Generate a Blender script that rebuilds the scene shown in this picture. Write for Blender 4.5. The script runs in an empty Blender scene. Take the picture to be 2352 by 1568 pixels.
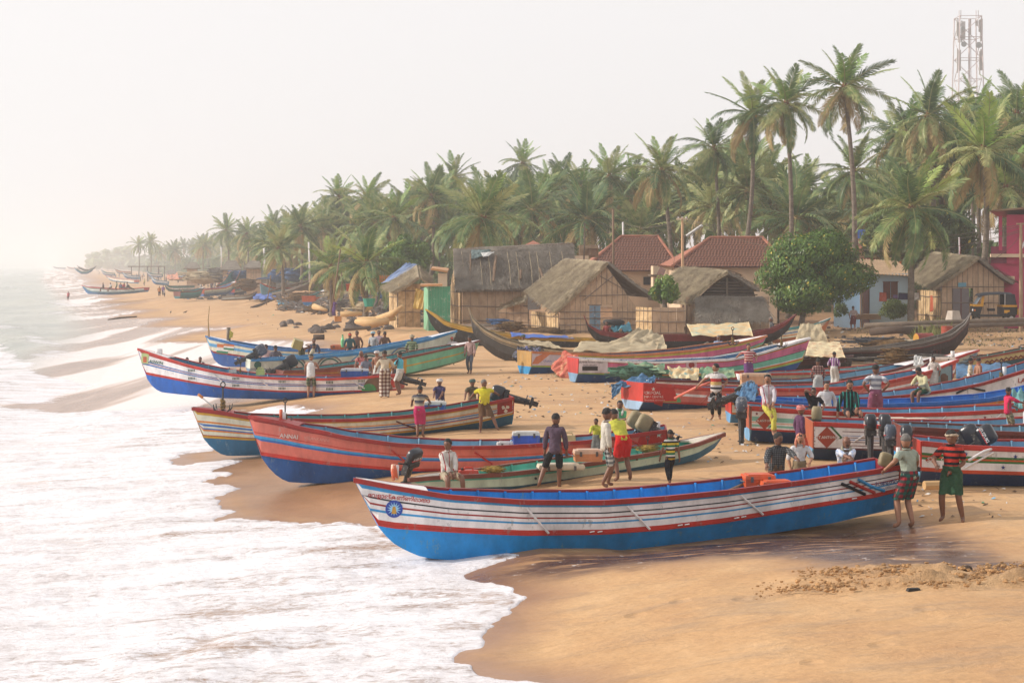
import bpy,math,random
import numpy as np
from mathutils import Vector,Matrix,Euler
# ------------------------------------------------------------------ camera, sky, sun, exposure
SC=bpy.context.scene
COL=SC.collection
CZ=5.9
F,CX,HY=4000.0,1176.0,610.0
cam_d=bpy.data.cameras.new('camera')
cam_d.sensor_width=36.0
cam_d.lens=36.0*F/2352.0
cam_d.shift_y=-(784.0-HY)/2352.0
cam_d.clip_start=0.5
cam_d.clip_end=20000
cam=bpy.data.objects.new('camera',cam_d);COL.objects.link(cam)
cam.location=(0,0,CZ);cam.rotation_euler=(math.radians(90),0,0)
SC.camera=cam
SUN_EL,SUN_AZ=math.radians(26),math.radians(-84)
world=bpy.data.worlds.new('World');SC.world=world;world.use_nodes=True
nt=world.node_tree;nt.nodes.clear()
w_out=nt.nodes.new('ShaderNodeOutputWorld');w_bg=nt.nodes.new('ShaderNodeBackground')
w_sky=nt.nodes.new('ShaderNodeTexSky');w_sky.sky_type='NISHITA';w_sky.sun_disc=False
w_sky.sun_elevation=SUN_EL;w_sky.sun_rotation=SUN_AZ
w_sky.air_density=1.0;w_sky.dust_density=6.0;w_sky.ozone_density=0.6
w_hs=nt.nodes.new('ShaderNodeHueSaturation');w_hs.inputs['Saturation'].default_value=0.25
w_mix=nt.nodes.new('ShaderNodeMix');w_mix.data_type='RGBA'
w_mix.inputs[0].default_value=0.80
w_mix.inputs[7].default_value=(10.2,9.95,9.95,1)
nt.links.new(w_sky.outputs[0],w_hs.inputs['Color']);nt.links.new(w_hs.outputs[0],w_mix.inputs[6])
nt.links.new(w_mix.outputs[2],w_bg.inputs[0]);w_bg.inputs[1].default_value=0.1
nt.links.new(w_bg.outputs[0],w_out.inputs[0])
sun_d=bpy.data.lights.new('sun','SUN');sun_d.energy=3.9;sun_d.angle=math.radians(1.2);sun_d.color=(1.0,0.90,0.79)
sun=bpy.data.objects.new('sun',sun_d);COL.objects.link(sun)
sd=Vector((math.sin(SUN_AZ)*math.cos(SUN_EL),math.cos(SUN_AZ)*math.cos(SUN_EL),math.sin(SUN_EL)))
sun.rotation_euler=sd.to_track_quat('Z','Y').to_euler();sun.location=(-60,40,60)
SC.view_settings.view_transform='Standard';SC.view_settings.look='None'
SC.view_settings.gamma=1.0;SC.view_settings.use_curve_mapping=False
SC.view_settings.exposure=0.12
SC.cycles.max_bounces=6;SC.cycles.volume_bounces=1;SC.cycles.diffuse_bounces=3
SC.cycles.transparent_max_bounces=6;SC.cycles.caustics_reflective=False;SC.cycles.caustics_refractive=False
RND=random.Random(7)
# ------------------------------------------------------------------ noise and the lie of the land
def _h(ix,iy,s):
 v=np.sin(ix*127.1+iy*311.7+s*74.7)*43758.5453
 return v-np.floor(v)
def vnoise(x,y,s=0):
 x=np.asarray(x,float);y=np.asarray(y,float)
 ix,iy=np.floor(x),np.floor(y);fx,fy=x-ix,y-iy
 fx=fx*fx*(3-2*fx);fy=fy*fy*(3-2*fy)
 a=_h(ix,iy,s);b=_h(ix+1,iy,s);c=_h(ix,iy+1,s);d=_h(ix+1,iy+1,s)
 return(a*(1-fx)+b*fx)*(1-fy)+(c*(1-fx)+d*fx)*fy*1.0
def fbm(x,y,s=0,o=4):
 t=0;a=0.5
 for i in range(o):
  t=t+a*vnoise(np.asarray(x)*2**i,np.asarray(y)*2**i,s+i*3);a*=0.5
 return t
COAST_Y=[0,15,22,28,36,45,60,80,110,150,265,700,3000,9000]
COAST_X=[3,1.6,0.6,0.0,-3.2,-6.5,-9,-12.5,-18,-25.5,-57,-178,-790,-2400]
HS=[-400,-60,-25,-8,0,2.8,5.6,14,30,45,60,90,3000]
HZ=[-1.4,-1.4,-1.0,0.0,0.55,1.02,1.27,1.38,1.45,1.6,1.85,2.2,2.6]
def shore_s(X,Y):
 return(np.asarray(X,float)-np.interp(Y,COAST_Y,COAST_X))*0.96
def terr(X,Y,fine=True):
 X=np.asarray(X,float);Y=np.asarray(Y,float)
 s=shore_s(X,Y)
 z=np.interp(s,HS,HZ)
 k=np.clip((Y-85)/25,0,1)*np.clip((s-25)/15,0,1)
 z=z+k*0.25
 z=z-0.32*np.exp(-((Y-31.9)/2.2)**2)*np.clip((X-0.5)/1.5,0,1)*np.clip((8.8-X)/2.6,0,1)
 st=np.clip((s-8.5-1.2*np.sin(Y*0.21))/2.2,0,1)*np.clip((Y-97)/10,0,1)*np.clip((270-Y)/60,0,1)*np.clip((42-s)/14,0,1)
 z=z+0.4*st*st*(3-2*st)
 hp=np.clip((s-10)/4,0,1)*np.clip((Y-128)/12,0,1)*np.clip((232-Y)/40,0,1)*np.clip((48-s)/12,0,1)
 z=z+1.25*hp*hp*(3-2*hp)
 if fine:
  z=z+0.5*hp*(fbm(X*0.8,Y*0.4,63,4)-0.45)
  z=z+0.35*st*(fbm(X*0.7,Y*0.5,60,4)-0.4)
  rough=np.clip((s-9)/8,0,1)
  z=z+rough*((fbm(X*0.9,Y*0.9,5,4)-0.47)*0.24)*np.clip((Y-28)/14,0.25,1)
  z=z+np.clip((s-10)/20,0,1)*np.clip((Y-60)/40,0,1)*(fbm(X*0.25,Y*0.25,9,3)-0.43)*0.7
 return z
def P(x,y,d):
 """point at depth d seen at picture position x, y (2352 x 1568 units)"""
 return Vector(((x-CX)/F*d,d,CZ-(y-HY)/F*d))
def G(x,y,lift=0.0):
 """where the line of sight through x, y meets the ground"""
 lo,hi=12.0,6000.0
 for i in range(60):
  m=math.sqrt(lo*hi)
  p=P(x,y,m)
  if p.z>float(terr(p.x,m,False))+lift:lo=m
  else:hi=m
 p=P(x,y,lo);p.z=float(terr(p.x,p.y))+lift
 return p
def ground(X,Y):return float(terr(X,Y))
def proj(p):
 return CX+F*p[0]/p[1],HY+F*(CZ-p[2])/p[1]
 # ------------------------------------------------------------------ materials
def lin(c):
 return tuple(((v/255)/12.92 if v/255<=0.04045 else((v/255+0.055)/1.055)**2.4)for v in c[:3])
MATS={}
def _new(name):
 m=bpy.data.materials.new(name);m.use_nodes=True
 return m,m.node_tree,m.node_tree.nodes['Principled BSDF']
def mat(name,rgb=None,rough=0.6,var=0.14,scale=4.0,bump=0.15,bscale=None,metal=0.0,rgb2=None,stretch=(1,1,1),spec=0.4,dist=0.01,worn=None,trans=0.0):
 """plain procedural surface: a colour, clouded towards a second one, with fine relief; worn = (colour, share) adds flaked patches"""
 if name in MATS:return MATS[name]
 m,t,b=_new(name);N=t.nodes;L=t.links
 c1=lin(rgb);c2=lin(rgb2)if rgb2 else tuple(v*(1-var*2.2)for v in c1)
 tc=N.new('ShaderNodeTexCoord');mp=N.new('ShaderNodeMapping');mp.inputs['Scale'].default_value=stretch
 L.new(tc.outputs['Object'],mp.inputs[0])
 n=N.new('ShaderNodeTexNoise');n.inputs['Scale'].default_value=scale;n.inputs['Detail'].default_value=6;n.inputs['Roughness'].default_value=0.65
 L.new(mp.outputs[0],n.inputs['Vector'])
 r=N.new('ShaderNodeValToRGB');r.color_ramp.elements[0].position=0.34;r.color_ramp.elements[1].position=0.66
 r.color_ramp.elements[0].color=(*c2,1);r.color_ramp.elements[1].color=(*c1,1)
 L.new(n.outputs[0],r.inputs[0]);src=r.outputs[0]
 if worn:
  n2=N.new('ShaderNodeTexNoise');n2.inputs['Scale'].default_value=scale*2.3;n2.inputs['Detail'].default_value=9;n2.inputs['Roughness'].default_value=0.75
  L.new(mp.outputs[0],n2.inputs['Vector'])
  r2=N.new('ShaderNodeValToRGB');p=1-worn[1]
  lo=0.5+0.16*(p-0.5)*2
  r2.color_ramp.elements[0].position=lo;r2.color_ramp.elements[1].position=lo+0.04
  L.new(n2.outputs[0],r2.inputs[0])
  mx=N.new('ShaderNodeMix');mx.data_type='RGBA';L.new(r2.outputs[0],mx.inputs[0]);L.new(src,mx.inputs[6]);mx.inputs[7].default_value=(*lin(worn[0]),1)
  src=mx.outputs[2]
 L.new(src,b.inputs['Base Color'])
 b.inputs['Roughness'].default_value=rough;b.inputs['Metallic'].default_value=metal
 b.inputs['Specular IOR Level'].default_value=spec
 if bump:
  nb=N.new('ShaderNodeTexNoise');nb.inputs['Scale'].default_value=bscale or scale*5;nb.inputs['Detail'].default_value=5
  L.new(mp.outputs[0],nb.inputs['Vector'])
  bp=N.new('ShaderNodeBump');bp.inputs['Strength'].default_value=bump;bp.inputs['Distance'].default_value=dist*4
  L.new(nb.outputs[0],bp.inputs['Height']);L.new(bp.outputs[0],b.inputs['Normal'])
 if trans:
  b.inputs['Transmission Weight'].default_value=trans
 MATS[name]=m
 return m
def cloth(name,cols,axis='z',period=0.1,kind='stripe',rough=0.85):
 """woven or printed cloth: plain, striped or checked in the wearer's own frame"""
 if name in MATS:return MATS[name]
 m,t,b=_new(name);N=t.nodes;L=t.links
 tc=N.new('ShaderNodeTexCoord');sp=N.new('ShaderNodeSeparateXYZ');L.new(tc.outputs['Object'],sp.inputs[0])
 def wave(ax,per,off=0.0):
  a=N.new('ShaderNodeMath');a.operation='MULTIPLY_ADD';a.inputs[1].default_value=1/per;a.inputs[2].default_value=off
  L.new(sp.outputs[{'x':0,'y':1,'z':2}[ax]],a.inputs[0])
  f=N.new('ShaderNodeMath');f.operation='FRACT';L.new(a.outputs[0],f.inputs[0]);return f.outputs[0]
 if kind=='stripe':
  r=N.new('ShaderNodeValToRGB');r.color_ramp.interpolation='CONSTANT'
  L.new(wave(axis,period),r.inputs[0])
  while len(r.color_ramp.elements)<len(cols):r.color_ramp.elements.new(0.5)
  acc=0;tot=sum(c[1]for c in cols)
  for i,c in enumerate(cols):
   r.color_ramp.elements[i].position=acc/tot;r.color_ramp.elements[i].color=(*lin(c[0]),1);acc+=c[1]
  src=r.outputs[0]
 elif kind=='check':
  g1=N.new('ShaderNodeMath');g1.operation='GREATER_THAN';g1.inputs[1].default_value=0.5;L.new(wave('x',period),g1.inputs[0])
  g2=N.new('ShaderNodeMath');g2.operation='GREATER_THAN';g2.inputs[1].default_value=0.5;L.new(wave('z',period),g2.inputs[0])
  ad=N.new('ShaderNodeMath');ad.operation='ADD';L.new(g1.outputs[0],ad.inputs[0]);L.new(g2.outputs[0],ad.inputs[1])
  hv=N.new('ShaderNodeMath');hv.operation='MULTIPLY';hv.inputs[1].default_value=0.5;L.new(ad.outputs[0],hv.inputs[0])
  r=N.new('ShaderNodeValToRGB');r.color_ramp.interpolation='CONSTANT';r.color_ramp.elements.new(0.3)
  r.color_ramp.elements[0].position=0;r.color_ramp.elements[1].position=0.3;r.color_ramp.elements[2].position=0.8
  for i in range(3):r.color_ramp.elements[i].color=(*lin(cols[i][0]),1)
  L.new(hv.outputs[0],r.inputs[0]);src=r.outputs[0]
 else:
  rg=N.new('ShaderNodeRGB');rg.outputs[0].default_value=(*lin(cols[0][0]),1);src=rg.outputs[0]
 n=N.new('ShaderNodeTexNoise');n.inputs['Scale'].default_value=7;n.inputs['Detail'].default_value=4;L.new(tc.outputs['Object'],n.inputs['Vector'])
 mr=N.new('ShaderNodeMapRange');mr.inputs[1].default_value=0.3;mr.inputs[2].default_value=0.7;mr.inputs[3].default_value=0.72;mr.inputs[4].default_value=1.05
 L.new(n.outputs[0],mr.inputs[0])
 mu=N.new('ShaderNodeMix');mu.data_type='RGBA';mu.blend_type='MULTIPLY';mu.inputs[0].default_value=1
 L.new(src,mu.inputs[6]);L.new(mr.outputs[0],mu.inputs[7]);L.new(mu.outputs[2],b.inputs['Base Color'])
 b.inputs['Roughness'].default_value=rough;b.inputs['Specular IOR Level'].default_value=0.2
 nb=N.new('ShaderNodeTexNoise');nb.inputs['Scale'].default_value=14;nb.inputs['Detail'].default_value=3;L.new(tc.outputs['Object'],nb.inputs['Vector'])
 bp=N.new('ShaderNodeBump');bp.inputs['Strength'].default_value=0.7;bp.inputs['Distance'].default_value=0.05
 L.new(nb.outputs[0],bp.inputs['Height']);L.new(bp.outputs[0],b.inputs['Normal'])
 MATS[name]=m;return m
def plain(name,rgb):return cloth(name,[(rgb,1)],kind='plain')
# ------------------------------------------------------------------ mesh and object helpers
class MB:
 """collects faces, each with a material, and links them as ONE mesh object"""
 def __init__(s):s.v=[];s.f=[];s.m=[]
 def add(s,verts,faces,mi=0):
  o=len(s.v);s.v+=[tuple(p)for p in verts]
  for i,f in enumerate(faces):
   s.f.append(tuple(o+k for k in f));s.m.append(mi[i]if isinstance(mi,(list,tuple))else mi)
  return s
 def box(s,c,size,mi=0,rot=None,taper=1.0):
  hx,hy,hz=size[0]/2,size[1]/2,size[2]/2
  vs=[]
  for z in(-1,1):
   k=taper if z>0 else 1
   for x,y in((-1,-1),(1,-1),(1,1),(-1,1)):vs.append(Vector((x*hx*k,y*hy*k,z*hz)))
  if rot is not None:
   R=rot if isinstance(rot,Matrix)else Euler(rot).to_matrix()
   vs=[R@v for v in vs]
  c=Vector(c)
  return s.add([v+c for v in vs],[(3,2,1,0),(4,5,6,7),(0,1,5,4),(1,2,6,5),(2,3,7,6),(3,0,4,7)],mi)
 def tube(s,pts,rad,n=8,mi=0,caps=True,flat=1.0,up=None):
  pts=[Vector(p)for p in pts];rings=[]
  if not isinstance(rad,(list,tuple)):rad=[rad]*len(pts)
  vs=[]
  prev=None
  for i,p in enumerate(pts):
   t=(pts[min(i+1,len(pts)-1)]-pts[max(i-1,0)])
   t=t.normalized()if t.length>1e-9 else Vector((0,0,1))
   if up is not None:u=Vector(up)
   elif prev is not None:u=prev
   else:u=Vector((0,0,1))if abs(t.z)<0.9 else Vector((0,1,0))
   a=t.cross(u);a=a.normalized()if a.length>1e-6 else t.orthogonal().normalized()
   b=a.cross(t).normalized();prev=b
   for k in range(n):
    an=2*math.pi*k/n
    vs.append(p+a*(math.cos(an)*rad[i])+b*(math.sin(an)*rad[i]*flat))
  fs=[]
  for i in range(len(pts)-1):
   for k in range(n):
    fs.append((i*n+k,i*n+(k+1)%n,(i+1)*n+(k+1)%n,(i+1)*n+k))
  if caps:fs.append(tuple(range(n-1,-1,-1)));fs.append(tuple((len(pts)-1)*n+k for k in range(n)))
  return s.add(vs,fs,mi)
 def ball(s,c,r,mi=0,seg=10,rings=7,fn=None):
  c=Vector(c);r=Vector(r)if isinstance(r,(tuple,list,Vector))else Vector((r,r,r))
  vs=[Vector((0,0,-1))]
  for i in range(1,rings):
   ph=-math.pi/2+math.pi*i/rings
   for k in range(seg):
    th=2*math.pi*k/seg;vs.append(Vector((math.cos(ph)*math.cos(th),math.cos(ph)*math.sin(th),math.sin(ph))))
  vs.append(Vector((0,0,1)))
  fs=[(0,1+(k+1)%seg,1+k)for k in range(seg)]
  for i in range(rings-2):
   a=1+i*seg
   for k in range(seg):fs.append((a+k,a+(k+1)%seg,a+seg+(k+1)%seg,a+seg+k))
  a=1+(rings-2)*seg
  fs+=[(a+k,a+(k+1)%seg,len(vs)-1)for k in range(seg)]
  out=[]
  for v in vs:
   w=Vector((v.x*r.x,v.y*r.y,v.z*r.z))
   if fn:w=fn(v,w)
   out.append(w+c)
  return s.add(out,fs,mi)
 def grid(s,fn,nu,nv,mi=0,flip=False):
  vs=[fn(i/(nu-1),j/(nv-1))for j in range(nv)for i in range(nu)]
  fs=[]
  for j in range(nv-1):
   for i in range(nu-1):
    q=(j*nu+i,j*nu+i+1,(j+1)*nu+i+1,(j+1)*nu+i)
    fs.append(q[::-1]if flip else q)
  return s.add(vs,fs,mi)
 def slab(s,pts,th,mi=0,nrm=None):
  """a polygon given thickness"""
  pts=[Vector(p)for p in pts]
  n=nrm or(pts[1]-pts[0]).cross(pts[2]-pts[0]).normalized()
  k=len(pts);off=Vector(n)*th
  vs=pts+[p+off for p in pts]
  fs=[tuple(range(k-1,-1,-1)),tuple(range(k,2*k))]+[(i,(i+1)%k,k+(i+1)%k,k+i)for i in range(k)]
  return s.add(vs,fs,mi)
 def mesh(s,name,mats,off=None,smooth=False):
  me=bpy.data.meshes.new(name)
  vs=s.v if off is None else[(a-off[0],b-off[1],c-off[2])for a,b,c in s.v]
  me.from_pydata(vs,[],s.f)
  for m in(mats if isinstance(mats,(list,tuple))else[mats]):me.materials.append(m)
  if len(me.polygons)==len(s.m):me.polygons.foreach_set('material_index',s.m)
  if smooth:me.polygons.foreach_set('use_smooth',[True]*len(me.polygons))
  me.update()
  return me
 def build(s,name,mats,parent=None,smooth=False,base=None):
  """parent = a thing (or part): vertices are given in the world and stored in the thing's own frame"""
  off=None
  if parent is not None:
   r=parent
   while r.parent is not None:r=r.parent
   off=r.location
  elif base is not None:off=Vector(base)
  me=s.mesh(name,mats,off,smooth)
  o=bpy.data.objects.new(name,me);COL.objects.link(o)
  if parent is not None:o.parent=parent
  elif base is not None:o.location=base
  return o
def add_obj(name,me,parent=None,loc=(0,0,0),rot=(0,0,0),scale=(1,1,1)):
 o=bpy.data.objects.new(name,me);COL.objects.link(o)
 if parent is not None:o.parent=parent
 o.location=loc;o.rotation_euler=rot;o.scale=scale
 return o
LABELS={}
def tag(o,label,cat=None,group=None,kind=None):
 if label:o['label']=label
 if cat:o['category']=cat
 if group:o['group']=group
 if kind:o['kind']=kind
 return o
def thing(name,label,cat,loc,rotz=0,group=None):
 o=bpy.data.objects.new(name,None);o.empty_display_size=0.2;COL.objects.link(o)
 o.location=loc;o.rotation_euler=(0,0,rotz)
 return tag(o,label,cat,group)
def copy_tree(o,parent=None):
 c=o.copy();COL.objects.link(c)
 if parent is not None:c.parent=parent
 for ch in o.children:copy_tree(ch,c)
 return c
def interp(pts,x):
 xs=[p[0]for p in pts];ys=[p[1]for p in pts]
 if xs[0]>xs[-1]:xs=xs[::-1];ys=ys[::-1]
 return float(np.interp(x,xs,ys))
 # ------------------------------------------------------------------ the swash edge, the sea and the beach
def inpoly(px,py,poly):
 ins=np.zeros(px.shape,bool);n=len(poly)
 for i in range(n):
  x1,y1=poly[i];x2,y2=poly[(i+1)%n]
  c=((y1>py)!=(y2>py))&(px<(x2-x1)*(py-y1)/((y2-y1)if y2!=y1 else 1e-9)+x1)
  ins^=c
 return ins
def segdist(px,py,poly,closed=True):
 d=np.full(px.shape,1e9);n=len(poly)
 for i in range(n if closed else n-1):
  x1,y1=poly[i];x2,y2=poly[(i+1)%n]
  dx,dy=x2-x1,y2-y1;L=dx*dx+dy*dy+1e-12
  t=np.clip(((px-x1)*dx+(py-y1)*dy)/L,0,1)
  d=np.minimum(d,np.hypot(px-x1-t*dx,py-y1-t*dy))
 return d
def gpoly(pts):
 out=[]
 for x,y in pts:
  p=G(x,y);out.append((p.x,p.y))
 return out
EDGE=[(1330,1640),(1275,1572),(1175,1556),(1105,1545),(1075,1528),(1020,1522),(1030,1500),(1085,1482),(1135,1448),(1140,1432),(1118,1428),(1150,1396),(1215,1371),(1185,1362),(1090,1334),(1078,1320),(1120,1302),(1168,1283),(1080,1262),(960,1240),(868,1216),(850,1206),(806,1205),(740,1212),(700,1204),(640,1212),(618,1200),(580,1190),(515,1194),(512,1178),(480,1160),(492,1140),(562,1118),(520,1116),(478,1106),(540,1087),(486,1084),(532,1062),(495,1060),(440,1070),(396,1052),(410,1043),(470,1033),(560,1018),(640,985),(690,960),(722,940),(660,934),(610,938),(560,948),(470,942),(425,950),(470,934),(540,922),(620,912),(640,890),(560,862),(500,846),(560,832),(690,806),(722,796),(712,786),(600,783),(470,788),(346,786),(400,770),(470,759),(537,752),(440,752),(312,751),(350,739),(403,730),(320,732),(236,732),(290,722),(330,714),(275,713),(228,709),(262,702),(306,695),(250,697),(209,698),(236,690),(266,687),(215,684),(240,676),(200,668),(222,658),(188,652),(204,645),(172,638),(180,631),(152,624),(128,617),(100,613)]
EDGE_W=gpoly(EDGE)
SWASH=EDGE_W+[(-6000,6200),(-6000,10),(2.6,10)]
FOAM1=gpoly([(-900,946),(0,945),(110,952),(220,943),(350,939),(430,944),(470,936),(560,944),(610,934),(660,928),(740,940),(690,975),(600,1030),(560,1060),(600,1120),(700,1190),(900,1212),(1180,1270),(1240,1370),(1200,1480),(1400,1640),(-900,1640)])
FOAM2=gpoly([(-900,806),(0,812),(36,826),(60,850),(100,872),(235,885),(200,897),(130,912),(100,935),(0,946),(-900,946)])
PUDDLE=gpoly([(1095,1332),(1200,1288),(1500,1262),(1800,1222),(2060,1196),(2130,1208),(2180,1232),(2240,1262),(2352,1290),(2352,1312),(2100,1296),(1960,1303),(1840,1290),(1720,1283),(1500,1291),(1300,1316)])
WET1=gpoly([(380,1042),(620,1018),(800,1050),(1000,1118),(1080,1150),(1060,1200),(880,1225),(700,1215),(480,1200)])
RIDGES=gpoly([(1740,1366),(1900,1350),(2060,1340),(2200,1338),(2400,1332)]),gpoly([(1830,1328),(1960,1318),(2100,1316),(2220,1318),(2400,1304)])
def perspective_grid(Ys,ks):
 YY,KK=np.meshgrid(Ys,ks,indexing='ij')
 return KK*YY,YY
def grid_object(name,X,Y,Z,material,attrs,smooth=True,keep=None):
 nr,nc=X.shape
 me=bpy.data.meshes.new(name)
 idx=np.arange(nr*nc).reshape(nr,nc)
 q=np.stack([idx[:-1,:-1],idx[:-1,1:],idx[1:,1:],idx[1:,:-1]],-1).reshape(-1,4)
 co=np.stack([X,Y,Z],-1).reshape(-1,3)
 if keep is not None:
  k=keep.reshape(-1);q=q[k[q].any(1)]
  used=np.unique(q);remap=np.full(nr*nc,-1);remap[used]=np.arange(len(used))
  q=remap[q];co=co[used];attrs={a:v.reshape(-1)[used]for a,v in attrs.items()}
 me.vertices.add(len(co));me.vertices.foreach_set('co',co.ravel())
 me.loops.add(q.size);me.loops.foreach_set('vertex_index',q.ravel().astype(np.int32))
 me.polygons.add(len(q));me.polygons.foreach_set('loop_start',np.arange(0,q.size,4,dtype=np.int32))
 me.polygons.foreach_set('loop_total',np.full(len(q),4,np.int32))
 me.polygons.foreach_set('use_smooth',np.full(len(q),smooth))
 me.update(calc_edges=True);me.validate()
 for a,v in attrs.items():
  at=me.attributes.new(a,'FLOAT','POINT');at.data.foreach_set('value',np.asarray(v,np.float32).ravel())
 me.materials.append(material)
 o=bpy.data.objects.new(name,me);COL.objects.link(o)
 return o
def nd(t,ty,**kw):
 n=t.nodes.new(ty)
 for k,v in kw.items():n.inputs[k].default_value=v
 return n
def attr(t,name):
 n=t.nodes.new('ShaderNodeAttribute');n.attribute_name=name;return n.outputs['Fac']
def ramp(t,src,stops,interp='LINEAR'):
 r=t.nodes.new('ShaderNodeValToRGB');r.color_ramp.interpolation=interp
 while len(r.color_ramp.elements)<len(stops):r.color_ramp.elements.new(0.5)
 for i,(p,c)in enumerate(stops):
  r.color_ramp.elements[i].position=p
  r.color_ramp.elements[i].color=(*(c if len(c)==3 else c[:3]),1)
 t.links.new(src,r.inputs[0]);return r.outputs[0]
def mixc(t,fac,a,b,mode='MIX'):
 m=t.nodes.new('ShaderNodeMix');m.data_type='RGBA';m.blend_type=mode
 for s,v in((0,fac),(6,a),(7,b)):
  if isinstance(v,(int,float)):m.inputs[s].default_value=v
  elif isinstance(v,tuple):m.inputs[s].default_value=(*v,1)
  else:t.links.new(v,m.inputs[s])
 return m.outputs[2]
def mathn(t,op,a,b=None,c=None,clamp=False):
 m=t.nodes.new('ShaderNodeMath');m.operation=op;m.use_clamp=clamp
 for s,v in enumerate((a,b,c)):
  if v is None:continue
  if isinstance(v,(int,float)):m.inputs[s].default_value=v
  else:t.links.new(v,m.inputs[s])
 return m.outputs[0]
def noise(t,vec,scale,detail=5,rough=0.6,dist=0.0):
 n=t.nodes.new('ShaderNodeTexNoise');n.inputs['Scale'].default_value=scale;n.inputs['Detail'].default_value=detail
 n.inputs['Roughness'].default_value=rough;n.inputs['Distortion'].default_value=dist
 t.links.new(vec,n.inputs['Vector']);return n.outputs[0]
def mapped(t,scale,rotz=0.0):
 tc=t.nodes.new('ShaderNodeTexCoord');m=t.nodes.new('ShaderNodeMapping');m.inputs['Scale'].default_value=scale
 m.inputs['Rotation'].default_value=(0,0,rotz)
 t.links.new(tc.outputs['Object'],m.inputs[0]);return m.outputs[0]
GR=(1,1,1)
m_sand,t,b=_new('beach_sand')
v1=mapped(t,(1,1,1));vs=mapped(t,(0.35,1,1),0.2)
wet=attr(t,'wet');dirt=attr(t,'dirt');pud=attr(t,'puddle')
n1=noise(t,v1,0.5,6,0.6);n2=noise(t,v1,9,6,0.7);n3=noise(t,vs,1.6,6,0.65,0.4)
dry=ramp(t,n1,[(0.3,lin((174,134,94))),(0.5,lin((186,147,104))),(0.7,lin((196,160,118)))])
dry=mixc(t,ramp(t,n3,[(0.5,(0,0,0)),(0.68,(0.6,0.6,0.6))]),dry,lin((150,126,102)))
dry=mixc(t,1.0,dry,ramp(t,n2,[(0.3,(0.82,0.82,0.82)),(0.6,(1,1,1))]),'MULTIPLY')
soil=ramp(t,noise(t,v1,1.3,8,0.75),[(0.3,lin((92,70,56))),(0.45,lin((134,100,76))),(0.6,lin((172,128,90))),(0.75,lin((120,112,74)))])
col=mixc(t,dirt,dry,soil)
wcol=ramp(t,n1,[(0.3,lin((128,92,62))),(0.7,lin((158,116,80)))])
col=mixc(t,wet,col,wcol)
rip=noise(t,mapped(t,(0.8,3.2,1),0.1),1.1,6,0.62,0.8)
pm=mathn(t,'MULTIPLY',pud,ramp(t,rip,[(0.36,(0,0,0)),(0.48,(1,1,1))]),clamp=True)
col=mixc(t,pm,col,lin((78,50,36)))
flk=noise(t,v1,7,4,0.7)
col=mixc(t,mathn(t,'MULTIPLY',pud,ramp(t,flk,[(0.64,(0,0,0)),(0.68,(0.9,0.9,0.9))])),col,lin((215,205,198)))
t.links.new(col,b.inputs['Base Color'])
ro=mathn(t,'MULTIPLY_ADD',wet,-0.6,0.92,clamp=True)
ro=mathn(t,'MULTIPLY_ADD',pm,-0.24,ro,clamp=True)
t.links.new(ro,b.inputs['Roughness']);b.inputs['Specular IOR Level'].default_value=0.5
bm1=t.nodes.new('ShaderNodeBump');bm1.inputs['Distance'].default_value=0.14
t.links.new(mathn(t,'MULTIPLY_ADD',wet,-0.6,0.75,clamp=True),bm1.inputs['Strength'])
vo=t.nodes.new('ShaderNodeTexVoronoi');vo.feature='SMOOTH_F1';vo.inputs['Scale'].default_value=1.9;t.links.new(v1,vo.inputs['Vector'])
hh0=mathn(t,'MULTIPLY',mathn(t,'MINIMUM',vo.outputs['Distance'],0.34),mathn(t,'MULTIPLY',attr(t,'rough'),2.6))
vp=t.nodes.new('ShaderNodeTexVoronoi');vp.inputs['Scale'].default_value=0.9;t.links.new(v1,vp.inputs['Vector'])
pit=ramp(t,vp.outputs['Distance'],[(0.05,(0,0,0)),(0.16,(1,1,1))])
hh0=mathn(t,'ADD',hh0,mathn(t,'MULTIPLY',pit,0.4))
hh=mathn(t,'ADD',mathn(t,'ADD',hh0,mathn(t,'MULTIPLY',n3,1.2)),mathn(t,'MULTIPLY',noise(t,v1,3.2,7,0.68),mathn(t,'MULTIPLY_ADD',attr(t,'rough'),3.0,0.22)))
t.links.new(hh,bm1.inputs['Height']);bm2=t.nodes.new('ShaderNodeBump');bm2.inputs['Distance'].default_value=0.03
t.links.new(mathn(t,'MULTIPLY',pud,0.5),bm2.inputs['Strength']);t.links.new(noise(t,mapped(t,(1,2.5,1)),3.5,4,0.6),bm2.inputs['Height'])
t.links.new(bm1.outputs[0],bm2.inputs['Normal']);t.links.new(bm2.outputs[0],b.inputs['Normal'])
Ys=np.concatenate([np.geomspace(11,130,430),np.geomspace(132,6300,130)])
ks=np.linspace(-1.2,-0.42,40,endpoint=False).tolist()+np.linspace(-0.42,0.42,520,endpoint=False).tolist()+np.linspace(0.42,1.2,40).tolist()
X,Y=perspective_grid(Ys,np.array(ks))
Z=terr(X,Y);S=shore_s(X,Y)
ins=inpoly(X,Y,SWASH);ed=segdist(X,Y,EDGE_W,False)
wetm=np.where(ins,1.0,np.clip(1.15-ed/(0.7+0.012*Y),0,1))
w1=inpoly(X,Y,WET1);wd=segdist(X,Y,WET1)
wetm=np.maximum(wetm,np.clip(0.25+np.where(w1,wd,-wd)/1.6,0,1)*0.85)
pin=inpoly(X,Y,PUDDLE);pdist=segdist(X,Y,PUDDLE)
pudm=np.clip(0.5+np.where(pin,pdist,-pdist)/0.9+(fbm(X*1.5,Y*1.5,31)-0.47)*1.3,0,1)
wetm=np.maximum(wetm,np.clip(0.5+np.where(pin,pdist,-pdist)/1.8+(fbm(X*1.1,Y*1.1,35)-0.47),0,1)*0.85)
ridge=np.minimum(segdist(X,Y,RIDGES[0],False),segdist(X,Y,RIDGES[1],False))
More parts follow.
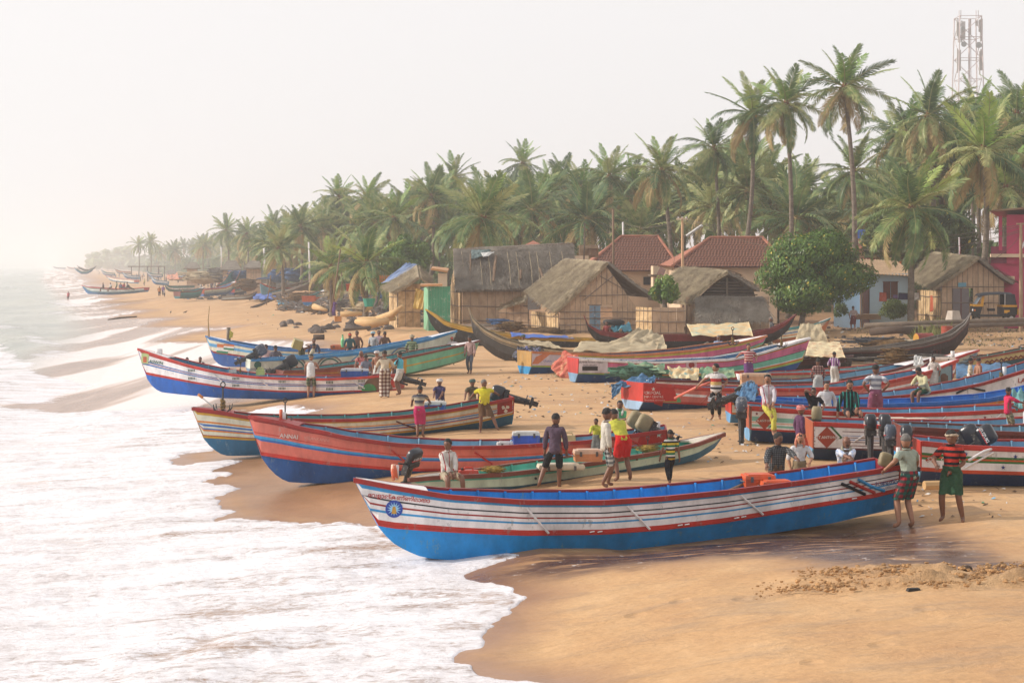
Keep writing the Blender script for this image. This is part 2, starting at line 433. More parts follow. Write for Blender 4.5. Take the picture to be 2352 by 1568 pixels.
rn=fbm(X*3.1,Y*3.1,40,4)
rk=np.clip(1-ridge/0.55,0,1)*np.clip((X-3.7)/2.5,0,1)
Z=Z+rk*(0.03+0.42*np.clip(rn-0.34,0,1))
dirt_m=np.maximum(np.clip((S-34)/14,0,1)*np.clip((Y-70)/22,0,1),0.8*np.clip((S-10)/3,0,1)*np.clip((Y-104)/10,0,1)*np.clip((230-Y)/50,0,1))*np.clip(0.35+(fbm(X*0.2,Y*0.2,50)-0.35)*4,0,1)
rough_m=np.maximum(np.clip((S-12)/8,0,1)*np.clip((Y-36)/8,0,1),rk)
ins_deep=(S<-12)
beach=grid_object('beach_ground',X,Y,Z,m_sand,{'wet':wetm,'dirt':dirt_m,'puddle':pudm,'rough':rough_m})
tag(beach,'golden sandy beach rising from the surf to the village',None,None,'structure')
m_sea,t,b=_new('sea_water_and_foam')
foam=attr(t,'foam');film=attr(t,'film')
vf=mapped(t,(0.42,1.15,1),0.12);vv=mapped(t,(1,1,1))
nA=noise(t,vf,1.1,8,0.66,0.6);nB=noise(t,mapped(t,(0.7,1.1,1),0.12),7.5,6,0.75,0.5);nS=noise(t,mapped(t,(1,0.12,1),0.22),0.8,5,0.6,0.3)
hol=mathn(t,'ADD',mathn(t,'MULTIPLY',nA,0.52),mathn(t,'MULTIPLY',nB,0.48))
fm=mathn(t,'ADD',foam,mathn(t,'MULTIPLY_ADD',hol,1.7,-0.85))
fm=ramp(t,fm,[(0.42,(0,0,0)),(0.62,(1,1,1))])
deep=ramp(t,noise(t,vv,0.05,4),[(0.35,lin((112,118,104))),(0.65,lin((146,146,126)))])
thin=ramp(t,mathn(t,'ADD',mathn(t,'MULTIPLY',attr(t,'band'),0.75),mathn(t,'MULTIPLY',nS,0.35)),[(0.16,lin((146,118,98))),(0.34,lin((186,160,142))),(0.6,lin((228,216,212)))])
wc=mixc(t,film,deep,thin)
fcol=ramp(t,mathn(t,'ADD',mathn(t,'MULTIPLY',nB,0.5),mathn(t,'MULTIPLY',nA,0.5)),[(0.36,lin((176,166,164))),(0.46,lin((214,210,212))),(0.57,lin((232,231,236)))])
colr=mixc(t,fm,wc,fcol)
t.links.new(colr,b.inputs['Base Color'])
t.links.new(mathn(t,'MULTIPLY_ADD',fm,0.55,mathn(t,'MULTIPLY_ADD',film,0.1,0.16)),b.inputs['Roughness'])
b.inputs['Specular IOR Level'].default_value=0.5;b.inputs['IOR'].default_value=1.33
bp=t.nodes.new('ShaderNodeBump');bp.inputs['Distance'].default_value=0.12
t.links.new(mathn(t,'MULTIPLY_ADD',fm,0.6,mathn(t,'MULTIPLY_ADD',film,-0.22,0.25)),bp.inputs['Strength'])
t.links.new(mathn(t,'ADD',nA,mathn(t,'MULTIPLY',mathn(t,'MULTIPLY',nB,fm),0.8)),bp.inputs['Height']);t.links.new(bp.outputs[0],b.inputs['Normal'])
rows=np.concatenate([[610.9,611.6,612.4,613.4,614.6],np.linspace(616,700,70),np.linspace(701.5,1000,170),np.linspace(1002.4,1700,250),[1900,2300]])
cols=np.concatenate([np.linspace(-2600,-130,60),np.linspace(-120,1420,680)])
RY,CXX=np.meshgrid(rows,cols,indexing='ij')
D=F*(CZ-0.35)/(RY-HY);X=(CXX-CX)/F*D;Y=D
T0=terr(X,Y,False);Tt=terr(X,Y);S=shore_s(X,Y)
jx=(fbm(X*1.3,Y*0.9,61,3)-0.47)*np.clip(Y/30,0.8,2)*0.9;jy=(fbm(X*1.4,Y*1.0,66,3)-0.47)*np.clip(Y/30,0.8,2)*1.2
ins=inpoly(X+jx,Y+jy,SWASH);ed=segdist(X+jx,Y+jy,EDGE_W,False)
along=Y*0.97-X*0.25
f1=inpoly(X,Y,FOAM1);f2=inpoly(X,Y,FOAM2)
d1=segdist(X,Y,FOAM1);d2=segdist(X,Y,FOAM2)
sf=np.maximum(np.where(f1,1,-1)*d1,np.where(f2,1,-1)*d2)
dense=np.clip(0.5+sf/(0.5+0.01*Y)+(fbm(X*0.8,Y*0.35,70)-0.47)*1.6,0,1)
band=fbm(X*0.38+0.5*np.sin(Y*0.045),Y*0.022,77,4)
bands=np.clip((band-0.465)*7.0,0,1)
surf_line=np.exp(-((S+15+5*np.sin(along*0.045)+7*(fbm(along*0.03,S*0.05,81)-0.47))/3.0)**2)
breakers=np.clip((fbm(S*0.09,along*0.012,83,3)-0.50)*9,0,1)*np.clip((-S-14)/6,0,1)*np.clip((260+S)/200,0,1)
filmm=np.clip((S+13)/4,0,1)
near=np.clip(1-(Y-30)/50,0,1)
foamv=np.maximum(dense*(0.70+0.6*(fbm(X*0.22,Y*0.5,90)-0.42)),filmm*(0.02+0.26*bands))
foamv=np.maximum(foamv,np.maximum(surf_line*0.5*np.clip((fbm(along*0.06,S*0.2,84)-0.40)*6,0,1)+0.06,breakers*0.5))
lip=np.exp(-(ed/(0.10+0.004*Y))**2)*ins
foamv=np.maximum(foamv,lip*np.where(Y<62,0.95,0.45));foamv=np.clip(foamv,0.06,1)
thick=(0.015+0.028*(1-np.exp(-ed/0.22))*dense+0.01*(1-np.exp(-ed)))
relief=dense*(fbm(X*1.6+0.4*Y,Y*1.1,95,4)-0.40)*0.09*np.clip(ed/0.8,0.1,1)*np.clip(45/Y,0.4,1)
roller=np.clip(fbm(S*0.4,along*0.5,97,3)-0.56,0,1)*0.55*dense*np.clip(ed/2,0,1)
film_z=T0+np.maximum(Tt-T0,0)+thick+np.clip(relief,-0.02,1)+roller
wav=np.clip(-(S+6)/14,0,1)
swell=wav*(0.22*np.sin(S*0.42+1.2*np.sin(along*0.05))+0.32*surf_line+(fbm(X*0.35,Y*0.2,99,4)-0.47)*0.55+0.35*breakers)*np.clip(900/Y,0.1,1)
lvl=0.12+swell
sgn=np.where(ins,1,-1)*ed
Z=np.where(ins,np.maximum(np.minimum(film_z,Tt+0.004+sgn*0.45),lvl),np.maximum(Tt+sgn*0.45,Tt-0.3))
keep=ins.copy()
for _ in range(2):
 k2=keep.copy();k2[1:]|=keep[:-1];k2[:-1]|=keep[1:];k2[:,1:]|=keep[:,:-1];k2[:,:-1]|=keep[:,1:];keep=k2
sea=grid_object('sea_water',X,Y,Z,m_sea,{'foam':foamv,'film':filmm,'band':bands},keep=keep)
tag(sea,'milky sea with white foaming surf running up the beach',None,None,'structure')
hz=MB();hz.box((-0,3170,21.5),(15500,6500,48.6));
m_hz=bpy.data.materials.new('humid_haze');m_hz.use_nodes=True;t=m_hz.node_tree;t.nodes.clear()
o_=t.nodes.new('ShaderNodeOutputMaterial');pv=t.nodes.new('ShaderNodeVolumePrincipled')
pv.inputs['Color'].default_value=(0.98,0.985,1.0,1);pv.inputs['Density'].default_value=0.0007;pv.inputs['Anisotropy'].default_value=0.45
t.links.new(pv.outputs[0],o_.inputs['Volume'])
haze=hz.build('haze',m_hz);tag(haze,'pale humid haze over the whole coast',None,None,'stuff')
lump=MB();rr=random.Random(3)
for ridge_w,n in((RIDGES[0],420),(RIDGES[1],380)):
 for i in range(n):
  k=rr.random()*(len(ridge_w)-1);a=int(k);f=k-a
  x=ridge_w[a][0]*(1-f)+ridge_w[a+1][0]*f+rr.gauss(0,0.1);y=ridge_w[a][1]*(1-f)+ridge_w[a+1][1]*f+rr.gauss(0,0.22)
  r=rr.uniform(0.006,0.026)*(0.6+0.7*min(1,k))
  z=ground(x,y)+0.03+0.07*float(vnoise(x*3,y*3,4))
  lump.ball((x,y,z),(r*1.5,r,r*rr.uniform(0.6,1)),0,7,5,lambda v,w:w*rr.uniform(0.7,1.25))
m_lump=mat('dug_sand',(186,144,98),0.9,0.2,3,0.8,20)
tag(lump.build('sand_lumps',m_lump,base=(6,28,1.3)),'clods of freshly dug orange sand in two ridges',None,None,'stuff')
# ------------------------------------------------------------------ boats
def paint(rgb,worn=0.22,name=None):
 key='paint_%d_%d_%d'%tuple(rgb)
 return mat(key,rgb,0.45,0.07,1.6,0.22,7,rgb2=tuple(int(v*0.80)for v in rgb),stretch=(1.4,1,0.7),spec=0.35,worn=(tuple(int(v*0.45+70)for v in rgb),worn))
C=dict(red=(150,30,26),bred=(186,50,40),salmon=(204,108,94),white=(232,228,228),cream=(214,212,190),lblue=(50,146,204),blue=(34,98,168),navy=(14,64,126),brt=(14,142,220),sky=(112,160,192),teal=(70,138,140),mint=(112,184,156),yellow=(196,150,40),orange=(206,120,36),black=(30,34,42),pink=(206,104,142),brown=(120,60,46),green=(48,112,50),wood=(118,104,88),tar=(40,40,40),ora=(206,84,40),grey=(150,160,160),dteal=(40,112,120),dred=(96,30,34))
def PT(k):return paint(C[k]if isinstance(k,str)else k)
class Hull:
 """a lofted open boat; stations hold plan position, side normal, half widths and heights"""
 def __init__(s,us,C2,n2,wt,wr,wk,zs,zr,zk):
  s.us,s.C,s.n,s.wt,s.wr,s.wk,s.zs,s.zr,s.zk=[np.array(a,float)for a in(us,C2,n2,wt,wr,wk,zs,zr,zk)]
 def at(s,arr,u):
  if arr.ndim==1:return float(np.interp(u,s.us,arr))
  return Vector([float(np.interp(u,s.us,arr[:,i]))for i in range(arr.shape[1])])
 def side_pt(s,u,f,side=1,off=0.0):
  """f 0 = sheer, 1 = rail, 2 = keel"""
  c=s.at(s.C,u);n=s.at(s.n,u)
  if f<=1:
   w=s.at(s.wt,u)*(1-f)+s.at(s.wr,u)*f;z=s.at(s.zs,u)*(1-f)+s.at(s.zr,u)*f
  else:
   g=f-1;w=s.at(s.wr,u)*(1-g)+s.at(s.wk,u)*g;z=s.at(s.zr,u)*(1-g)+s.at(s.zk,u)*g
  w=(w+off)*side
  zk=s.at(s.zk,u)
  if z<zk:z=zk;w=(s.at(s.wk,u)+off)*side
  return Vector((c.x+n.x*w,c.y+n.y*w,z))
 def at_image(s,x,y,off=0.008,fcl=(0,2)):
  """place on the near side seen at picture position x, y"""
  u,f=0.5,0.5
  for _ in range(10):
   lo,hi=0.0,1.0
   inc=proj(s.side_pt(1,f))[0]>proj(s.side_pt(0,f))[0]
   for _ in range(14):
    m=(lo+hi)/2
    if(proj(s.side_pt(m,f))[0]<x)==inc:lo=m
    else:hi=m
   u=(lo+hi)/2
   lo,hi=fcl
   for _ in range(12):
    m=(lo+hi)/2
    if proj(s.side_pt(u,m))[1]<y:lo=m
    else:hi=m
   f=(lo+hi)/2
   if _>100:break
   if abs(proj(s.side_pt(u,f))[0]-x)<0.3:break
  return s.side_pt(u,f,1,off)
def beam_profile(u,W,double,full=0.42):
 a=min(1.0,u/full);w=math.sin(math.pi/2*a)**0.8
 if double:
  b=min(1.0,(1-u)/full);w*=math.sin(math.pi/2*b)**0.8
 elif u>0.6:w*=1-0.16*(u-0.6)/0.4
 return max(W*w,0.012)
def build_hull(t,H,bands,boot,inner,ns,double,ribs=True,deck='white',thwarts=(0.3,0.5,0.7),rail_col=None,rib_every=0.075,deck_end=0.13,transom=None,segs=None,trim=True):
 """t = the boat's Empty. bands = [(fraction down to the rail, colour)], segs = {band index: fn(u) -> colour}"""
 cols=[]
 def ci(c):
  if c not in cols:cols.append(c)
  return cols.index(c)
 us=np.linspace(0,1,ns)
 fr=[0]+[b[0]for b in bands]
 m=MB()
 prof=fr+[1.34,1.7,2.0]
 for side in(1,-1):
  vs=[]
  for u in us:
   for f in prof:vs.append(H.side_pt(u,f,side))
   c=H.at(H.C,u);vs.append(Vector((c.x,c.y,H.at(H.zk,u)-0.01)))
  k=len(prof)+1;fs=[];ms=[]
  for i in range(ns-1):
   for j in range(k-1):
    q=(i*k+j,i*k+j+1,(i+1)*k+j+1,(i+1)*k+j)
    fs.append(q if side<0 else q[::-1])
    if j<len(bands):
     c=bands[j][1]
     if segs and j in segs:c=segs[j]((us[i]+us[i+1])/2)
    else:c=boot
    ms.append(ci(c))
  m.add(vs,fs,ms)
 hull=m.build('hull',[PT(c)for c in cols],t)
 me=hull.data;me.polygons.foreach_set('use_smooth',[False]*len(me.polygons))
 m=MB();th=0.045;vs=[]
 k=7
 for u in us:
  c=H.at(H.C,u);n=H.at(H.n,u);zs,zk=H.at(H.zs,u),H.at(H.zk,u);wt,wr=H.at(H.wt,u),H.at(H.wr,u)
  fl=zk+(zs-zk)*0.3;wi=max(wt-th,0.006);wl=max(wr-th-0.04,0.005)*0.86
  for w,z in((wi,zs-0.004),(wi*0.97,zs-(zs-fl)*0.4),(wl,fl+0.03),(0,fl),(-wl,fl+0.03),(-wi*0.97,zs-(zs-fl)*0.4),(-wi,zs-0.004)):
   vs.append(Vector((c.x+n.x*w,c.y+n.y*w,z)))
 fs=[]
 for i in range(ns-1):
  for j in range(k-1):
   q=(i*k+j,i*k+j+1,(i+1)*k+j+1,(i+1)*k+j);fs.append(q[::-1])
 m.add(vs,fs);inside=m.build('interior',PT(inner),t)
 rc=rail_col or bands[0][1]
 for side in(1,-1):
  m=MB();vs=[]
  for u in us:
   a=H.side_pt(u,0,side,0.028);b_=H.side_pt(u,0,side,-min(0.055,H.at(H.wt,u)*0.8))
   vs+=[a+Vector((0,0,-0.075)),a+Vector((0,0,0.012)),b_+Vector((0,0,0.012)),b_+Vector((0,0,-0.03))]
  fs=[]
  for i in range(ns-1):
   for j in range(4):fs.append((i*4+j,i*4+(j+1)%4,(i+1)*4+(j+1)%4,(i+1)*4+j))
  fs+=[(3,2,1,0),tuple((ns-1)*4+j for j in range(4))]
  m.add(vs,fs);m.build('gunwale',PT(rc),t)
 if trim:
  for side in(1,-1):
   m=MB();vs=[]
   for u in us:
    a=H.side_pt(u,0.965,side,0.02);b_=H.side_pt(u,1.02,side,0.02);c_=H.side_pt(u,1.02,side,-0.01);d_=H.side_pt(u,0.965,side,-0.01)
    vs+=[a,b_,c_,d_]
   fs=[]
   for i in range(ns-1):
    for j in range(4):fs.append((i*4+j,i*4+(j+1)%4,(i+1)*4+(j+1)%4,(i+1)*4+j))
   fs+=[(3,2,1,0),tuple((ns-1)*4+j for j in range(4))]
   m.add(vs,fs);m.build('rubbing_strake',PT(bands[-1][1]),t)
 if ribs:
  u=deck_end+0.05
  while u<(1-deck_end if double else 0.985):
   for side in(1,-1):
    zs=H.at(H.zs,u);zk=H.at(H.zk,u);fl=zk+(zs-zk)*0.3
    p=[H.side_pt(u,0.02,side,-0.062)+Vector((0,0,0.0)),H.side_pt(u,0.55,side,-0.085),Vector((0,0,0))]
    c=H.at(H.C,u);n=H.at(H.n,u);wl=max(H.at(H.wr,u)-0.1,0.02)*0.84*side
    p[2]=Vector((c.x+n.x*wl,c.y+n.y*wl,fl+0.04))
    mm=MB();mm.tube(p,0.026,4);mm.build('rib',PT(inner),t)
   u+=rib_every
 for u in thwarts:
  c=H.at(H.C,u);n=H.at(H.n,u);w=H.at(H.wt,u)-0.07;z=H.at(H.zs,u)-(H.at(H.zs,u)-H.at(H.zk,u))*0.30
  ax=Vector((n.y,-n.x,0));mm=MB()
  R=Matrix(((ax.x,n.x,0),(ax.y,n.y,0),(0,0,1)))
  mm.box((c.x,c.y,z),(0.22,2*w*0.97,0.035),0,R);mm.build('thwart',PT(inner),t)
 if deck:
  ends=[(0.004,deck_end)]+([(1-deck_end,0.996)]if double else[])
  for a,b_ in ends:
   m=MB();q=np.linspace(a,b_,7);vs=[]
   for u in q:
    vs+=[H.side_pt(u,0,1,-0.03)+Vector((0,0,0.006)),H.side_pt(u,0,0,0)+Vector((0,0,0.03)),H.side_pt(u,0,-1,-0.03)+Vector((0,0,0.006))]
   n_=len(q);vs+=[v-Vector((0,0,0.035))for v in vs];o=n_*3;fs=[]
   for i in range(n_-1):
    for j in range(2):fs+=[(i*3+j,i*3+j+1,i*3+j+4,i*3+j+3),(o+i*3+j+3,o+i*3+j+4,o+i*3+j+1,o+i*3+j)]
   e=(n_-1)*3
   for j in range(2):fs+=[(e+j,e+j+1,o+e+j+1,o+e+j),(j+1,j,o+j,o+j+1)]
   m.add(vs,fs);m.build('foredeck',PT(deck),t)
 if not double:
  m=MB();up,lo=transom or(bands[0][1],boot)
  tc_=[ci(up),ci(lo)]
  L=[H.side_pt(1,f,1)for f in(0,1,1.5,2)];R=[H.side_pt(1,f,-1)for f in(0,1,1.5,2)]
  c=H.at(H.C,1);ax=(H.at(H.C,1)-H.at(H.C,0.95));ax=Vector((ax.x,ax.y,0)).normalized()*0.012
  kb=Vector((c.x,c.y,H.at(H.zk,1)-0.01))
  dz=(H.at(H.zs,1)-H.at(H.zr,1))
  m=MB()
  m.slab([L[0],L[1],R[1],R[0]],0.03,0,ax.normalized())
  m.slab([L[1],L[2],L[3],kb,R[3],R[2],R[1]],0.03,1,ax.normalized())
  m.build('transom',[PT(up),PT(lo)],t)
 return hull
def boat(name,label,sheer,keel,dB,dS,bands,boot,inner,rail=None,W=0.78,double=False,ns=46,group=None,cat='boat',**kw):
 """sheer, rail and keel are curves read off the near side; their first point is the bow"""
 xb,xs=sheer[0][0],sheer[-1][0]
 B=P(xb,sheer[0][1],dB);S=P(xs,sheer[-1][1],dS)
 ax=Vector((S.x-B.x,S.y-B.y));L=ax.length;ax.normalize()
 n=Vector((ax.y,-ax.x));
 if n.y>0:n=-n
 if not double:
  for _ in range(4):
   w_=W*0.84;q_=P(xs,sheer[-1][1],dS-w_*abs(n.y));S=Vector((q_.x-n.x*w_,q_.y-n.y*w_,q_.z));ax=Vector((S.x-B.x,S.y-B.y));L=ax.length;ax.normalize();n=Vector((ax.y,-ax.x));n=-n if n.y>0 else n
 us=np.concatenate([np.linspace(0,0.12,21)[:-1],np.linspace(0.12,1,ns-12)])
 if double:us=np.concatenate([np.linspace(0,0.12,13)[:-1],np.linspace(0.12,0.88,ns-24),np.linspace(0.88,1,13)[1:]])
 if rail and rail[0][0]==sheer[0][0]and len(rail)>1 and keel[1][1]>sheer[1][1]+6:rail=[(rail[0][0],rail[1][1]+sheer[0][1]-interp(sheer,rail[1][0]))]+list(rail[1:])
 rail=rail or[(a[0],interp(sheer,a[0])*0.35+interp(keel,a[0])*0.65)for a in sheer]
 Cs,wts,wrs,wks,zss,zrs,zks=[],[],[],[],[],[],[]
 maxd=0
 rows=[]
 for u in us:
  c=Vector((B.x+ax.x*L*u,B.y+ax.y*L*u));wt=beam_profile(u,W,double)
  def zat(curve,w):
   p=c+n*w;xi=CX+F*p.x/p.y
   return CZ-(interp(curve,xi)-HY)/F*p.y
  zs=zat(sheer,wt);zk=min(zat(keel,wt*0.45),zs-0.002);zr=min(zat(rail,wt*0.92),zs-0.01)
  rows.append((c,wt,zs,zr,zk));maxd=max(maxd,zs-zk)
 for(c,wt,zs,zr,zk),u in zip(rows,us):
  dpt=(zs-zk)/maxd
  wr=wt*(0.55+0.39*min(1,dpt*1.15));wk=wr*0.62*min(1,dpt*1.1)**0.8
  if double is False and u<0.25:wr*=0.75+u;wk*=0.35+u*2.6
  Cs.append(c);wts.append(wt);wrs.append(wr);wks.append(max(wk,0.004));zss.append(zs);zrs.append(zr);zks.append(zk)
 H=Hull(us,Cs,[n]*len(us),wts,wrs,wks,zss,zrs,zks)
 mid=H.at(H.C,0.5)
 t=thing(name,label,cat,(mid.x,mid.y,H.at(H.zk,0.5)),0,group)
 build_hull(t,H,bands,boot,inner,ns,double,**kw)
 return t,H
def decal(t,H,name,polys,material,x,y,d=None,rot=0.0,off=0.012,label=None,scale=1.0):
 """flat print on the near side; polys in metres about (x, y) of the picture"""
 c0=H.at_image(x,y,off);ppm=F/c0.y;ca,sa=math.cos(rot),math.sin(rot)
 m=MB()
 for vs,fs in polys:
  pts=[]
  for a,b_ in vs:
   a*=scale;b_*=scale
   xi=x+(a*ca-b_*sa)*ppm;yi=y-(a*sa+b_*ca)*ppm
   pts.append(H.at_image(xi,yi,off))
  m.add(pts,fs)
 o=m.build(name,material,t)
 if label:o['label']=label
 return o
TXT={}
def text_poly(s,size,bold=False):
 key=(s,size,bold)
 if key in TXT:return TXT[key]
 cu=bpy.data.curves.new('lettering','FONT');cu.body=s;cu.size=size;cu.align_x='CENTER';cu.align_y='CENTER';cu.resolution_u=1
 if bold:cu.offset=size*0.016
 ob=bpy.data.objects.new('lettering',cu);COL.objects.link(ob)
 dg=bpy.context.evaluated_depsgraph_get();me=bpy.data.meshes.new_from_object(ob.evaluated_get(dg))
 vs=[(v.co.x,v.co.y)for v in me.vertices];fs=[tuple(p.vertices)for p in me.polygons]
 bpy.data.objects.remove(ob);bpy.data.curves.remove(cu);bpy.data.meshes.remove(me)
 TXT[key]=(vs,fs);return TXT[key]
def letters(t,H,s,size,col,x,y,rot=0.0,bold=True,off=0.018):return decal(t,H,'lettering',[text_poly(s,size,bold)],paint(col,0.36),x,y,rot=rot,off=off)
def ringpoly(r0,r1,a0=0,a1=360,n=28):
 vs=[];fs=[]
 for i in range(n+1):
  a=math.radians(a0+(a1-a0)*i/n);vs+=[(r0*math.cos(a),r0*math.sin(a)),(r1*math.cos(a),r1*math.sin(a))]
 for i in range(n):fs.append((2*i,2*i+1,2*i+3,2*i+2))
 return vs,fs
def rect(w,h,nx=6,ny=4,cx=0,cy=0):
 vs=[(cx-w/2+w*i/nx,cy-h/2+h*j/ny)for j in range(ny+1)for i in range(nx+1)]
 return vs,[(j*(nx+1)+i,j*(nx+1)+i+1,(j+1)*(nx+1)+i+1,(j+1)*(nx+1)+i)for j in range(ny)for i in range(nx)]
def star(r,cx=0,cy=0):
 vs=[(cx,cy)]+[(cx+(r if k%2==0 else r*0.42)*math.sin(k*math.pi/5),cy+(r if k%2==0 else r*0.42)*math.cos(k*math.pi/5))for k in range(10)]
 return vs,[(0,1+k,1+(k+1)%10)for k in range(10)]
def bars(t,H,xs,col,f0=0.12,f1=0.95,dx=26,name='prop_bar'):
 """slanting wooden bars fixed to the near side"""
 for x,sgn in xs:
  def pt(xx,f):
   lo,hi=0.0,1.0;inc=proj(H.side_pt(1,f))[0]>proj(H.side_pt(0,f))[0]
   for _ in range(16):
    m_=(lo+hi)/2
    if(proj(H.side_pt(m_,f))[0]<xx)==inc:lo=m_
    else:hi=m_
   return H.side_pt(lo,f,1,0.03)
  mm=MB();mm.tube([pt(x,f0),pt(x+sgn*dx/2,(f0+f1)/2),pt(x+sgn*dx,f1)],0.02,4,flat=1.0);mm.build(name,PT(col),t)
BO={}
R_='fishing boats drawn up on the beach'
sheer1=[(812,1098),(900,1115),(1032,1137),(1205,1149),(1386,1150),(1520,1141),(1665,1127),(1850,1103),(2010,1079),(2066,1069)]
keel1=[(812,1098),(868,1208),(884,1228),(905,1248),(930,1263),(960,1276),(990,1283),(1055,1286),(1200,1281),(1386,1270),(1500,1260),(1700,1235),(1900,1203),(2066,1166)]
rail1=[(812,1140),(862,1206),(905,1213),(1050,1222),(1205,1228),(1386,1226),(1520,1216),(1665,1199),(1850,1168),(2010,1142),(2066,1128)]
W_='white'
t,H=boat('fishing_boat','bright blue and white striped fishing boat nearest the camera',sheer1,keel1,31.2,32.8,[(0.085,'red'),(0.19,'lblue'),(0.345,W_),(0.385,'black'),(0.485,W_),(0.53,'red'),(0.625,W_),(0.68,'lblue'),(0.86,W_),(1,'bred')],(14,140,214),'brt',rail1,W=0.76,ns=70,group=R_,rib_every=0.052,thwarts=(0.22,0.45,0.72,0.86),transom=('red','lblue'))
BO['front']=(t,H)
letters(t,H,'േവളാങ്കണ്ണിമാതാ',0.105,(176,34,30),916,1143,rot=-0.10)
decal(t,H,'emblem',[ringpoly(0.0,0.155,n=32)],paint((40,70,160),0.1),905,1168,off=0.016)
decal(t,H,'emblem_glow',[([(0,0)]+[((0.13 if k%2 else 0.06)*math.cos(k*math.pi/14),(0.13 if k%2 else 0.06)*math.sin(k*math.pi/14))for k in range(28)],[(0,1+k,1+(k+1)%28)for k in range(28)])],paint((150,200,232),0.1),905,1168,off=0.019)
decal(t,H,'emblem_figure',[rect(0.05,0.13,2,3,0,-0.035),ringpoly(0,0.028,n=10),(([(-0.045,-0.1),(0.045,-0.1),(0.03,0.0),(-0.03,0.0)],[(0,1,2,3)]))],paint((196,150,60),0.1),905,1166,off=0.022)
letters(t,H,'St.ആന്റണി',0.10,(40,50,120),2045,1107,rot=0.13)
letters(t,H,'പുല്ലുവിള',0.06,(40,50,120),2046,1118,rot=0.13,bold=False)
bars(t,H,[(1208,1),(1440,1),(1700,1)],'white',0.2,0.95,52)
for i,c in enumerate(('black','bred','lblue')):
 m=MB();m.tube([H.at_image(1932+i*19,1110-i*5,0.02),H.at_image(1960+i*20,1122-i*3,0.02),H.at_image(1987+i*22,1135-i*4,0.02)],0.03,4);m.build('diagonal_strip',PT(c),t)
for x in(1360,1378,1562,1578,1692,1708,1962):
 y=interp(rail1,x)-6;m=MB();m.tube([H.at_image(x-6,y+1,0.024),H.at_image(x+5,y-1,0.024)],0.012,4);m.build('drain_slot',PT('white'),t)
sh=[(570,954),(592,958),(640,966),(690,980),(746,990),(788,1001),(909,1018),(1040,1025),(1148,1024),(1223,1020),(1346,1012),(1425,1001),(1530,987)]
kl=[(570,954),(597,1046),(608,1064),(625,1084),(642,1098),(662,1107),(700,1109),(900,1109),(1100,1104),(1300,1090),(1420,1076),(1530,1054)]
rl=[(570,990),(597,1045),(746,1066),(909,1080),(966,1082),(1148,1080),(1300,1070),(1530,1040)]
t,H=boat('fishing_boat','salmon red fishing boat with one blue stripe and white bow lettering ANNAI',sh,kl,42,41.4,[(0.13,'red'),(0.40,'salmon'),(0.43,'bred'),(0.49,'salmon'),(0.56,'lblue'),(0.62,'blue'),(0.91,'salmon'),(1,'bred')],(34,88,156),'sky',rl,W=0.8,ns=60,group=R_,deck='red',transom=('red','lblue'))
BO['annai']=(t,H)
letters(t,H,'ANNAI',0.14,(214,200,196),664,1002,rot=-0.1)
letters(t,H,'VELANKANNI',0.10,(206,150,140),728,1008,rot=-0.12,bold=False)
bars(t,H,[(898,1),(1090,1),(1290,1),(1450,1)],'bred',0.25,0.75,42,'oar_rest')
decal(t,H,'painted_disc',[ringpoly(0,0.42,0,180,n=20)],paint((190,40,30),0.3),1505,1024)
letters(t,H,'CRUCIAL',0.10,(222,214,208),1508,1020,rot=0.14)
decal(t,H,'painted_star',[star(0.07)],paint((222,214,208),0.3),1513,998,off=0.016)
sh=[(440,936),(480,940),(518,946),(571,956),(640,961),(746,963),(821,962),(931,954),(1041,939),(1148,919),(1179,912)]
kl=[(440,936),(467,1006),(476,1018),(487,1029),(505,1042),(524,1047),(595,1045),(700,1040),(800,1030),(981,1007),(1100,990),(1176,974)]
rl=[(440,970),(467,1005),(584,1011),(660,1008),(733,1004),(860,1000),(997,987),(1100,970),(1179,951)]
t,H=boat('fishing_boat','weathered cream boat with yellow, orange and blue stripes, anchor standing at its bow',sh,kl,48.5,49.9,[(0.14,'red'),(0.22,'yellow'),(0.42,'cream'),(0.48,'orange'),(0.52,'cream'),(0.60,(58,110,178)),(0.66,'cream'),(0.71,(58,110,178)),(0.77,'orange'),(0.90,'cream'),(0.93,'red'),(1,'yellow')],(38,106,146),'teal',rl,W=0.8,ns=56,group=R_,deck='red',transom=('red','lblue'))
BO['striped']=(t,H)
bars(t,H,[(700,1),(910,1),(1185-10-10,-1)][:2]+[(1040+120-40,0)][:0],(96,50,36),0.3,0.9,50,'oar_rest')
for sgn in(0,120,240):
 a0=sgn;decal(t,H,'painted_propeller',[([(0,0)]+[(0.12*math.cos(math.radians(a0+q))*(1 if 10<q<60 else 0.8),0.12*math.sin(math.radians(a0+q))*(1 if 10<q<60 else 0.8))for q in(0,20,40,60,75)],[(0,1,2),(0,2,3),(0,3,4),(0,4,5)])],paint((212,206,190),0.2),1161,938)
m=MB();m.box((0,0,0),(0.01,0.01,0.01))
def plate(t,H,x0,x1,f0,f1,colr,name='painted_panel',off=0.01,n=10):
 mm=MB();inc=None
 def uu(xx,f):
  lo,hi=0.0,1.0;inc=proj(H.side_pt(1,f))[0]>proj(H.side_pt(0,f))[0]
  for _ in range(16):
   m_=(lo+hi)/2
   if(proj(H.side_pt(m_,f))[0]<xx)==inc:lo=m_
   else:hi=m_
  return lo
 mm.grid(lambda a,b_:H.side_pt(uu(x0+(x1-x0)*a,f0+(f1-f0)*b_),f0+(f1-f0)*b_,1,off),n,4)
 return mm.build(name,PT(colr),t)
plate(t,H,1142,1177,0.02,0.84,'red')
letters(t,H,'AVE',0.10,(200,180,170),1136,942,bold=False)
sh=[(316,800),(340,808),(363,816),(430,837),(480,849),(529,858),(580,864),(639,867),(746,869),(821,866),(871,862),(909,858)]
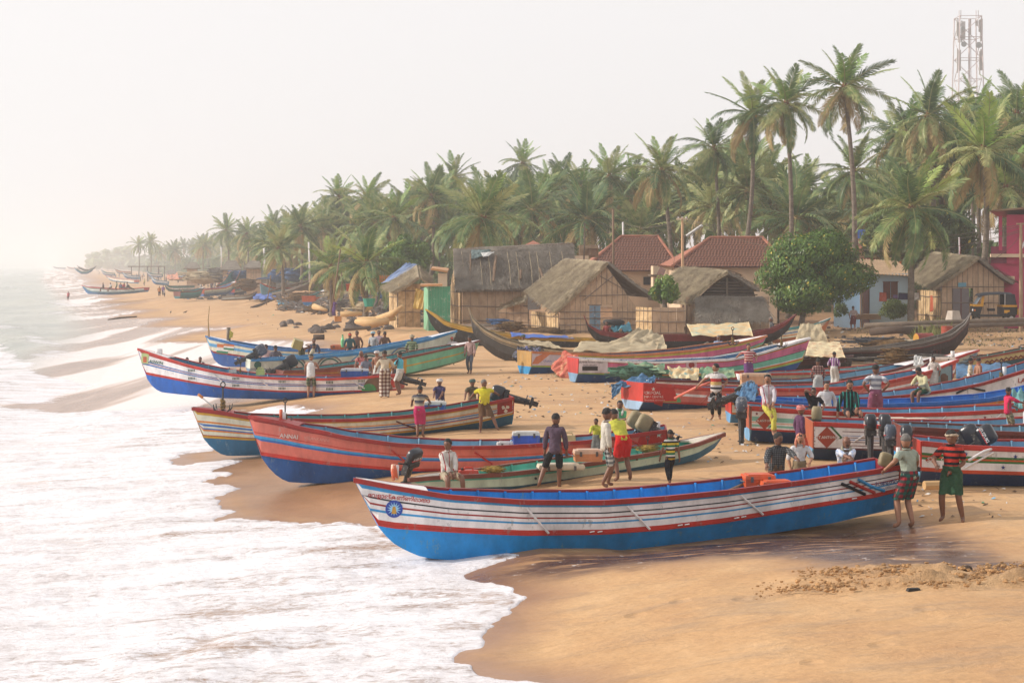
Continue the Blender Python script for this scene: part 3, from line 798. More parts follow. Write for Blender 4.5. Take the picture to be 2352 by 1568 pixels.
kl=[(316,800),(332,859),(338,872),(346,884),(357,894),(371,901),(410,905),(452,909),(507,914),(628,917),(760,917),(876,914),(909,909)]
rl=[(316,830),(332,859),(441,879),(529,893),(639,900),(746,902),(843,899),(909,896)]
t,H=boat('fishing_boat','white boat with red rims, blue pinstripes and green bow lettering ASWIN',sh,kl,67.5,65.6,[(0.16,'bred'),(0.42,W_),(0.47,'blue'),(0.485,W_),(0.51,'red'),(0.535,W_),(0.60,'blue'),(0.9,W_),(1,'bred')],(26,102,196),(70,128,162),rl,W=0.8,ns=52,group=R_,transom=('bred','white'))
BO['aswin']=(t,H)
letters(t,H,'ASWIN',0.17,(30,96,80),359,832,rot=-0.16)
decal(t,H,'picture',[rect(0.28,0.40)],paint((176,190,130),0.2),333,823,rot=-0.1)
decal(t,H,'picture_figure',[rect(0.14,0.22,2,2,0,-0.06),ringpoly(0,0.055,n=10)],paint((190,96,60),0.2),333,822,off=0.016)
bars(t,H,[(490,1),(595,1),(690,1),(808,1)],'white',0.2,0.8,30)
for x in(440,542,648,757,830,892):
 for f in(0.28,0.74):
  y=interp(sh,x)*(1-f)+interp(rl,x)*f
  decal(t,H,'oval_marks',[rect(0.03,0.09,1,1,k*0.055-0.11)for k in range(5)],paint((46,80,66),0.2),x,y)
plate(t,H,890,908,0.02,0.85,'bred')
decal(t,H,'painted_arc',[ringpoly(0,0.55,0,180,n=16)],paint((110,84,66),0.2),868,896,off=0.014)
decal(t,H,'painted_arc',[ringpoly(0,0.28,0,180,n=12)],paint((60,140,80),0.2),848,898,off=0.02)
letters(t,H,'CIAL',0.09,(220,214,210),898,868)
sh=[(472,771),(500,778),(529,785),(573,794),(647,802),(704,804),(787,804),(846,800),(907,793)]
kl=[(472,771),(484,810),(492,828),(500,835),(508,840),(521,842),(577,843),(750,842),(907,834)]
rl=[(472,795),(484,809),(573,821),(700,828),(907,820)]
t,H=boat('fishing_boat','sky blue and cream boat with a small painted flag and yellow pennant at bow',sh,kl,84,83,[(0.2,(60,120,184)),(0.4,'cream'),(0.62,(96,160,206)),(0.9,'cream'),(1,'red')],(44,92,160),(70,120,160),rl,W=0.8,ns=44,group=R_)
BO['flag']=(t,H)
for dx,c in((0,(196,110,60)),(0,(214,212,206)),(0,(50,120,90))):pass
for k,c in enumerate(((196,110,60),(214,212,206),(50,120,90))):
 decal(t,H,'painted_flag',[rect(0.55,0.16,4,1,0,0.16-k*0.16)],paint(c,0.15),511,802,rot=-0.1,off=0.016)
 decal(t,H,'painted_flag',[rect(0.5,0.09,4,1,0,0.09-k*0.09)],paint(c,0.15),526,797,rot=-0.1,off=0.02)
sh=[(1050,759),(1030,764),(984,777),(907,793),(860,803),(805,811),(702,821),(640,824),(577,826)]
kl=[(1050,759),(1047,772),(1042,786),(1020,802),(985,818),(907,838),(805,850),(702,855),(577,853)]
rl=[(1050,762),(1042,784),(1000,806),(907,832),(805,845),(702,850),(577,847)]
t,H=boat('fishing_boat','pale grey boat with sky blue rim and painted rings along its side',sh,kl,79,76,[(0.2,(48,132,190)),(0.93,(196,204,192)),(1,(120,128,130))],(110,124,130),(96,150,180),rl,W=0.8,ns=44,group=R_,transom=((196,204,192),(70,110,140)))
BO['rings']=(t,H)
for x in(675,758,850,925):
 y=interp(kl,x)-4
 for r0,r1,c in((0.55,0.62,(120,110,108)),(0.44,0.5,(40,100,100)),(0.3,0.4,(214,206,200)),(0.0,0.24,(176,110,60))):
  decal(t,H,'painted_ring',[ringpoly(r0,r1,0,180,18)],paint(c,0.2),x,y,off=0.016)
decal(t,H,'painted_badge',[ringpoly(0.0,0.16,n=18)],paint((40,96,84),0.2),592,838)
bars(t,H,[(640,1),(790,1),(880,1)],(60,130,180),0.9,0.2,32)
sh=[(1102,781),(1085,786),(1036,797),(959,814),(895,826),(830,835),(754,845),(700,849),(654,851)]
kl=[(1102,781),(1100,799),(1094,808),(1086,816),(1061,830),(1000,846),(941,859),(880,865),(800,869),(654,868)]
rl=[(1102,782),(1099,800),(1084,815),(1050,830),(1000,842),(941,856),(880,862),(800,866),(654,865)]
def seg7(u):return(118,186,150)if u<0.42 else((190,144,50)if u<0.56 else('mint' if u<0.5 else(168,88,66)))
t,H=boat('fishing_boat','mint green boat with orange line, its aft half faded to ochre and red',sh,kl,75,70.5,[(0.13,'brown'),(0.52,'mint'),(0.60,'yellow'),(1,'mint')],(100,160,130),'teal',rl,W=0.8,ns=44,group=R_,segs={1:seg7,3:seg7},rail_col='brown',trim=False)
BO['mint']=(t,H)
sh=[(977,709),(984,713),(995,719),(1023,740),(1072,752),(1136,764),(1213,772),(1367,779),(1470,781)]
kl=[(977,709),(979,722),(985,736),(1000,758),(1023,777),(1059,792),(1100,803),(1200,812),(1400,812),(1470,810)]
t,H=boat('wooden_canoe','black canoe with a yellow rim and a high curved prow before the huts',sh,kl,99,97,[(0.34,(190,150,50)),(1,(34,34,36))],(34,34,36),'wood',None,W=0.7,ns=44,group='wooden canoes with upturned prows',cat='canoe',deck=None,trim=False,thwarts=(0.4,0.6,0.8))
sh=[(1076,706),(1079,716),(1085,733),(1110,757),(1149,778),(1187,790),(1239,800),(1292,807),(1400,812),(1580,816)]
kl=[(1076,706),(1077,732),(1082,755),(1095,780),(1111,798),(1136,818),(1177,834),(1221,846),(1300,852),(1580,850)]
t,H=boat('wooden_canoe','big tarred grey canoe whose curved prow rises beside the walking man in jeans',sh,kl,84,81,[(0.2,(150,130,98)),(0.27,(60,58,56)),(0.34,(140,122,94)),(1,(64,62,60))],(56,54,54),(146,126,96),None,W=0.75,ns=48,group='wooden canoes with upturned prows',cat='canoe',deck=None,trim=False,thwarts=(0.3,0.5,0.7))
BO['grey']=(t,H)
sh=[(1341,723),(1349,744),(1379,760),(1428,766),(1526,770),(1640,769),(1729,762),(1775,755),(1806,739),(1829,721)]
kl=[(1341,723),(1345,742),(1352,762),(1366,780),(1400,796),(1526,808),(1640,808),(1740,796),(1788,778),(1814,755),(1829,721)]
t,H=boat('wooden_canoe','long red over black canoe with both ends upturned before the huts',sh,kl,93,94,[(0.55,(122,34,34)),(1,(36,34,36))],(36,34,36),(110,70,60),None,W=0.75,double=True,ns=52,group='wooden canoes with upturned prows',cat='canoe',deck=None,trim=False,thwarts=(0.3,0.5,0.7))
sh=[(2230,718),(2226,728),(2219,741),(2189,767),(2123,786),(2035,799),(1936,804),(1860,806)]
kl=[(2230,718),(2230,750),(2222,768),(2211,783),(2193,805),(2171,818),(2100,828),(2035,830),(1936,828),(1860,826)]
t,H=boat('wooden_canoe','old dark canoe with a carved red prow curving up on the right',sh,kl,83,81,[(0.16,(110,104,98)),(0.24,(60,30,32)),(0.42,(104,98,92)),(0.5,(112,30,36)),(1,(44,30,34))],(40,30,34),(116,106,94),None,W=0.7,ns=46,group='wooden canoes with upturned prows',cat='canoe',deck=None,trim=False,thwarts=(0.4,0.6,0.8))
letters(t,H,'SYS',0.3,(120,50,52),2152,808,bold=False)
sh=[(1960,815),(1942,820),(1900,824),(1790,827),(1760,827)]
kl=[(1960,815),(1955,850),(1940,862),(1870,866),(1790,866),(1760,862)]
t,H=boat('wooden_canoe','dark red tarred canoe lying under the painted canvas sheet',sh,kl,75,74,[(0.5,(74,32,32)),(1,(40,28,28))],(36,28,30),'wood',None,W=0.7,ns=30,group='wooden canoes with upturned prows',cat='canoe',deck=None,trim=False)
sh=[(1908,730),(1870,745),(1800,756),(1700,764)]
kl=[(1908,730),(1893,764),(1880,776),(1820,788),(1700,794)]
t,H=boat('fishing_boat','cream boat with teal rim and orange lines, its bow behind the leaning canvas',sh,kl,100,101,[(0.2,'teal'),(0.45,'cream'),(0.55,'blue'),(0.7,'cream'),(0.8,'orange'),(1,'cream')],(190,120,80),'teal',None,W=0.7,ns=30,group=R_)
sh=[(1762,770),(1740,776),(1698,786),(1596,803),(1493,812),(1418,815),(1330,812),(1264,810),(1222,807)]
kl=[(1762,770),(1754,788),(1745,802),(1725,818),(1690,834),(1600,852),(1450,862),(1316,864),(1222,860)]
rl=[(1762,775),(1750,794),(1700,818),(1600,838),(1493,846),(1316,844),(1222,842)]
PB=[(0.14,(200,120,70)),(0.26,(190,180,70)),(0.62,'pink'),(0.66,'black'),(0.84,'mint'),(0.92,'orange'),(1,(150,180,80))]
t,H=boat('fishing_boat','pink boat with poster of an arm on its stern, farther of the pink pair',sh,kl,79,73.5,PB,(36,82,140),(70,80,110),rl,W=0.8,ns=48,group=R_,transom=((190,150,90),'lblue'))
BO['pink_back']=(t,H)
decal(t,H,'poster',[rect(1.55,0.62)],paint((206,192,200),0.1),1247,822)
decal(t,H,'poster_arm',[([(-0.6,-0.25),(-0.2,-0.25),(0.25,0.12),(0.35,0.24),(0.1,0.22),(-0.3,0.05)],[(0,1,2,3,4,5)])],paint((206,124,84),0.1),1247,822,off=0.016)
letters(t,H,'Chakra',0.12,(90,110,170),1257,829)
sh=[(1861,775),(1809,791),(1743,811),(1677,824),(1523,831),(1438,829),(1330,823)]
kl=[(1861,775),(1842,831),(1838,838),(1831,846),(1822,854),(1812,860),(1796,866),(1740,872),(1600,880),(1434,881),(1331,877)]
rl=[(1861,790),(1842,830),(1800,841),(1739,853),(1650,862),(1523,866),(1438,862),(1332,858)]
PB2=[(0.08,'white'),(0.13,'green'),(0.18,'orange'),(0.50,'pink'),(0.53,'black'),(0.80,'mint'),(0.84,W_),(0.93,'orange'),(1,(150,180,80))]
t,H=boat('fishing_boat','pink, mint and orange banded boat with the boat yard notice on its stern',sh,kl,71,68,PB2,(36,84,150),(70,118,156),rl,W=0.8,ns=50,group=R_,transom=((190,60,60),(120,160,196)))
BO['pink']=(t,H)
decal(t,H,'notice',[rect(1.3,0.58)],paint((212,204,212),0.1),1357,839)
letters(t,H,'MAMMA BOAT YARD',0.105,(50,46,56),1356,832,bold=False)
letters(t,H,'MARIANAD',0.105,(50,46,56),1355,839,bold=False)
decal(t,H,'notice_fish',[rect(0.6,0.16)],paint((30,30,34),0.1),1355,846,off=0.018)
letters(t,H,'HALLELUYA',0.09,(110,40,60),1834,803,rot=0.24,bold=False)
decal(t,H,'painted_flower',[ringpoly(0,0.22,n=16)],paint((214,180,190),0.2),1588,838)
decal(t,H,'painted_flower',[ringpoly(0,0.12,n=12)],paint((150,40,40),0.2),1588,838,off=0.018)
sh=[(2201,825),(2170,838),(2145,849),(2101,861),(2042,874),(1978,887),(1837,892),(1710,892),(1631,891),(1567,887),(1480,879)]
kl=[(2201,825),(2187,881),(2178,890),(2160,898),(2100,914),(2000,936),(1850,952),(1655,952),(1570,948),(1484,940)]
rl=[(2201,850),(2187,880),(2120,898),(2000,920),(1850,934),(1631,931),(1484,922)]
t,H=boat('fishing_boat','salmon red boat with red, yellow and green circles painted at its stern',sh,kl,61,54.8,[(0.19,'bred'),(0.42,'salmon'),(0.56,'white'),(0.88,'salmon'),(1,'bred')],(22,64,116),(96,144,176),rl,W=0.82,ns=54,group=R_,transom=('bred',(150,180,210)))
BO['crucial']=(t,H)
decal(t,H,'painted_disc',[ringpoly(0,0.52,-20,160,24)],paint((190,36,30),0.2),1484,920,off=0.012)
decal(t,H,'painted_disc',[ringpoly(0,0.96,0,88,20)],paint((190,36,30),0.2),1483,921,off=0.013)
decal(t,H,'painted_disc',[ringpoly(0,0.42,0,180,18)],paint((206,146,40),0.2),1524,922,off=0.010)
decal(t,H,'painted_disc',[ringpoly(0,0.3,0,180,18)],paint((96,160,110),0.2),1542,924,off=0.008)
letters(t,H,'CRUCIAL',0.125,(222,212,206),1498,902);letters(t,H,'MBU CENTRE',0.10,(222,212,206),1501,911,bold=False);letters(t,H,'MUNDAKKAL VETTURNADE',0.05,(222,212,206),1503,919,bold=False)
decal(t,H,'painted_star',[star(0.07)],paint((222,212,206),0.2),1500,893,off=0.018)
decal(t,H,'picture',[rect(0.62,0.9)],paint((30,40,96),0.1),2167,867,rot=0.0)
decal(t,H,'picture_ground',[rect(0.52,0.8)],paint((128,160,172),0.1),2167,867,off=0.017)
decal(t,H,'picture_figure',[rect(0.26,0.42,3,3,0.02,-0.16),ringpoly(0,0.12,n=12)],paint((104,76,66),0.1),2167,865,off=0.021)
bars(t,H,[(1640,-1),(1985,-1)],'salmon',0.1,0.9,34)
for x,c in((2147,(150,34,30)),):pass
sh=[(2147,821),(2101,834),(2057,847),(1991,861),(1903,875),(1837,877),(1700,877),(1508,871)]
kl=[(2147,821),(2138,850),(2120,868),(2000,895),(1837,910),(1508,905)]
t,H=boat('fishing_boat','white boat with dark red rim and pale blue inside, ice boxes on it',sh,kl,68,61.5,[(0.25,'dred'),(0.8,W_),(1,'bred')],'navy',(112,158,184),None,W=0.8,ns=44,group=R_)
BO['dredrim']=(t,H)
sh=[(2249,803),(2220,812),(2189,823),(2101,836),(2000,848),(1860,856),(1720,858)]
kl=[(2249,803),(2240,828),(2225,842),(2194,852),(2101,866),(2000,876),(1720,882)]
t,H=boat('fishing_boat','cream and pale blue boat with brick red rim, its bow highest behind the row',sh,kl,74,68.5,[(0.28,'bred'),(0.7,'cream'),(1,(150,176,190))],(130,160,180),(120,170,180),None,W=0.8,ns=40,group=R_)
sh=[(2760,724),(2600,748),(2480,774),(2352,802),(2300,812),(2250,821),(2235,823)]
kl=[(2760,724),(2720,780),(2600,812),(2480,834),(2352,849),(2244,861),(2235,861)]
t,H=boat('fishing_boat','pale yellow boat with zigzag trim and teal inside running out at the right',sh,kl,68,70,[(0.16,'brown'),(0.5,(196,180,130)),(0.62,(206,190,120)),(0.68,'brown'),(1,(40,80,92))],(36,70,84),(60,140,132),None,W=0.85,ns=40,group=R_)
for k in range(11):
 x=2262+k*11;y=interp(sh,x)*0.62+interp(kl,x)*0.38;y2=interp(sh,x+5.5)*0.74+interp(kl,x+5.5)*0.26
 m=MB();m.tube([H.at_image(x,y,0.02),H.at_image(x+5.5,y2,0.02),H.at_image(x+11,interp(sh,x+11)*0.62+interp(kl,x+11)*0.38,0.02)],0.03,4);m.build('zigzag_trim',PT('brown'),t)
sh=[(2480,798),(2420,822),(2352,850),(2255,880),(2189,893),(2101,905),(2035,911),(1900,916),(1760,916)]
kl=[(2480,798),(2460,850),(2430,880),(2352,915),(2189,945),(2035,955),(1760,955)]
t,H=boat('fishing_boat','white boat with dark red rim and black angular mark on its raised bow',sh,kl,54,51.5,[(0.18,'red'),(0.8,W_),(1,'bred')],'navy',(110,154,186),None,W=0.8,ns=46,group=R_)
BO['la']=(t,H)
letters(t,H,'LA',0.2,(150,40,36),2346,874);m=MB();m.tube([H.at_image(2196,903,.02),H.at_image(2226,890,.02),H.at_image(2262,903-6,.02)],0.03,4);m.build('angular_mark',PT('black'),t)
sh=[(2500,850),(2430,874),(2352,899),(2277,914),(2167,923),(2035,928),(1969,928),(1837,924),(1760,918),(1682,914)]
kl=[(2500,850),(2480,900),(2440,935),(2352,965),(2167,985),(1969,990),(1837,985),(1690,970)]
t,H=boat('fishing_boat','vivid blue and orange rimmed boat lettered FATHIMA on its pale side',sh,kl,49.5,49.5,[(0.26,(30,98,180)),(0.42,'orange'),(0.9,(206,208,198)),(1,'orange')],(60,130,190),(36,118,196),None,W=0.84,ns=48,group=R_,transom=('bred',(96,160,210)),rib_every=0.09)
BO['fathima']=(t,H)
letters(t,H,'FATHIMA   BOAT',0.14,(40,90,130),2146,944)
bars(t,H,[(2050,-1),(2240,-1)],'white',0.3,1.2,40)
sh=[(2560,898),(2450,925),(2352,938),(2255,944),(2167,948),(2057,950),(1969,947),(1879,944),(1796,938),(1727,933)]
kl=[(2560,898),(2540,950),(2500,985),(2400,1008),(2200,1018),(1960,1020),(1809,1017),(1734,1011)]
rl=[(2560,915),(2500,958),(2350,980),(2167,990),(1969,994),(1809,991),(1732,986)]
t,H=boat('fishing_boat','white and mint boat with red rim, a youth in yellow trousers sitting on its stern',sh,kl,45,45,[(0.2,'bred'),(0.42,W_),(0.62,(128,186,172)),(0.66,W_),(0.69,'orange'),(0.76,W_),(0.86,(128,186,172)),(0.93,W_),(1,'bred')],(24,62,112),(112,160,190),rl,W=0.84,ns=50,group=R_,transom=((176,82,56),(110,170,214)),rib_every=0.09)
BO['antony1']=(t,H)
def diamond(t,H,x,y,s,txt):
 decal(t,H,'diamond',[([(-s,0),(0,-s),(s,0),(0,s)],[(0,1,2,3)])],paint((160,62,40),0.25),x,y,off=0.014)
 decal(t,H,'chevron',[([(0.03,s*1.15),(s*1.22,0),(0.03,-s*1.15),(0.08,-s*1.2),(s*1.45,0),(0.08,s*1.2)],[(0,1,4,5),(1,2,3,4)])],paint((40,100,56),0.25),x,y,off=0.012)
 letters(t,H,txt,s*0.36,(226,220,214),x+1,y,off=0.02)
diamond(t,H,1756,966,0.225,'St.ANTONY')
for x,f in((1738,0.3),(1885,0.5),(1900,0.62),(1960,0.34),(2010,0.45),(2100,0.5),(2262,0.36)):
 decal(t,H,'painted_star',[star(0.045)],paint((120,40,50),0.1),x,interp(sh,x)*(1-f)+interp(rl,x)*f)
bars(t,H,[(2045,-1),(2172,-1),(2300,-1)],'white',0.2,0.85,36)
sh=[(2600,930),(2480,958),(2400,970),(2297,977),(2211,979),(2101,977),(1980,974),(1870,969)]
kl=[(2600,930),(2580,990),(2540,1025),(2450,1045),(2200,1058),(2000,1057),(1873,1052)]
rl=[(2600,950),(2500,1010),(2350,1028),(2150,1036),(2002,1033),(1876,1029)]
t,H=boat('fishing_boat','white boat with red rim and clear ST.ANTONY diamond on the stern',sh,kl,41,41.2,[(0.17,'bred'),(0.30,W_),(0.33,'dred'),(0.46,W_),(0.48,'blue'),(0.53,W_),(0.56,'dred'),(0.61,W_),(0.64,'blue'),(0.7,W_),(0.73,'dred'),(0.84,W_),(0.87,'dred'),(0.95,W_),(1,'dred')],(22,58,104),(112,158,188),rl,W=0.84,ns=50,group=R_,transom=((170,84,54),(96,160,206)),rib_every=0.09)
BO['antony2']=(t,H)
plate(t,H,1872,1935,0.18,0.98,'white',off=0.008)
diamond(t,H,1899,1004,0.25,'ST.ANTONY')
bars(t,H,[(2000,-1),(2300,-1)],'white',0.25,0.7,40)
sh=[(2640,962),(2500,985),(2352,993),(2250,989),(2160,984),(2077,980)]
kl=[(2640,962),(2600,1030),(2500,1065),(2352,1085),(2077,1080)]
t,H=boat('fishing_boat','faded brown rimmed boat with green chevron between the two St Antony boats',sh,kl,38.4,38.6,[(0.32,(116,54,44)),(0.5,W_),(0.8,(140,184,160)),(1,'green')],'navy',(112,150,170),None,W=0.82,ns=40,group=R_,transom=((116,54,44),'lblue'))
sh=[(2760,1010),(2620,1024),(2480,1029),(2352,1028),(2216,1023),(2118,1013)]
kl=[(2760,1010),(2740,1070),(2680,1100),(2600,1110),(2352,1114),(2172,1112),(2115,1105)]
rl=[(2760,1030),(2640,1080),(2480,1092),(2352,1090),(2205,1086),(2120,1080)]
t,H=boat('fishing_boat','white boat with red rim and broad green and orange stripes at right edge',sh,kl,36.2,36.4,[(0.17,'bred'),(0.38,W_),(0.47,'green'),(0.53,'ora'),(0.61,'green'),(0.88,W_),(1,(196,74,40))],(24,60,112),(112,158,190),rl,W=0.84,ns=50,group=R_,transom=('bred',(96,160,206)))
BO['right']=(t,H)
decal(t,H,'diamond',[([(-0.02,0),(0.4,-0.36),(0.4,0.36)],[(0,1,2)])],paint((176,66,40),0.2),2127,1056,off=0.014)
letters(t,H,'ST.   G',0.13,(226,220,214),2150,1055)
bars(t,H,[(2282,-1)],'white',0.2,0.8,66)
for x,f in((2218,0.3),(2332,0.34),(2304,0.75)):decal(t,H,'painted_star',[star(0.05)],paint((50,60,130),0.1),x,interp(sh,x)*(1-f)+interp(rl,x)*f)
sh=[(938,1099),(960,1097),(1003,1093),(1065,1091),(1148,1087),(1206,1081),(1256,1075),(1377,1059),(1506,1038),(1601,1018),(1665,994)]
kl=[(938,1099),(942,1128),(1000,1128),(1076,1130),(1186,1130),(1256,1120),(1363,1104),(1529,1074),(1601,1054),(1630,1038),(1648,1024),(1665,994)]
rl=[(938,1110),(1000,1122),(1076,1120),(1186,1116),(1363,1090),(1529,1060),(1601,1040),(1648,1014),(1665,994)]
t,H=boat('fishing_canoe','pale green and teal canoe resting behind the nearest blue boat',sh,kl,36.6,41.3,[(0.16,'brown'),(0.42,(84,176,156)),(1,(190,206,182))],(56,118,150),(84,178,158),rl,W=0.62,double=True,ns=52,group=R_,deck=(206,196,178),trim=False,thwarts=(0.3,0.5,0.66),rib_every=0.08)
BO['teal']=(t,H)
for x,y in((1230,1098),(1462,1068-14),(1290,1103)):decal(t,H,'drain_hole',[ringpoly(0,0.03,n=8)],paint((40,40,40),0.1),x,y)
sh=[(187,655),(205,659),(254,663),(290,663),(330,660)]
kl=[(187,655),(195,669),(202,675),(254,677),(300,674),(330,670)]
boat('fishing_boat','distant teal boat with men aboard touching the far swash',sh,kl,268,262,[(0.2,'bred'),(0.5,(150,170,160)),(0.7,'white'),(1,(120,150,150))],(50,110,160),'teal',None,W=0.8,ns=26,group=R_,ribs=False)
def small_boat(label,x0,y0,x1,y1,d0,d1,h,cols,bowrise=0.5,dbl=False,**kw):
 n=7;sh=[];kl=[]
 for i in range(n):
  k=i/(n-1);x=x0+(x1-x0)*k;y=y0+(y1-y0)*k;ppm=F/(d0+(d1-d0)*k)
  e=(1-k/0.45)**2 if k<0.45 else 0
  e2=((k-0.55)/0.45)**2 if dbl and k>0.55 else 0
  sh.append((x,y-ppm*bowrise*(e+e2)))
  e=(1-k/0.3)**2 if k<0.3 else 0
  e2=((k-0.7)/0.3)**2 if dbl and k>0.7 else 0
  kl.append((x,y+ppm*(h-(h+bowrise-0.02)*max(e,e2))))
 boat('fishing_boat' if not dbl else 'wooden_canoe',label,sh,kl,d0,d1,[(0.2,cols[0]),(0.6,cols[1]),(1,cols[2])],cols[3],cols[4],None,W=0.8,double=dbl,ns=28,group='boats crowding the far beach',cat='boat' if not dbl else 'canoe',ribs=False,trim=False,**kw)
small_boat('hazy pale boat with sitting men beyond the boat in the swash',241,637,308,643,400,390,0.8,['salmon','cream','white','sky','grey'])
small_boat('far teal canoe with both ends upturned, seaward-most of the hazy crowd',170,624,217,624,470,470,0.6,['grey','teal','dteal','blue','wood'],1.3,True)
small_boat('second hazy canoe with upturned ends just behind the seaward teal one',176,618,222,619,560,560,0.6,['grey','wood','tar','tar','wood'],1.3,True)
small_boat('low teal boat end beside three standing children on the far beach',378,657,447,655,262,270,0.9,['grey','teal','white','dteal','sky'],0.2)
small_boat('teal boat lying in front of the far crowd of men',470,668,415,670,232,228,0.9,['brown','teal','dteal','dteal','teal'],0.5)
small_boat('long cream and orange boat where the far crowd leans',545,658,470,664,245,240,1.0,['ora','cream','grey','blue','sky'],0.8)
small_boat('grey wooden boat end below the blue bow on the far beach',590,677,510,681,205,208,0.5,['wood','wood','grey','wood','wood'],0.4)
small_boat('green prow boat rising on the right of the far crowd',552,640,518,656,262,250,1.1,['brown','dteal','teal','dteal','teal'],1.2)
small_boat('pale blue boat with red lines under the far thatched roofs',592,654,540,662,270,262,1.0,['bred','sky','white','navy','sky'],0.9)
small_boat('slim red rimmed boat under the long far roof',508,630,470,640,330,325,0.9,['salmon','cream','salmon','grey','grey'],0.9)
for i,(x0,y0,x1,y1,d,lab)in enumerate([(232,625,262,627,520,'hazy blue boat right of the canoe pair at the far shore'),(262,622,300,624,540,'hazy boat beside the cone shaped shelter far away'),(280,632,318,634,440,'hazy grey boat in front of the open far shed'),(335,628,372,629,430,'hazy pale boat under the open far shed'),(380,634,420,637,380,'hazy boat right of the open far shed'),(430,630,400,632,420,'hazy dark boat behind the orange covered boat'),(120,614,150,614.6,1100,'faint boat farthest out on the hazy spit'),(152,614.6,185,615,1000,'faint boat next to the farthest on the hazy spit'),(345,643,385,646,330,'low blue boat between the open shed and the orange cover')]):
 small_boat(lab,x0,y0,x1,y1,d,d,0.8,[['teal','grey','white','blue','sky'],['wood','salmon','cream','navy','wood'],['sky','white','sky','blue','grey']][i%3],0.8)
def world_boat(label,bow,stern,zb,h,cols,rise,W=0.85,name='fishing_boat',tr=None,ribs=True,ns=24):
 """a boat seen end-on, given by its ends in the world"""
 B,S=Vector(bow),Vector(stern);ax=Vector((S.x-B.x,S.y-B.y));L=ax.length;ax.normalize();n=Vector((ax.y,-ax.x))
 us=np.linspace(0,1,ns);a=[]
 for u in us:
  c=(B.x+ax.x*L*u,B.y+ax.y*L*u);wt=beam_profile(u,W,False);e=max(0,1-u/0.45)**2;e1=max(0,1-u/0.16)**2
  zs=zb+h+rise*e;zk=zb+(h+rise*e)*e1*0.98;k=(zs-zk)/(h+rise*e)
  a.append((c,(n.x,n.y),wt,wt*0.9*(0.5+0.5*k),wt*0.55*k+0.004,zs,zs-(zs-zk)*0.62,zk))
 H=Hull(us,*[[r[i]for r in a]for i in range(8)])
 t=thing(name,label,'boat',((B.x+S.x)/2,(B.y+S.y)/2,zb),0,'boats crowding the far beach')
 build_hull(t,H,[(0.2,cols[0]),(0.6,cols[1]),(1,cols[2])],cols[3],cols[4],ns,False,ribs=ribs,trim=False,thwarts=(0.35,0.6),transom=tr)
 return t,H
g=G(597,684);world_boat('bow-on pale blue boat with red edge above a blue sheet',(g.x,g.y,0),(g.x+2.5,g.y+9,0),g.z,1.15,['bred',(110,170,200),'sky',(110,168,200),'sky'],0.75)
g=G(709,703);world_boat('teal boat with orange stern facing the camera on the far sand',(g.x+0.8,g.y+8.5,0),(g.x,g.y,0),g.z+0.05,1.0,['teal',(196,92,50),(196,92,50),(50,110,160),(96,140,140)],0.6,tr=((196,92,50),(50,120,176)))
g=G(582,640);world_boat('orange sheeted green boat pointing towards the camera far away',(g.x-17,g.y+20,0),(g.x-14,g.y+30,0),g.z,1.3,['bred',(100,170,140),'mint','mint','orange'],0.4)
# ------------------------------------------------------------------ people
SKINS=[mat('skin_%d'%i,c,0.5,0.10,9,0.1,40)for i,c in enumerate([(134,92,70),(152,108,84),(118,80,62),(166,120,94)])]
M_HAIR=mat('black_hair',(22,20,20),0.6,0.2,20,0.8,60);M_HGREY=mat('grey_hair',(128,124,120),0.7,0.2,20,0.8,60)
M_EYE=mat('eye_white',(220,214,204),0.3,0.02,3,0);M_DARK=mat('dark_detail',(26,20,18),0.6,0.1,5,0)
BAKE=[]
def ik(a,t,l1,l2,hint):
 d=t-a;L=d.length;mx=(l1+l2)*0.995
 if L>mx:t=a+d*(mx/L);d=t-a;L=mx
 L=max(L,0.05);q=max(min((l1*l1+L*L-l2*l2)/(2*L),l1),-l1);h=math.sqrt(max(l1*l1-q*q,0))
 u=d.normalized();p=hint-u*hint.dot(u);p=p.normalized()if p.length>1e-4 else u.orthogonal().normalized()
 return a+u*q+p*h,t
def skin_obj(verts,edges,radii,root=0,sub=1):
 me=bpy.data.meshes.new('skeleton');me.from_pydata([tuple(v)for v in verts],edges,[]);me.update()
 o=bpy.data.objects.new('skeleton',me);COL.objects.link(o)
 m=o.modifiers.new('skin','SKIN');m.use_smooth_shade=True;m.branch_smoothing=0.6
 if not me.skin_vertices:pass
 for i,r in enumerate(radii):
  sv=me.skin_vertices[0].data[i];sv.radius=r if isinstance(r,tuple)else(r,r);sv.use_root=(i==root)
 if sub:
  s=o.modifiers.new('sub','SUBSURF');s.levels=sub;s.render_levels=sub
 return o
class Skel:
 def __init__(s):s.v=[];s.e=[];s.r=[]
 def p(s,co,r,parent=None):
  s.v.append(Vector(co));s.r.append(r);i=len(s.v)-1
  if parent is not None:s.e.append((parent,i))
  return i
def head_mesh(mb,c,R,k=1.0,face=True):
 def fn(v,w):
  w=Vector(w)
  if v.y>0.1 and v.z<-0.1:w.y*=0.93;w.x*=0.86+0.1*v.z
  if v.z<-0.55 and v.y>0:w.z*=1.06;w.y+=0.008*k
  if v.y<-0.2:w.y*=1.04
  return R@w
 mb.ball(c,(0.083*k,0.102*k,0.126*k),0,14,11,fn)
 if face:
  def at(x,y,z):return Vector(c)+R@(Vector((x,y,z))*k)
  mb.add([at(-0.016,0.088,-0.022),at(0.016,0.088,-0.022),at(0,0.112,-0.024),at(0,0.09,0.022),at(0,0.09,-0.032)],[(0,4,2),(4,1,2),(0,2,3),(2,1,3)],0)
  for sx in(-1,1):mb.ball(at(0.076*sx,0.0,-0.01),(0.012*k,0.02*k,0.032*k),0,6,5,lambda v,w:R@w)
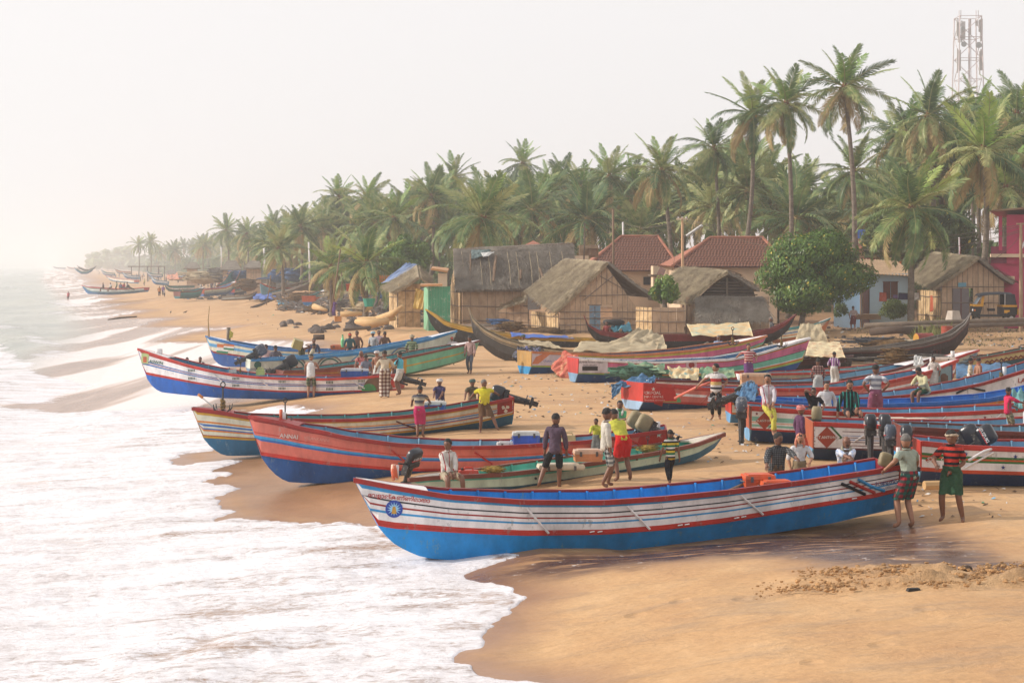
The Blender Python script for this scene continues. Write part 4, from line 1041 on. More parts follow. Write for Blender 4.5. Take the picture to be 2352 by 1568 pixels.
def person(label,x,yf=None,yh=None,d=None,zb=None,yaw=180,lean=0,side=0,h=1.66,skin=0,top=None,sleeve='short',bottom=None,bkind='lungi',hem=0.12,hair='black',headwear=None,hw_mat=None,lh=None,rh=None,lf=None,rf=None,sit=None,turn=0,nod=0,scarf=None,moustache=False,det=1,group='people on the beach among the boats',name='person',belly=0,k=None,shirt_open=False,fit=1.0):
 if d is None:base=G(x,yf)
 else:
  base=P(x,700,d)
  if zb is not None:base.z=zb
  elif yf is not None:base.z=CZ-(yf-HY)/F*d
  else:base.z=ground(base.x,d)
 if yh is not None and sit is None and yf is None and zb is None:
  gz_=ground(base.x,d);base.z=min(max(CZ-(yh-HY)/F*d-1.68,gz_-0.15),gz_+0.1)
 if yh is not None and sit is None:
  h=(CZ-(yh-HY)/F*base.y)-base.z
  h=h/max(0.6,(0.55+0.45*math.cos(math.radians(lean))))
  h=min(max(h,1.0),1.86)
 K=h/1.7
 t=thing(name,label,'person',base,math.radians(yaw),group)
 Rz=Matrix.Rotation(math.radians(yaw),3,'Z');Ri=Rz.inverted()
 def loc(tgt):
  """a hand or foot target: local metres, or ('i', x, y, depth offset) read off the picture"""
  if tgt[0]=='i':
   dd=base.y+(tgt[3]if len(tgt)>3 else 0);return Ri@(P(tgt[1],tgt[2],dd)-base)
  return Vector(tgt)*K
 hipz=0.915*K
 if sit is not None:hipz=0.11*K
 pel=Vector((0,0,hipz))
 Rt=Matrix.Rotation(-math.radians(lean),3,'X')@Matrix.Rotation(math.radians(side),3,'Y')
 def T(x_,y_,z_):return pel+Rt@(Vector((x_,y_,z_))*K)
 if lf is None:lf=(-0.10,0.0,0.05)if sit is None else(-0.13,0.42,-0.42)
 if rf is None:rf=(0.10,0.02,0.05)if sit is None else(0.13,0.40,-0.44)
 fitw=fit
 S=Skel()
 i_p=S.p(pel,(0.150*K*fitw,0.115*K));i_b=S.p(T(0,0.0+belly*0.3,0.16),(0.140*K*fitw*(1+belly),0.105*K*(1+belly*2)),i_p)
 i_c=S.p(T(0,0.0,0.36),(0.165*K*fitw,0.115*K),i_b);i_n=S.p(T(0,0.0,0.475),(0.064*K,0.060*K),i_c)
 Rh=Rt@Matrix.Rotation(math.radians(turn),3,'Z')
 neck_top=T(0,0.012,0.515)
 Rhead=Matrix.Rotation(math.radians(turn),3,'Z')@Matrix.Rotation(-math.radians(lean*0.35+nod),3,'X')@Matrix.Rotation(math.radians(side*0.5),3,'Y')
 i_nt=S.p(neck_top,0.050*K,i_n)
 hc=neck_top+Rhead@Vector((0,0.018*K,0.108*K))
 joints={}
 for sx,tgt,nm in((-1,lh,'l'),(1,rh,'r')):
  sh=T(0.165*sx,-0.005,0.43);tg=loc(tgt)if tgt else sh+Rt@Vector((0.06*sx*K,0.04*K,-0.50*K))if lean<20 else sh+Vector((0.03*sx,0.05,-0.5))*K
  el,wr=ik(sh,tg,0.285*K,0.255*K,Rt@Vector((0.85*sx,-0.7,-0.3)))
  i_s=S.p(sh,(0.070*K,0.066*K),i_c);i_e=S.p(el,0.045*K,i_s);mid=el.lerp(wr,0.35);i_m=S.p(mid,0.043*K,i_e);i_w=S.p(wr,0.031*K,i_m)
  dr=(wr-el).normalized();palm=wr+dr*0.075*K;i_h=S.p(palm,(0.044*K,0.026*K),i_w)
  joints[nm]=(sh,el,wr,palm,dr)
 for sx,tgt,nm in((-1,lf,'L'),(1,rf,'R')):
  hp=pel+Vector((0.085*sx,0,-0.04))*K;ft=loc(tgt)
  kn,an=ik(hp,ft+Vector((0,0,0.03*K)),0.43*K,0.42*K,Vector((0.12*sx,1,0.15))if sit is None else Vector((0.15*sx,0.9,0.9)))
  i_h=S.p(hp,0.098*K,i_p);i_t=S.p(hp.lerp(kn,0.5),0.086*K,i_h);i_k=S.p(kn,0.062*K,i_t);i_c2=S.p(kn.lerp(an,0.30),0.064*K,i_k);i_a=S.p(an,0.040*K,i_c2)
  toe=an+Vector((0.03*sx,0.13,-0.045 if tgt[0]=='i' or tgt[2]<0.2 or sit is not None else-0.1))*K
  i_ft=S.p(an.lerp(toe,0.45)+Vector((0,0,-0.015*K)),(0.048*K,0.036*K),i_a);S.p(toe,(0.050*K,0.024*K),i_ft)
  joints[nm]=(hp,kn,an,toe)
 extra=MB()
 head_mesh(extra,hc,Rhead,K,det>0)
 if det>1:
  for nm,sx in(('l',-1),('r',1)):
   sh,el,wr,palm,dr=joints[nm];a=dr.cross(Vector((0,0,1)));a=a.normalized()if a.length>1e-3 else Vector((1,0,0));b_=a.cross(dr).normalized()
   for q in range(4):
    o=a*((q-1.5)*0.019*K);L=(0.068,0.082,0.078,0.058)[q]*K;s0=palm+o-dr*0.012*K
    extra.tube([s0,s0+dr*L*0.5,s0+dr*L*0.8-b_*L*0.22,s0+dr*L*0.95-b_*L*0.5],[0.0095*K,0.009*K,0.008*K,0.006*K],5)
   s0=wr+dr*0.03*K+a*(0.028*K*(-sx))
   extra.tube([s0,s0+(a*(-sx)*0.8+dr*0.8).normalized()*0.035*K,s0+(a*(-sx)*0.45+dr).normalized()*0.062*K],[0.011*K,0.010*K,0.007*K],5)
 BAKE.append((skin_obj(S.v,S.e,S.r,i_p,1 if det>0 else 0),'body',SKINS[skin],t,extra))
 def V(nm):return joints[nm]
 if top is not None:
  Q=Skel();g=0.016*K;lo=-0.02 if bkind!='lungi' else 0.0
  a_0=Q.p(T(0,0,lo-0.04-(0.12 if bkind!='lungi' else 0.04)),(0.165*K*fitw+g,0.13*K+g));a0=Q.p(T(0,0,lo-0.02),(0.160*K*fitw+g,0.125*K+g),a_0);a1=Q.p(T(0,belly*0.3,0.16),(0.152*K*fitw*(1+belly)+g,0.115*K*(1+belly*2)+g),a0)
  a2=Q.p(T(0,0,0.36),(0.176*K*fitw+g,0.122*K+g),a1);a3=Q.p(T(0,-0.002,0.462),(0.09*K,0.080*K),a2)
  if sleeve!='none':
   for nm in('l','r'):
    sh,el,wr,palm,dr=joints[nm]
    b0=Q.p(sh,(0.088*K,0.082*K),a2)
    if sleeve=='short':b1=Q.p(sh.lerp(el,0.45),0.078*K,b0);Q.p(sh.lerp(el,0.85),0.074*K,b1)
    else:
     b1=Q.p(el,0.066*K,b0);Q.p(el.lerp(wr,0.9 if sleeve=='long' else 0.35),0.052*K,b1)
  BAKE.append((skin_obj(Q.v,Q.e,Q.r,0,1 if det>0 else 0),'shirt',top,t,None))
  if det>0:
   cm=MB();cc=T(0,0.004,0.485)
   cm.tube([cc+Rt@Vector((math.cos(a)*0.070*K,math.sin(a)*0.066*K,0.012*K*math.sin(a)))for a in[math.pi*2*q/12 for q in range(13)]],0.014*K,5)
   BAKE.append((None,'collar',top,t,cm))
 if bottom is not None:
  if bkind=='lungi' and sit is None:
   m=MB();n=22;z1=max(hem*K,0.05);rings=9;vs=[]
   for i in range(rings):
    q=i/(rings-1);z=hipz+0.10*K+(z1-hipz-0.10*K)*q
    if z>hipz-0.02:
     c=pel+Rt@Vector((0,0,z-hipz));pts=[c];rad=0.16*K
    else:
     pts=[]
     for nm in('L','R'):
      hp,kn,an,toe=joints[nm]
      if z>kn.z:f_=(hp.z-z)/max(hp.z-kn.z,1e-3);pts.append(hp.lerp(kn,min(max(f_,0),1)))
      else:f_=(kn.z-z)/max(kn.z-an.z,1e-3);pts.append(kn.lerp(an,min(max(f_,0),1)))
     rad=(0.118-0.045*q)*K
    for k_ in range(n):
     a=2*math.pi*k_/n;dv=Vector((math.cos(a),math.sin(a),0))
     sup=max((p.x*dv.x+p.y*dv.y)for p in pts);cx=sum((p.x for p in pts))/len(pts);cy=sum((p.y for p in pts))/len(pts)
     r_=sup-(cx*dv.x+cy*dv.y)+rad*(0.86+0.14*abs(dv.x))+0.010*K*math.sin(k_*2.1+i*0.5)*(0.3+q*1.6)
     vs.append(Vector((cx+dv.x*r_,cy+dv.y*r_,z+0.012*K*math.sin(k_*1.7)*q)))
   fs=[(i*n+k_,(i+1)*n+k_,(i+1)*n+(k_+1)%n,i*n+(k_+1)%n)for i in range(rings-1)for k_ in range(n)]
   fs.append(tuple(range(n)));m.add(vs,fs);BAKE.append((None,'lungi',bottom,t,m))
  else:
   Q=Skel();a0=Q.p(pel+Rt@Vector((0,0,0.06))*K,(0.142*K*fitw,0.118*K));a1=Q.p(pel+Vector((0,0,-0.03))*K,(0.14*K*fitw,0.118*K),a0)
   for nm in('L','R'):
    hp,kn,an,toe=joints[nm];b0=Q.p(hp.lerp(kn,0.12),0.104*K,a1);b1=Q.p(hp.lerp(kn,0.62),0.094*K,b0)
    if bkind in('trousers','lungi'):b2=Q.p(kn,0.072*K,b1);Q.p(kn.lerp(an,0.88 if bkind=='trousers' else 0.5),0.060*K,b2)
    elif bkind=='knee':Q.p(kn.lerp(an,0.10),0.082*K,b1)
   BAKE.append((skin_obj(Q.v,Q.e,Q.r,0,1 if det>0 else 0),'trousers' if bkind=='trousers' else 'shorts',bottom,t,None))
 hm=MB()
 if hair:
  def hf(v,w):
   w=Vector(w)*(1.0+0.05*math.sin(v.x*17+v.z*23+v.y*13))
   if v.y>0.42 and v.z<0.42:w=w*0.84
   if v.z<-0.30:w=w*0.80
   return Rhead@w
  hm.ball(hc+Rhead@Vector((0,-0.012,0.022))*K,(0.094*K,0.110*K,0.120*K),0,14,10,hf)
  BAKE.append((None,'hair',M_HGREY if hair=='grey' else M_HAIR,t,hm))
 if det>0:
  fm=MB()
  for sx in(-1,1):fm.box(hc+Rhead@Vector((0.030*sx,0.084,0.012))*K,(0.022*K,0.010*K,0.009*K),0,Rhead);fm.box(hc+Rhead@Vector((0.031*sx,0.086,0.034))*K,(0.034*K,0.010*K,0.008*K),0,Rhead)
  fm.box(hc+Rhead@Vector((0,0.089,-0.062))*K,(0.040*K,0.008*K,0.006*K),0,Rhead)
  if moustache:fm.box(hc+Rhead@Vector((0,0.094,-0.046))*K,(0.062*K,0.014*K,0.014*K),0,Rhead)
  BAKE.append((None,'brows_and_mouth' if not moustache else 'moustache',M_DARK,t,fm))
 if headwear:
  m=MB()
  if headwear=='turban':
   for q,(zz,rr_)in enumerate(((0.035,0.100),(0.060,0.104),(0.088,0.094),(0.108,0.066))):
    m.tube([hc+Rhead@Vector((math.cos(a)*rr_*0.98,math.sin(a)*rr_*1.06-0.01,zz+0.014*math.sin(a+q*1.7)))*K for a in[2*math.pi*i/14 for i in range(15)]],0.026*K,6)
   m.ball(hc+Rhead@Vector((0,-0.01,0.085))*K,(0.07*K,0.085*K,0.05*K),0,8,6)
  elif headwear=='band':
   m.tube([hc+Rhead@Vector((math.cos(a)*0.086,math.sin(a)*0.102-0.006,0.038+0.012*math.sin(a*2)))*K for a in[2*math.pi*i/14 for i in range(15)]],0.024*K,6,flat=1.0)
  elif headwear=='cap':
   m.ball(hc+Rhead@Vector((0,-0.008,0.045))*K,(0.088*K,0.104*K,0.088*K),0,12,8,lambda v,w:Rhead@(Vector((w.x,w.y,max(w.z,-0.02)))))
   m.box(hc+Rhead@Vector((0,0.12,0.035))*K,(0.12*K,0.10*K,0.012*K),0,Rhead)
  elif headwear=='scarf':
   m.ball(hc+Rhead@Vector((0,-0.02,0.03))*K,(0.098*K,0.105*K,0.115*K),0,12,9,lambda v,w:Rhead@(Vector(w)*(0.88 if v.y>0.5 and v.z<0.5 else 1.02)))
   for sx in(-1,1):m.tube([hc+Rhead@Vector((0.085*sx,0.0,0.02))*K,hc+Rhead@Vector((0.10*sx,0.01,-0.10))*K,hc+Rhead@Vector((0.09*sx,0.03,-0.20))*K],[0.03*K,0.034*K,0.014*K],6)
  BAKE.append((None,{'turban':'turban','band':'headband','cap':'cap','scarf':'headscarf'}[headwear],hw_mat,t,m))
 if scarf is not None:
  m=MB()
  for sx,en in((-1,-0.02),(1,0.12)):m.tube([T(0.03*sx,-0.07,0.50),T(0.085*sx,0.0,0.525),T(0.075*sx,0.10,0.42),T(0.05*sx,0.125,0.30-en)],[0.02*K,0.028*K,0.032*K,0.03*K],6,flat=0.6)
  BAKE.append((None,'scarf',scarf,t,m))
 return t
def bake_people():
 dg=bpy.context.evaluated_depsgraph_get()
 for o,nm,material,t,extra in BAKE:
  m=MB()
  if o is not None:
   me=bpy.data.meshes.new_from_object(o.evaluated_get(dg))
   m.v=[tuple(v.co)for v in me.vertices];m.f=[tuple(p.vertices)for p in me.polygons];m.m=[0]*len(m.f)
   bpy.data.meshes.remove(me)
  if extra is not None:
   off=len(m.v);m.v+=extra.v;m.f+=[tuple(k+off for k in f)for f in extra.f];m.m+=[0]*len(extra.f)
  me=m.mesh(nm,material,smooth=True)
  ob=bpy.data.objects.new(nm,me);COL.objects.link(ob);ob.parent=t
 for o,*_ in BAKE:
  if o is not None:
   d_=o.data;bpy.data.objects.remove(o);bpy.data.meshes.remove(d_)
 BAKE.clear()
WH=plain('white_cotton',(206,204,200));
# --- nearest group
person('man in pale green shirt and red and green checked lungi at the blue stern',2090,1211,993,yaw=35,lean=10,skin=1,top=plain('pale_green_shirt',(150,160,146)),bottom=cloth('red_green_check',[((134,34,44),1),((60,60,60),1),((34,88,80),1)],period=0.11,kind='check'),hem=0.50,hair='grey',lh=('i',2036,1076,-0.05),rh=(0.42,0.30,0.95),lf=(-0.22,0.05,0.05),rf=(0.02,-0.05,0.05),turn=-55,det=2,fit=1.05)
person('man in red and black striped shirt with white headband holding the propeller',2186,1198,982,yaw=150,lean=6,skin=2,top=cloth('red_black_stripes',[((176,48,36),1.2),((26,26,34),1)],period=0.11),bottom=plain('green_lungi',(40,72,50)),hem=0.52,headwear='band',hw_mat=plain('cream_band',(176,160,140)),lh=('i',2188,1080,-0.1),rh=('i',2150,1068,-0.25),lf=(-0.20,0.0,0.05),rf=(0.16,0.0,0.05),turn=90,moustache=True,det=2)
person('moustached man in dark checked shirt leaning over the middle of the blue boat',1783,None,989,d=34.2,yaw=190,lean=8,skin=2,top=cloth('grey_check',[((40,42,46),1),((64,66,70),1),((112,112,112),1)],period=0.035,kind='check'),sleeve='long',bottom=plain('brown_lungi',(96,74,56)),lh=('i',1852,1071,-0.9),rh=('i',1758,1088,-0.7),turn=25,moustache=True,det=2,fit=1.15,belly=0.15)
person('man with peach cloth over his head and white shirt beside the checked shirt man',1836,None,992,d=35.2,yaw=185,lean=4,skin=3,top=plain('white_shirt',(196,196,200)),sleeve='mid',bottom=plain('khaki_lungi',(128,112,88)),headwear='scarf',hw_mat=plain('peach_cloth',(200,132,110)),lh=('i',1860,1062,-0.2),turn=-10,moustache=True,det=2)
person('smiling bald man in white shirt resting his elbows on the blue boat',1940,None,996,d=34.1,yaw=180,lean=20,skin=2,top=cloth('faint_blue_check',[((206,208,214),1),((190,198,214),1),((160,176,206),1)],period=0.07,kind='check'),sleeve='mid',bottom=plain('white_lungi',(190,190,186)),hair=None,lh=('i',1932,1066,-0.85),rh=('i',1962,1058,-0.8),det=2,scarf=plain('dull_towel',(150,146,128)),fit=1.12,moustache=True)
person('boy in striped green, yellow and black polo walking away past the boats',1540,1113,984,yaw=20,skin=2,top=cloth('multi_stripes',[((40,110,80),1),((196,170,60),1),((30,32,40),0.8),((210,208,200),0.8)],period=0.16),bottom=plain('dark_jeans',(34,38,48)),bkind='trousers',lf=(-0.10,-0.18,0.05),rf=(0.10,0.24,0.05),lh=(-0.30,0.12,0.78),rh=(0.30,-0.05,0.72),det=2)
person('boy in mauve shirt and black shorts striding past the blue cooler',1275,1120,946,yaw=-12,skin=2,top=plain('mauve_shirt',(84,68,84)),sleeve='long',bottom=plain('black_shorts',(26,28,32)),bkind='knee',lf=('i',1238,1114,-0.1),rf=('i',1284,1122,0.1),lh=(-0.26,0.05,0.72),rh=(0.26,0.1,0.72),det=2,lean=4,turn=-40,fit=0.95)
person('boy in white shirt and checked shorts standing barefoot, turned right',1392,1118,933,yaw=-80,skin=2,top=plain('offwhite_shirt',(196,192,182)),sleeve='long',bottom=cloth('bw_check',[((30,36,40),1),((110,116,118),1),((190,192,190),1)],period=0.10,kind='check'),bkind='knee',lf=(-0.10,0.06,0.05),rf=(0.08,-0.10,0.05),lh=(-0.20,0.12,0.74),rh=(0.22,0.05,0.74),det=2)
person('bending figure in yellow shirt and bright red lungi leaning on the red boat',1432,1104,None,h=1.66,yaw=25,lean=34,side=-6,skin=2,top=plain('yellow_shirt',(190,190,74)),sleeve='long',bottom=plain('red_lungi',(190,32,30)),hem=0.52,lh=('i',1352,1012,1.6),rh=('i',1418,1006,1.6),lf=(-0.16,-0.05,0.05),rf=(0.18,0.0,0.05),det=2)
person('laughing boy in yellow shirt inside the red boat',1370,None,964,d=40.8,zb=1.35,yaw=170,lean=8,h=1.5,skin=2,top=plain('yellow_shirt',(190,190,74)),sleeve='long',bottom=plain('grey_lungi',(110,112,110)),lh=(-0.2,0.2,0.8),rh=('i',1352,1008,-0.5),turn=-20,det=1)
person('man in mint T-shirt and white scarf with folded arms behind the red boat',1424,None,917,d=43.2,yaw=178,skin=2,top=plain('mint_tshirt',(92,178,128)),bottom=plain('white_lungi',(190,190,186)),scarf=plain('white_scarf',(200,196,188)),moustache=True,lh=(0.12,0.25,1.12),rh=(-0.12,0.28,1.14),det=1)
person('youth in red and white track top sitting on the green canoe',1026,None,None,d=36.2,zb=1.50,yaw=205,sit=1,h=1.62,skin=2,top=cloth('white_red_top',[((200,194,188),6),((160,40,50),0.8)],axis='x',period=0.155),sleeve='long',bottom=plain('khaki_trousers',(168,156,134)),bkind='knee',lh=(-0.02,0.42,0.12),rh=(0.06,0.40,0.10),turn=-50,lf=(-0.22,0.42,-0.40),rf=(0.14,0.40,-0.42),det=2,lean=8)
# --- around the cream striped boat
person('stout man in yellow polo and folded brown lungi leaning back on the striped boat',1112,992,869,yaw=195,lean=-6,skin=2,top=plain('lemon_polo',(200,190,50)),bottom=plain('brown_folded_lungi',(92,66,44)),hem=0.52,hair='grey',belly=0.25,fit=1.1,lh=('i',1150,908,0.6),rh=('i',1070,925,0.6),lf=('i',1144,990,-0.3),rf=('i',1103,994,0),turn=30,det=2)
person('man in olive shirt and grey-green turban behind the yellow polo man',1084,None,868,d=52.2,yaw=190,lean=8,skin=2,top=plain('olive_shirt',(92,84,66)),bottom=plain('khaki_lungi',(128,112,88)),headwear='turban',hw_mat=plain('sage_turban',(76,96,90)),rh=('i',1064,930,-0.6),det=1)
person('man in purple polo and white turban behind the striped boat',1011,None,867,d=52.6,yaw=165,lean=5,skin=2,top=plain('purple_polo',(62,56,92)),bottom=plain('white_lungi',(190,190,186)),headwear='turban',hw_mat=plain('white_turban',(206,202,200)),belly=0.25,fit=1.1,rh=('i',992,930,-0.7),lh=('i',1004,928,-0.6),det=1)
person('man in pink dotted lungi with his back turned, leaning on the striped boat',963,1004,884,yaw=-8,lean=12,skin=2,top=cloth('blue_cream_stripes',[((70,72,84),1),((170,160,140),0.9),((120,112,104),0.6)],period=0.16),bottom=plain('pink_lungi',(176,44,96)),hem=0.42,scarf=None,lh=('i',938,950,0.9),rh=('i',1000,938,0.9),lf=(-0.04,-0.1,0.05),rf=(0.12,-0.05,0.05),det=2)
# --- around the white ASWIN boat
person('man in white vest and camouflage shorts leaning on the ASWIN boat',714,914,811,yaw=0,lean=6,skin=1,top=plain('white_vest',(206,206,206)),sleeve='none',bottom=cloth('camo',[((58,74,56),1),((90,100,74),1),((130,132,112),1)],period=0.13,kind='check'),bkind='knee',headwear='band',hw_mat=plain('khaki_band',(150,132,104)),lh=('i',700,872,0.5),rh=(0.12,0.35,1.12),det=1)
person('man in cream shirt and long brown checked lungi bending over the ASWIN boat',884,913,803,yaw=8,lean=14,skin=2,top=plain('cream_shirt',(186,172,150)),sleeve='mid',bottom=cloth('brown_check',[((88,52,46),1),((140,116,104),1),((200,192,180),1)],period=0.13,kind='check'),hem=0.03,lh=('i',860,862,0.5),rh=(0.3,0.3,0.9),det=1)
person('man in bright cyan shirt and short white lungi beside the ASWIN outboard',919,907,805,yaw=70,skin=2,top=plain('cyan_shirt',(84,178,200)),sleeve='mid',bottom=plain('white_lungi',(190,190,186)),hem=0.55,lh=(-0.05,0.4,1.0),rh=(0.15,0.35,1.02),moustache=True,det=1)
person('bald man in red striped shirt reaching into the ASWIN boat',834,None,803,d=68.2,yaw=165,lean=22,skin=2,top=cloth('red_white_pin',[((180,60,64),1),((210,170,165),0.5)],axis='x',period=0.045),bottom=plain('white_lungi',(190,190,186)),hair=None,rh=('i',811,856,-0.8),det=1)
person('boy in grey shirt sitting in the ASWIN boat',840,None,None,d=66.4,zb=1.75,sit=1,h=1.5,yaw=-160,skin=2,top=plain('grey_shirt',(120,122,134)),bottom=plain('white_lungi',(190,190,186)),bkind='knee',rh=(0.2,0.3,0.1),det=1,turn=180)
person('shirtless man in white turban behind the cream shirted man',868,None,803,d=68.6,yaw=160,lean=10,skin=1,top=None,bottom=plain('white_lungi',(190,190,186)),headwear='turban',hw_mat=plain('white_turban',(206,202,200)),det=1)
person('boy whose head and shoulders show behind the ASWIN bow, left of the pair',430,None,819,d=71,zb=0.95,yaw=180,h=1.5,skin=2,top=plain('dark_tshirt',(40,42,50)),bottom=plain('dark_jeans',(34,38,48)),bkind='trousers',det=1)
person('boy with a white necklace behind the ASWIN bow, right of the pair',460,None,818,d=71,zb=0.95,yaw=180,h=1.5,skin=2,top=plain('dark_tshirt',(40,42,50)),bottom=plain('dark_jeans',(34,38,48)),bkind='trousers',scarf=plain('white_scarf',(200,196,188)),det=1)
# --- pale boats behind
def stand(label,x,yh,d,topc,**kw):
 a=dict(yaw=180,skin=2,bottom=plain('white_lungi',(190,190,186)),det=1,sleeve='mid');a.update(kw)
 tp=topc if not isinstance(topc,tuple)else plain('shirt_%d_%d_%d'%topc,topc)
 return person(label,x,None,yh,d=d,top=tp,**a)
def seated(label,x,yseat,d,topc,**kw):
 a=dict(yaw=180,skin=2,bottom=plain('dark_jeans',(34,38,48)),bkind='knee',det=1,sleeve='mid',sit=1,h=1.6);a.update(kw)
 tp=topc if not isinstance(topc,tuple)else plain('shirt_%d_%d_%d'%topc,topc)
 return person(label,x,None,None,d=d,zb=CZ-(yseat-HY)/F*d,top=tp,**a)
stand('man in pink shirt behind the ringed boat by the outboard',612,789,78.5,(190,160,160),lean=10,turn=-40)
stand('man in grey shirt and cap leaning on the ringed boat',634,791,78.3,(90,86,98),lean=16,headwear='cap',hw_mat=plain('dark_cap',(50,50,56)))
stand('youth in olive vest hoisting a yellowish box on his shoulder',693,783,79.5,(70,70,44),lh=(-0.25,0.1,1.5),rh=(0.1,0.2,1.55),sleeve='none')
stand('man in dark blue check shirt standing behind the ringed boat',721,775,80.5,(58,70,100))
stand('man in cream shirt bending beside the ringed boat',714,787,78,(196,180,150),yaw=-90,lean=14)
seated('man in teal shirt and orange cap sitting on the flag boat',803,803,82.4,(50,92,100),headwear='cap',hw_mat=plain('orange_cap',(200,84,66)),yaw=190,lean=12)
seated('shirtless man with a chain beside the orange capped man',820,801,83.4,None,yaw=175,h=1.7)
seated('man in white turban and grey shirt on the flag boat',857,800,83,(168,170,172),headwear='turban',hw_mat=plain('blue_white_turban',(160,190,200)),yaw=150)
stand('man in pale pink shirt standing behind the flag boat',870,757,84.5,(200,174,182),yaw=200)
seated('man in brown shirt with back turned on the flag boat',884,801,82.2,(92,70,62),yaw=10)
seated('man in green striped shirt and cream turban on the ringed boat',946,812,75.2,cloth('green_stripes',[((70,92,76),1),((150,156,120),0.5)],period=0.1),headwear='turban',hw_mat=plain('cream_turban',(180,164,140)),yaw=-15)
stand('man in blue shirt behind the green striped shirt man',958,774,80.5,(104,122,168),yaw=200)
stand('man in white shirt and orange cap at the high bow of the mint boat',1038,772,78.5,(196,192,196),headwear='cap',hw_mat=plain('orange_cap',(200,84,66)),lh=(-0.3,0.35,1.25),zb=1.42,lf=(-0.1,0,0.05),hem=0.4)
person('youth in pink shirt and jeans walking down the sand before the big canoe',1080,858,769,yaw=160,skin=2,top=plain('dusty_pink_shirt',(168,140,136)),sleeve='long',bottom=plain('grey_jeans',(84,92,104)),bkind='trousers',lf=(-0.12,0.22,0.05),rf=(0.12,-0.14,0.05),lh=(-0.24,0.1,0.78),rh=(0.26,0.0,0.8),nod=20,det=1)
# --- village
stand('old man in a turban behind the big grey canoe',1202,767,86.5,(110,96,88),headwear='turban',hw_mat=plain('sage_turban',(76,96,90)),zb=0.9)
stand('man in maroon shirt behind the tyre under the large hut',1394,736,97.5,(120,50,50),yaw=150,zb=1.3)
stand('man in dull shirt right of the tyre under the large hut',1412,741,97.8,(110,100,96),yaw=200,zb=1.2)
stand('child in blue shirt behind the blue heap under the large hut',1432,735,97.9,(64,92,160),yaw=90,zb=1.3)
stand('old grey haired man in checked shirt in the red canoe',1772,727,95,cloth('grey_check',[((60,60,60),1)]),hair='grey',yaw=100,zb=1.4)
stand('old man in light blue shirt before the black canoe hull',1650,768,82,(150,172,204),hair='grey',zb=1.0)
person('man in pale shirt and short maroon lungi walking up towards the blue house',1960,763,701,yaw=0,skin=2,top=plain('greyish_shirt',(160,142,138)),sleeve='mid',bottom=plain('maroon_lungi',(104,48,46)),hem=0.42,nod=30,det=1,lf=(-0.12,0.1,0.05),rf=(0.1,-0.1,0.05))
person('shirtless man in an orange top at the rubble before the small huts',836,703,663,yaw=160,skin=1,top=plain('rust_top',(150,76,54)),bottom=plain('dark_jeans',(34,38,48)),bkind='knee',det=1,lh=(-0.2,0.35,1.2))
person('woman in a purple sari standing on the far sand bank',768,726,686,yaw=150,skin=2,top=plain('purple_sari',(84,54,110)),bottom=plain('purple_sari',(84,54,110)),hem=0.04,det=1)
person('woman in grey dress by the small thatched hut',864,708,672,yaw=180,skin=2,top=plain('grey_dress',(124,116,124)),bottom=plain('grey_dress',(124,116,124)),hem=0.3,det=1)
person('child in yellow beside the green shed',982,720,688,yaw=170,skin=1,top=plain('mustard',(190,150,60)),bottom=plain('mustard',(190,150,60)),hem=0.2,det=1)
# --- right hand rows
person('stout man in red and white striped polo leaning on the pink boat',1719,None,787,d=67.2,zb=1.30,yaw=185,skin=1,top=cloth('red_white_stripes',[((150,48,60),1),((204,176,170),0.8)],period=0.10),bottom=plain('violet_lungi',(100,60,110)),belly=0.25,fit=1.12,rh=('i',1684,826,0.6),lh=(-0.28,0.1,1.0),moustache=True,det=1)
person('man in white polo with red and yellow chest stripe holding the long oar',1645,964,832,yaw=165,skin=1,top=cloth('white_polo_band',[((204,200,198),9),((40,40,50),0.6),((204,200,198),0.6),((200,170,110),1),((170,50,50),1),((204,200,198),3.5)],period=1.55),bottom=plain('black_trousers',(30,30,34)),bkind='trousers',rh=('i',1600,888,0.3),lh=(-0.2,0.0,0.95),turn=-60,moustache=True,det=2,fit=1.1,belly=0.15)
person('youth in white and red track top with yellow trousers sitting on the stern',1762,None,None,d=44.2,zb=2.28,sit=1,yaw=190,h=1.72,lean=6,skin=1,top=cloth('white_red_top2',[((206,200,206),6),((170,50,80),0.8)],axis='x',period=0.16),sleeve='long',bottom=plain('yellow_trousers',(196,190,84)),bkind='trousers',lh=(-0.02,0.42,0.08),rh=(0.08,0.4,0.06),lf=(-0.02,0.40,-0.62),rf=(-0.12,0.3,-0.60),turn=-30,moustache=True,det=2)
person('man in black shirt covering his face with a hand behind the mint boat',1867,None,887,d=45.6,zb=1.32,yaw=180,lean=8,skin=2,top=plain('black_shirt',(30,26,28)),bottom=plain('brown_lungi',(96,74,56)),rh=(0.05,0.22,1.48),lh=(-0.26,0.3,1.0),det=2)
person('young man in open white shirt between the black and the green shirts',1898,None,873,d=46.8,yaw=180,skin=3,top=plain('white_shirt',(196,196,200)),sleeve='long',bottom=plain('white_lungi',(190,190,186)),det=1)
person('young man in black and teal striped shirt sitting on the red rimmed boat',1951,None,None,d=44.0,zb=2.15,sit=1,yaw=178,h=1.72,skin=1,top=cloth('black_teal',[((20,34,38),2.2),((40,140,130),0.8)],axis='x',period=0.09),sleeve='long',bottom=plain('dark_jeans',(34,38,48)),bkind='trousers',rh=(0.3,0.05,0.02),lh=(-0.12,0.35,0.15),lf=(-0.26,0.42,-0.36),rf=(0.05,0.46,-0.38),moustache=True,det=2,nod=10)
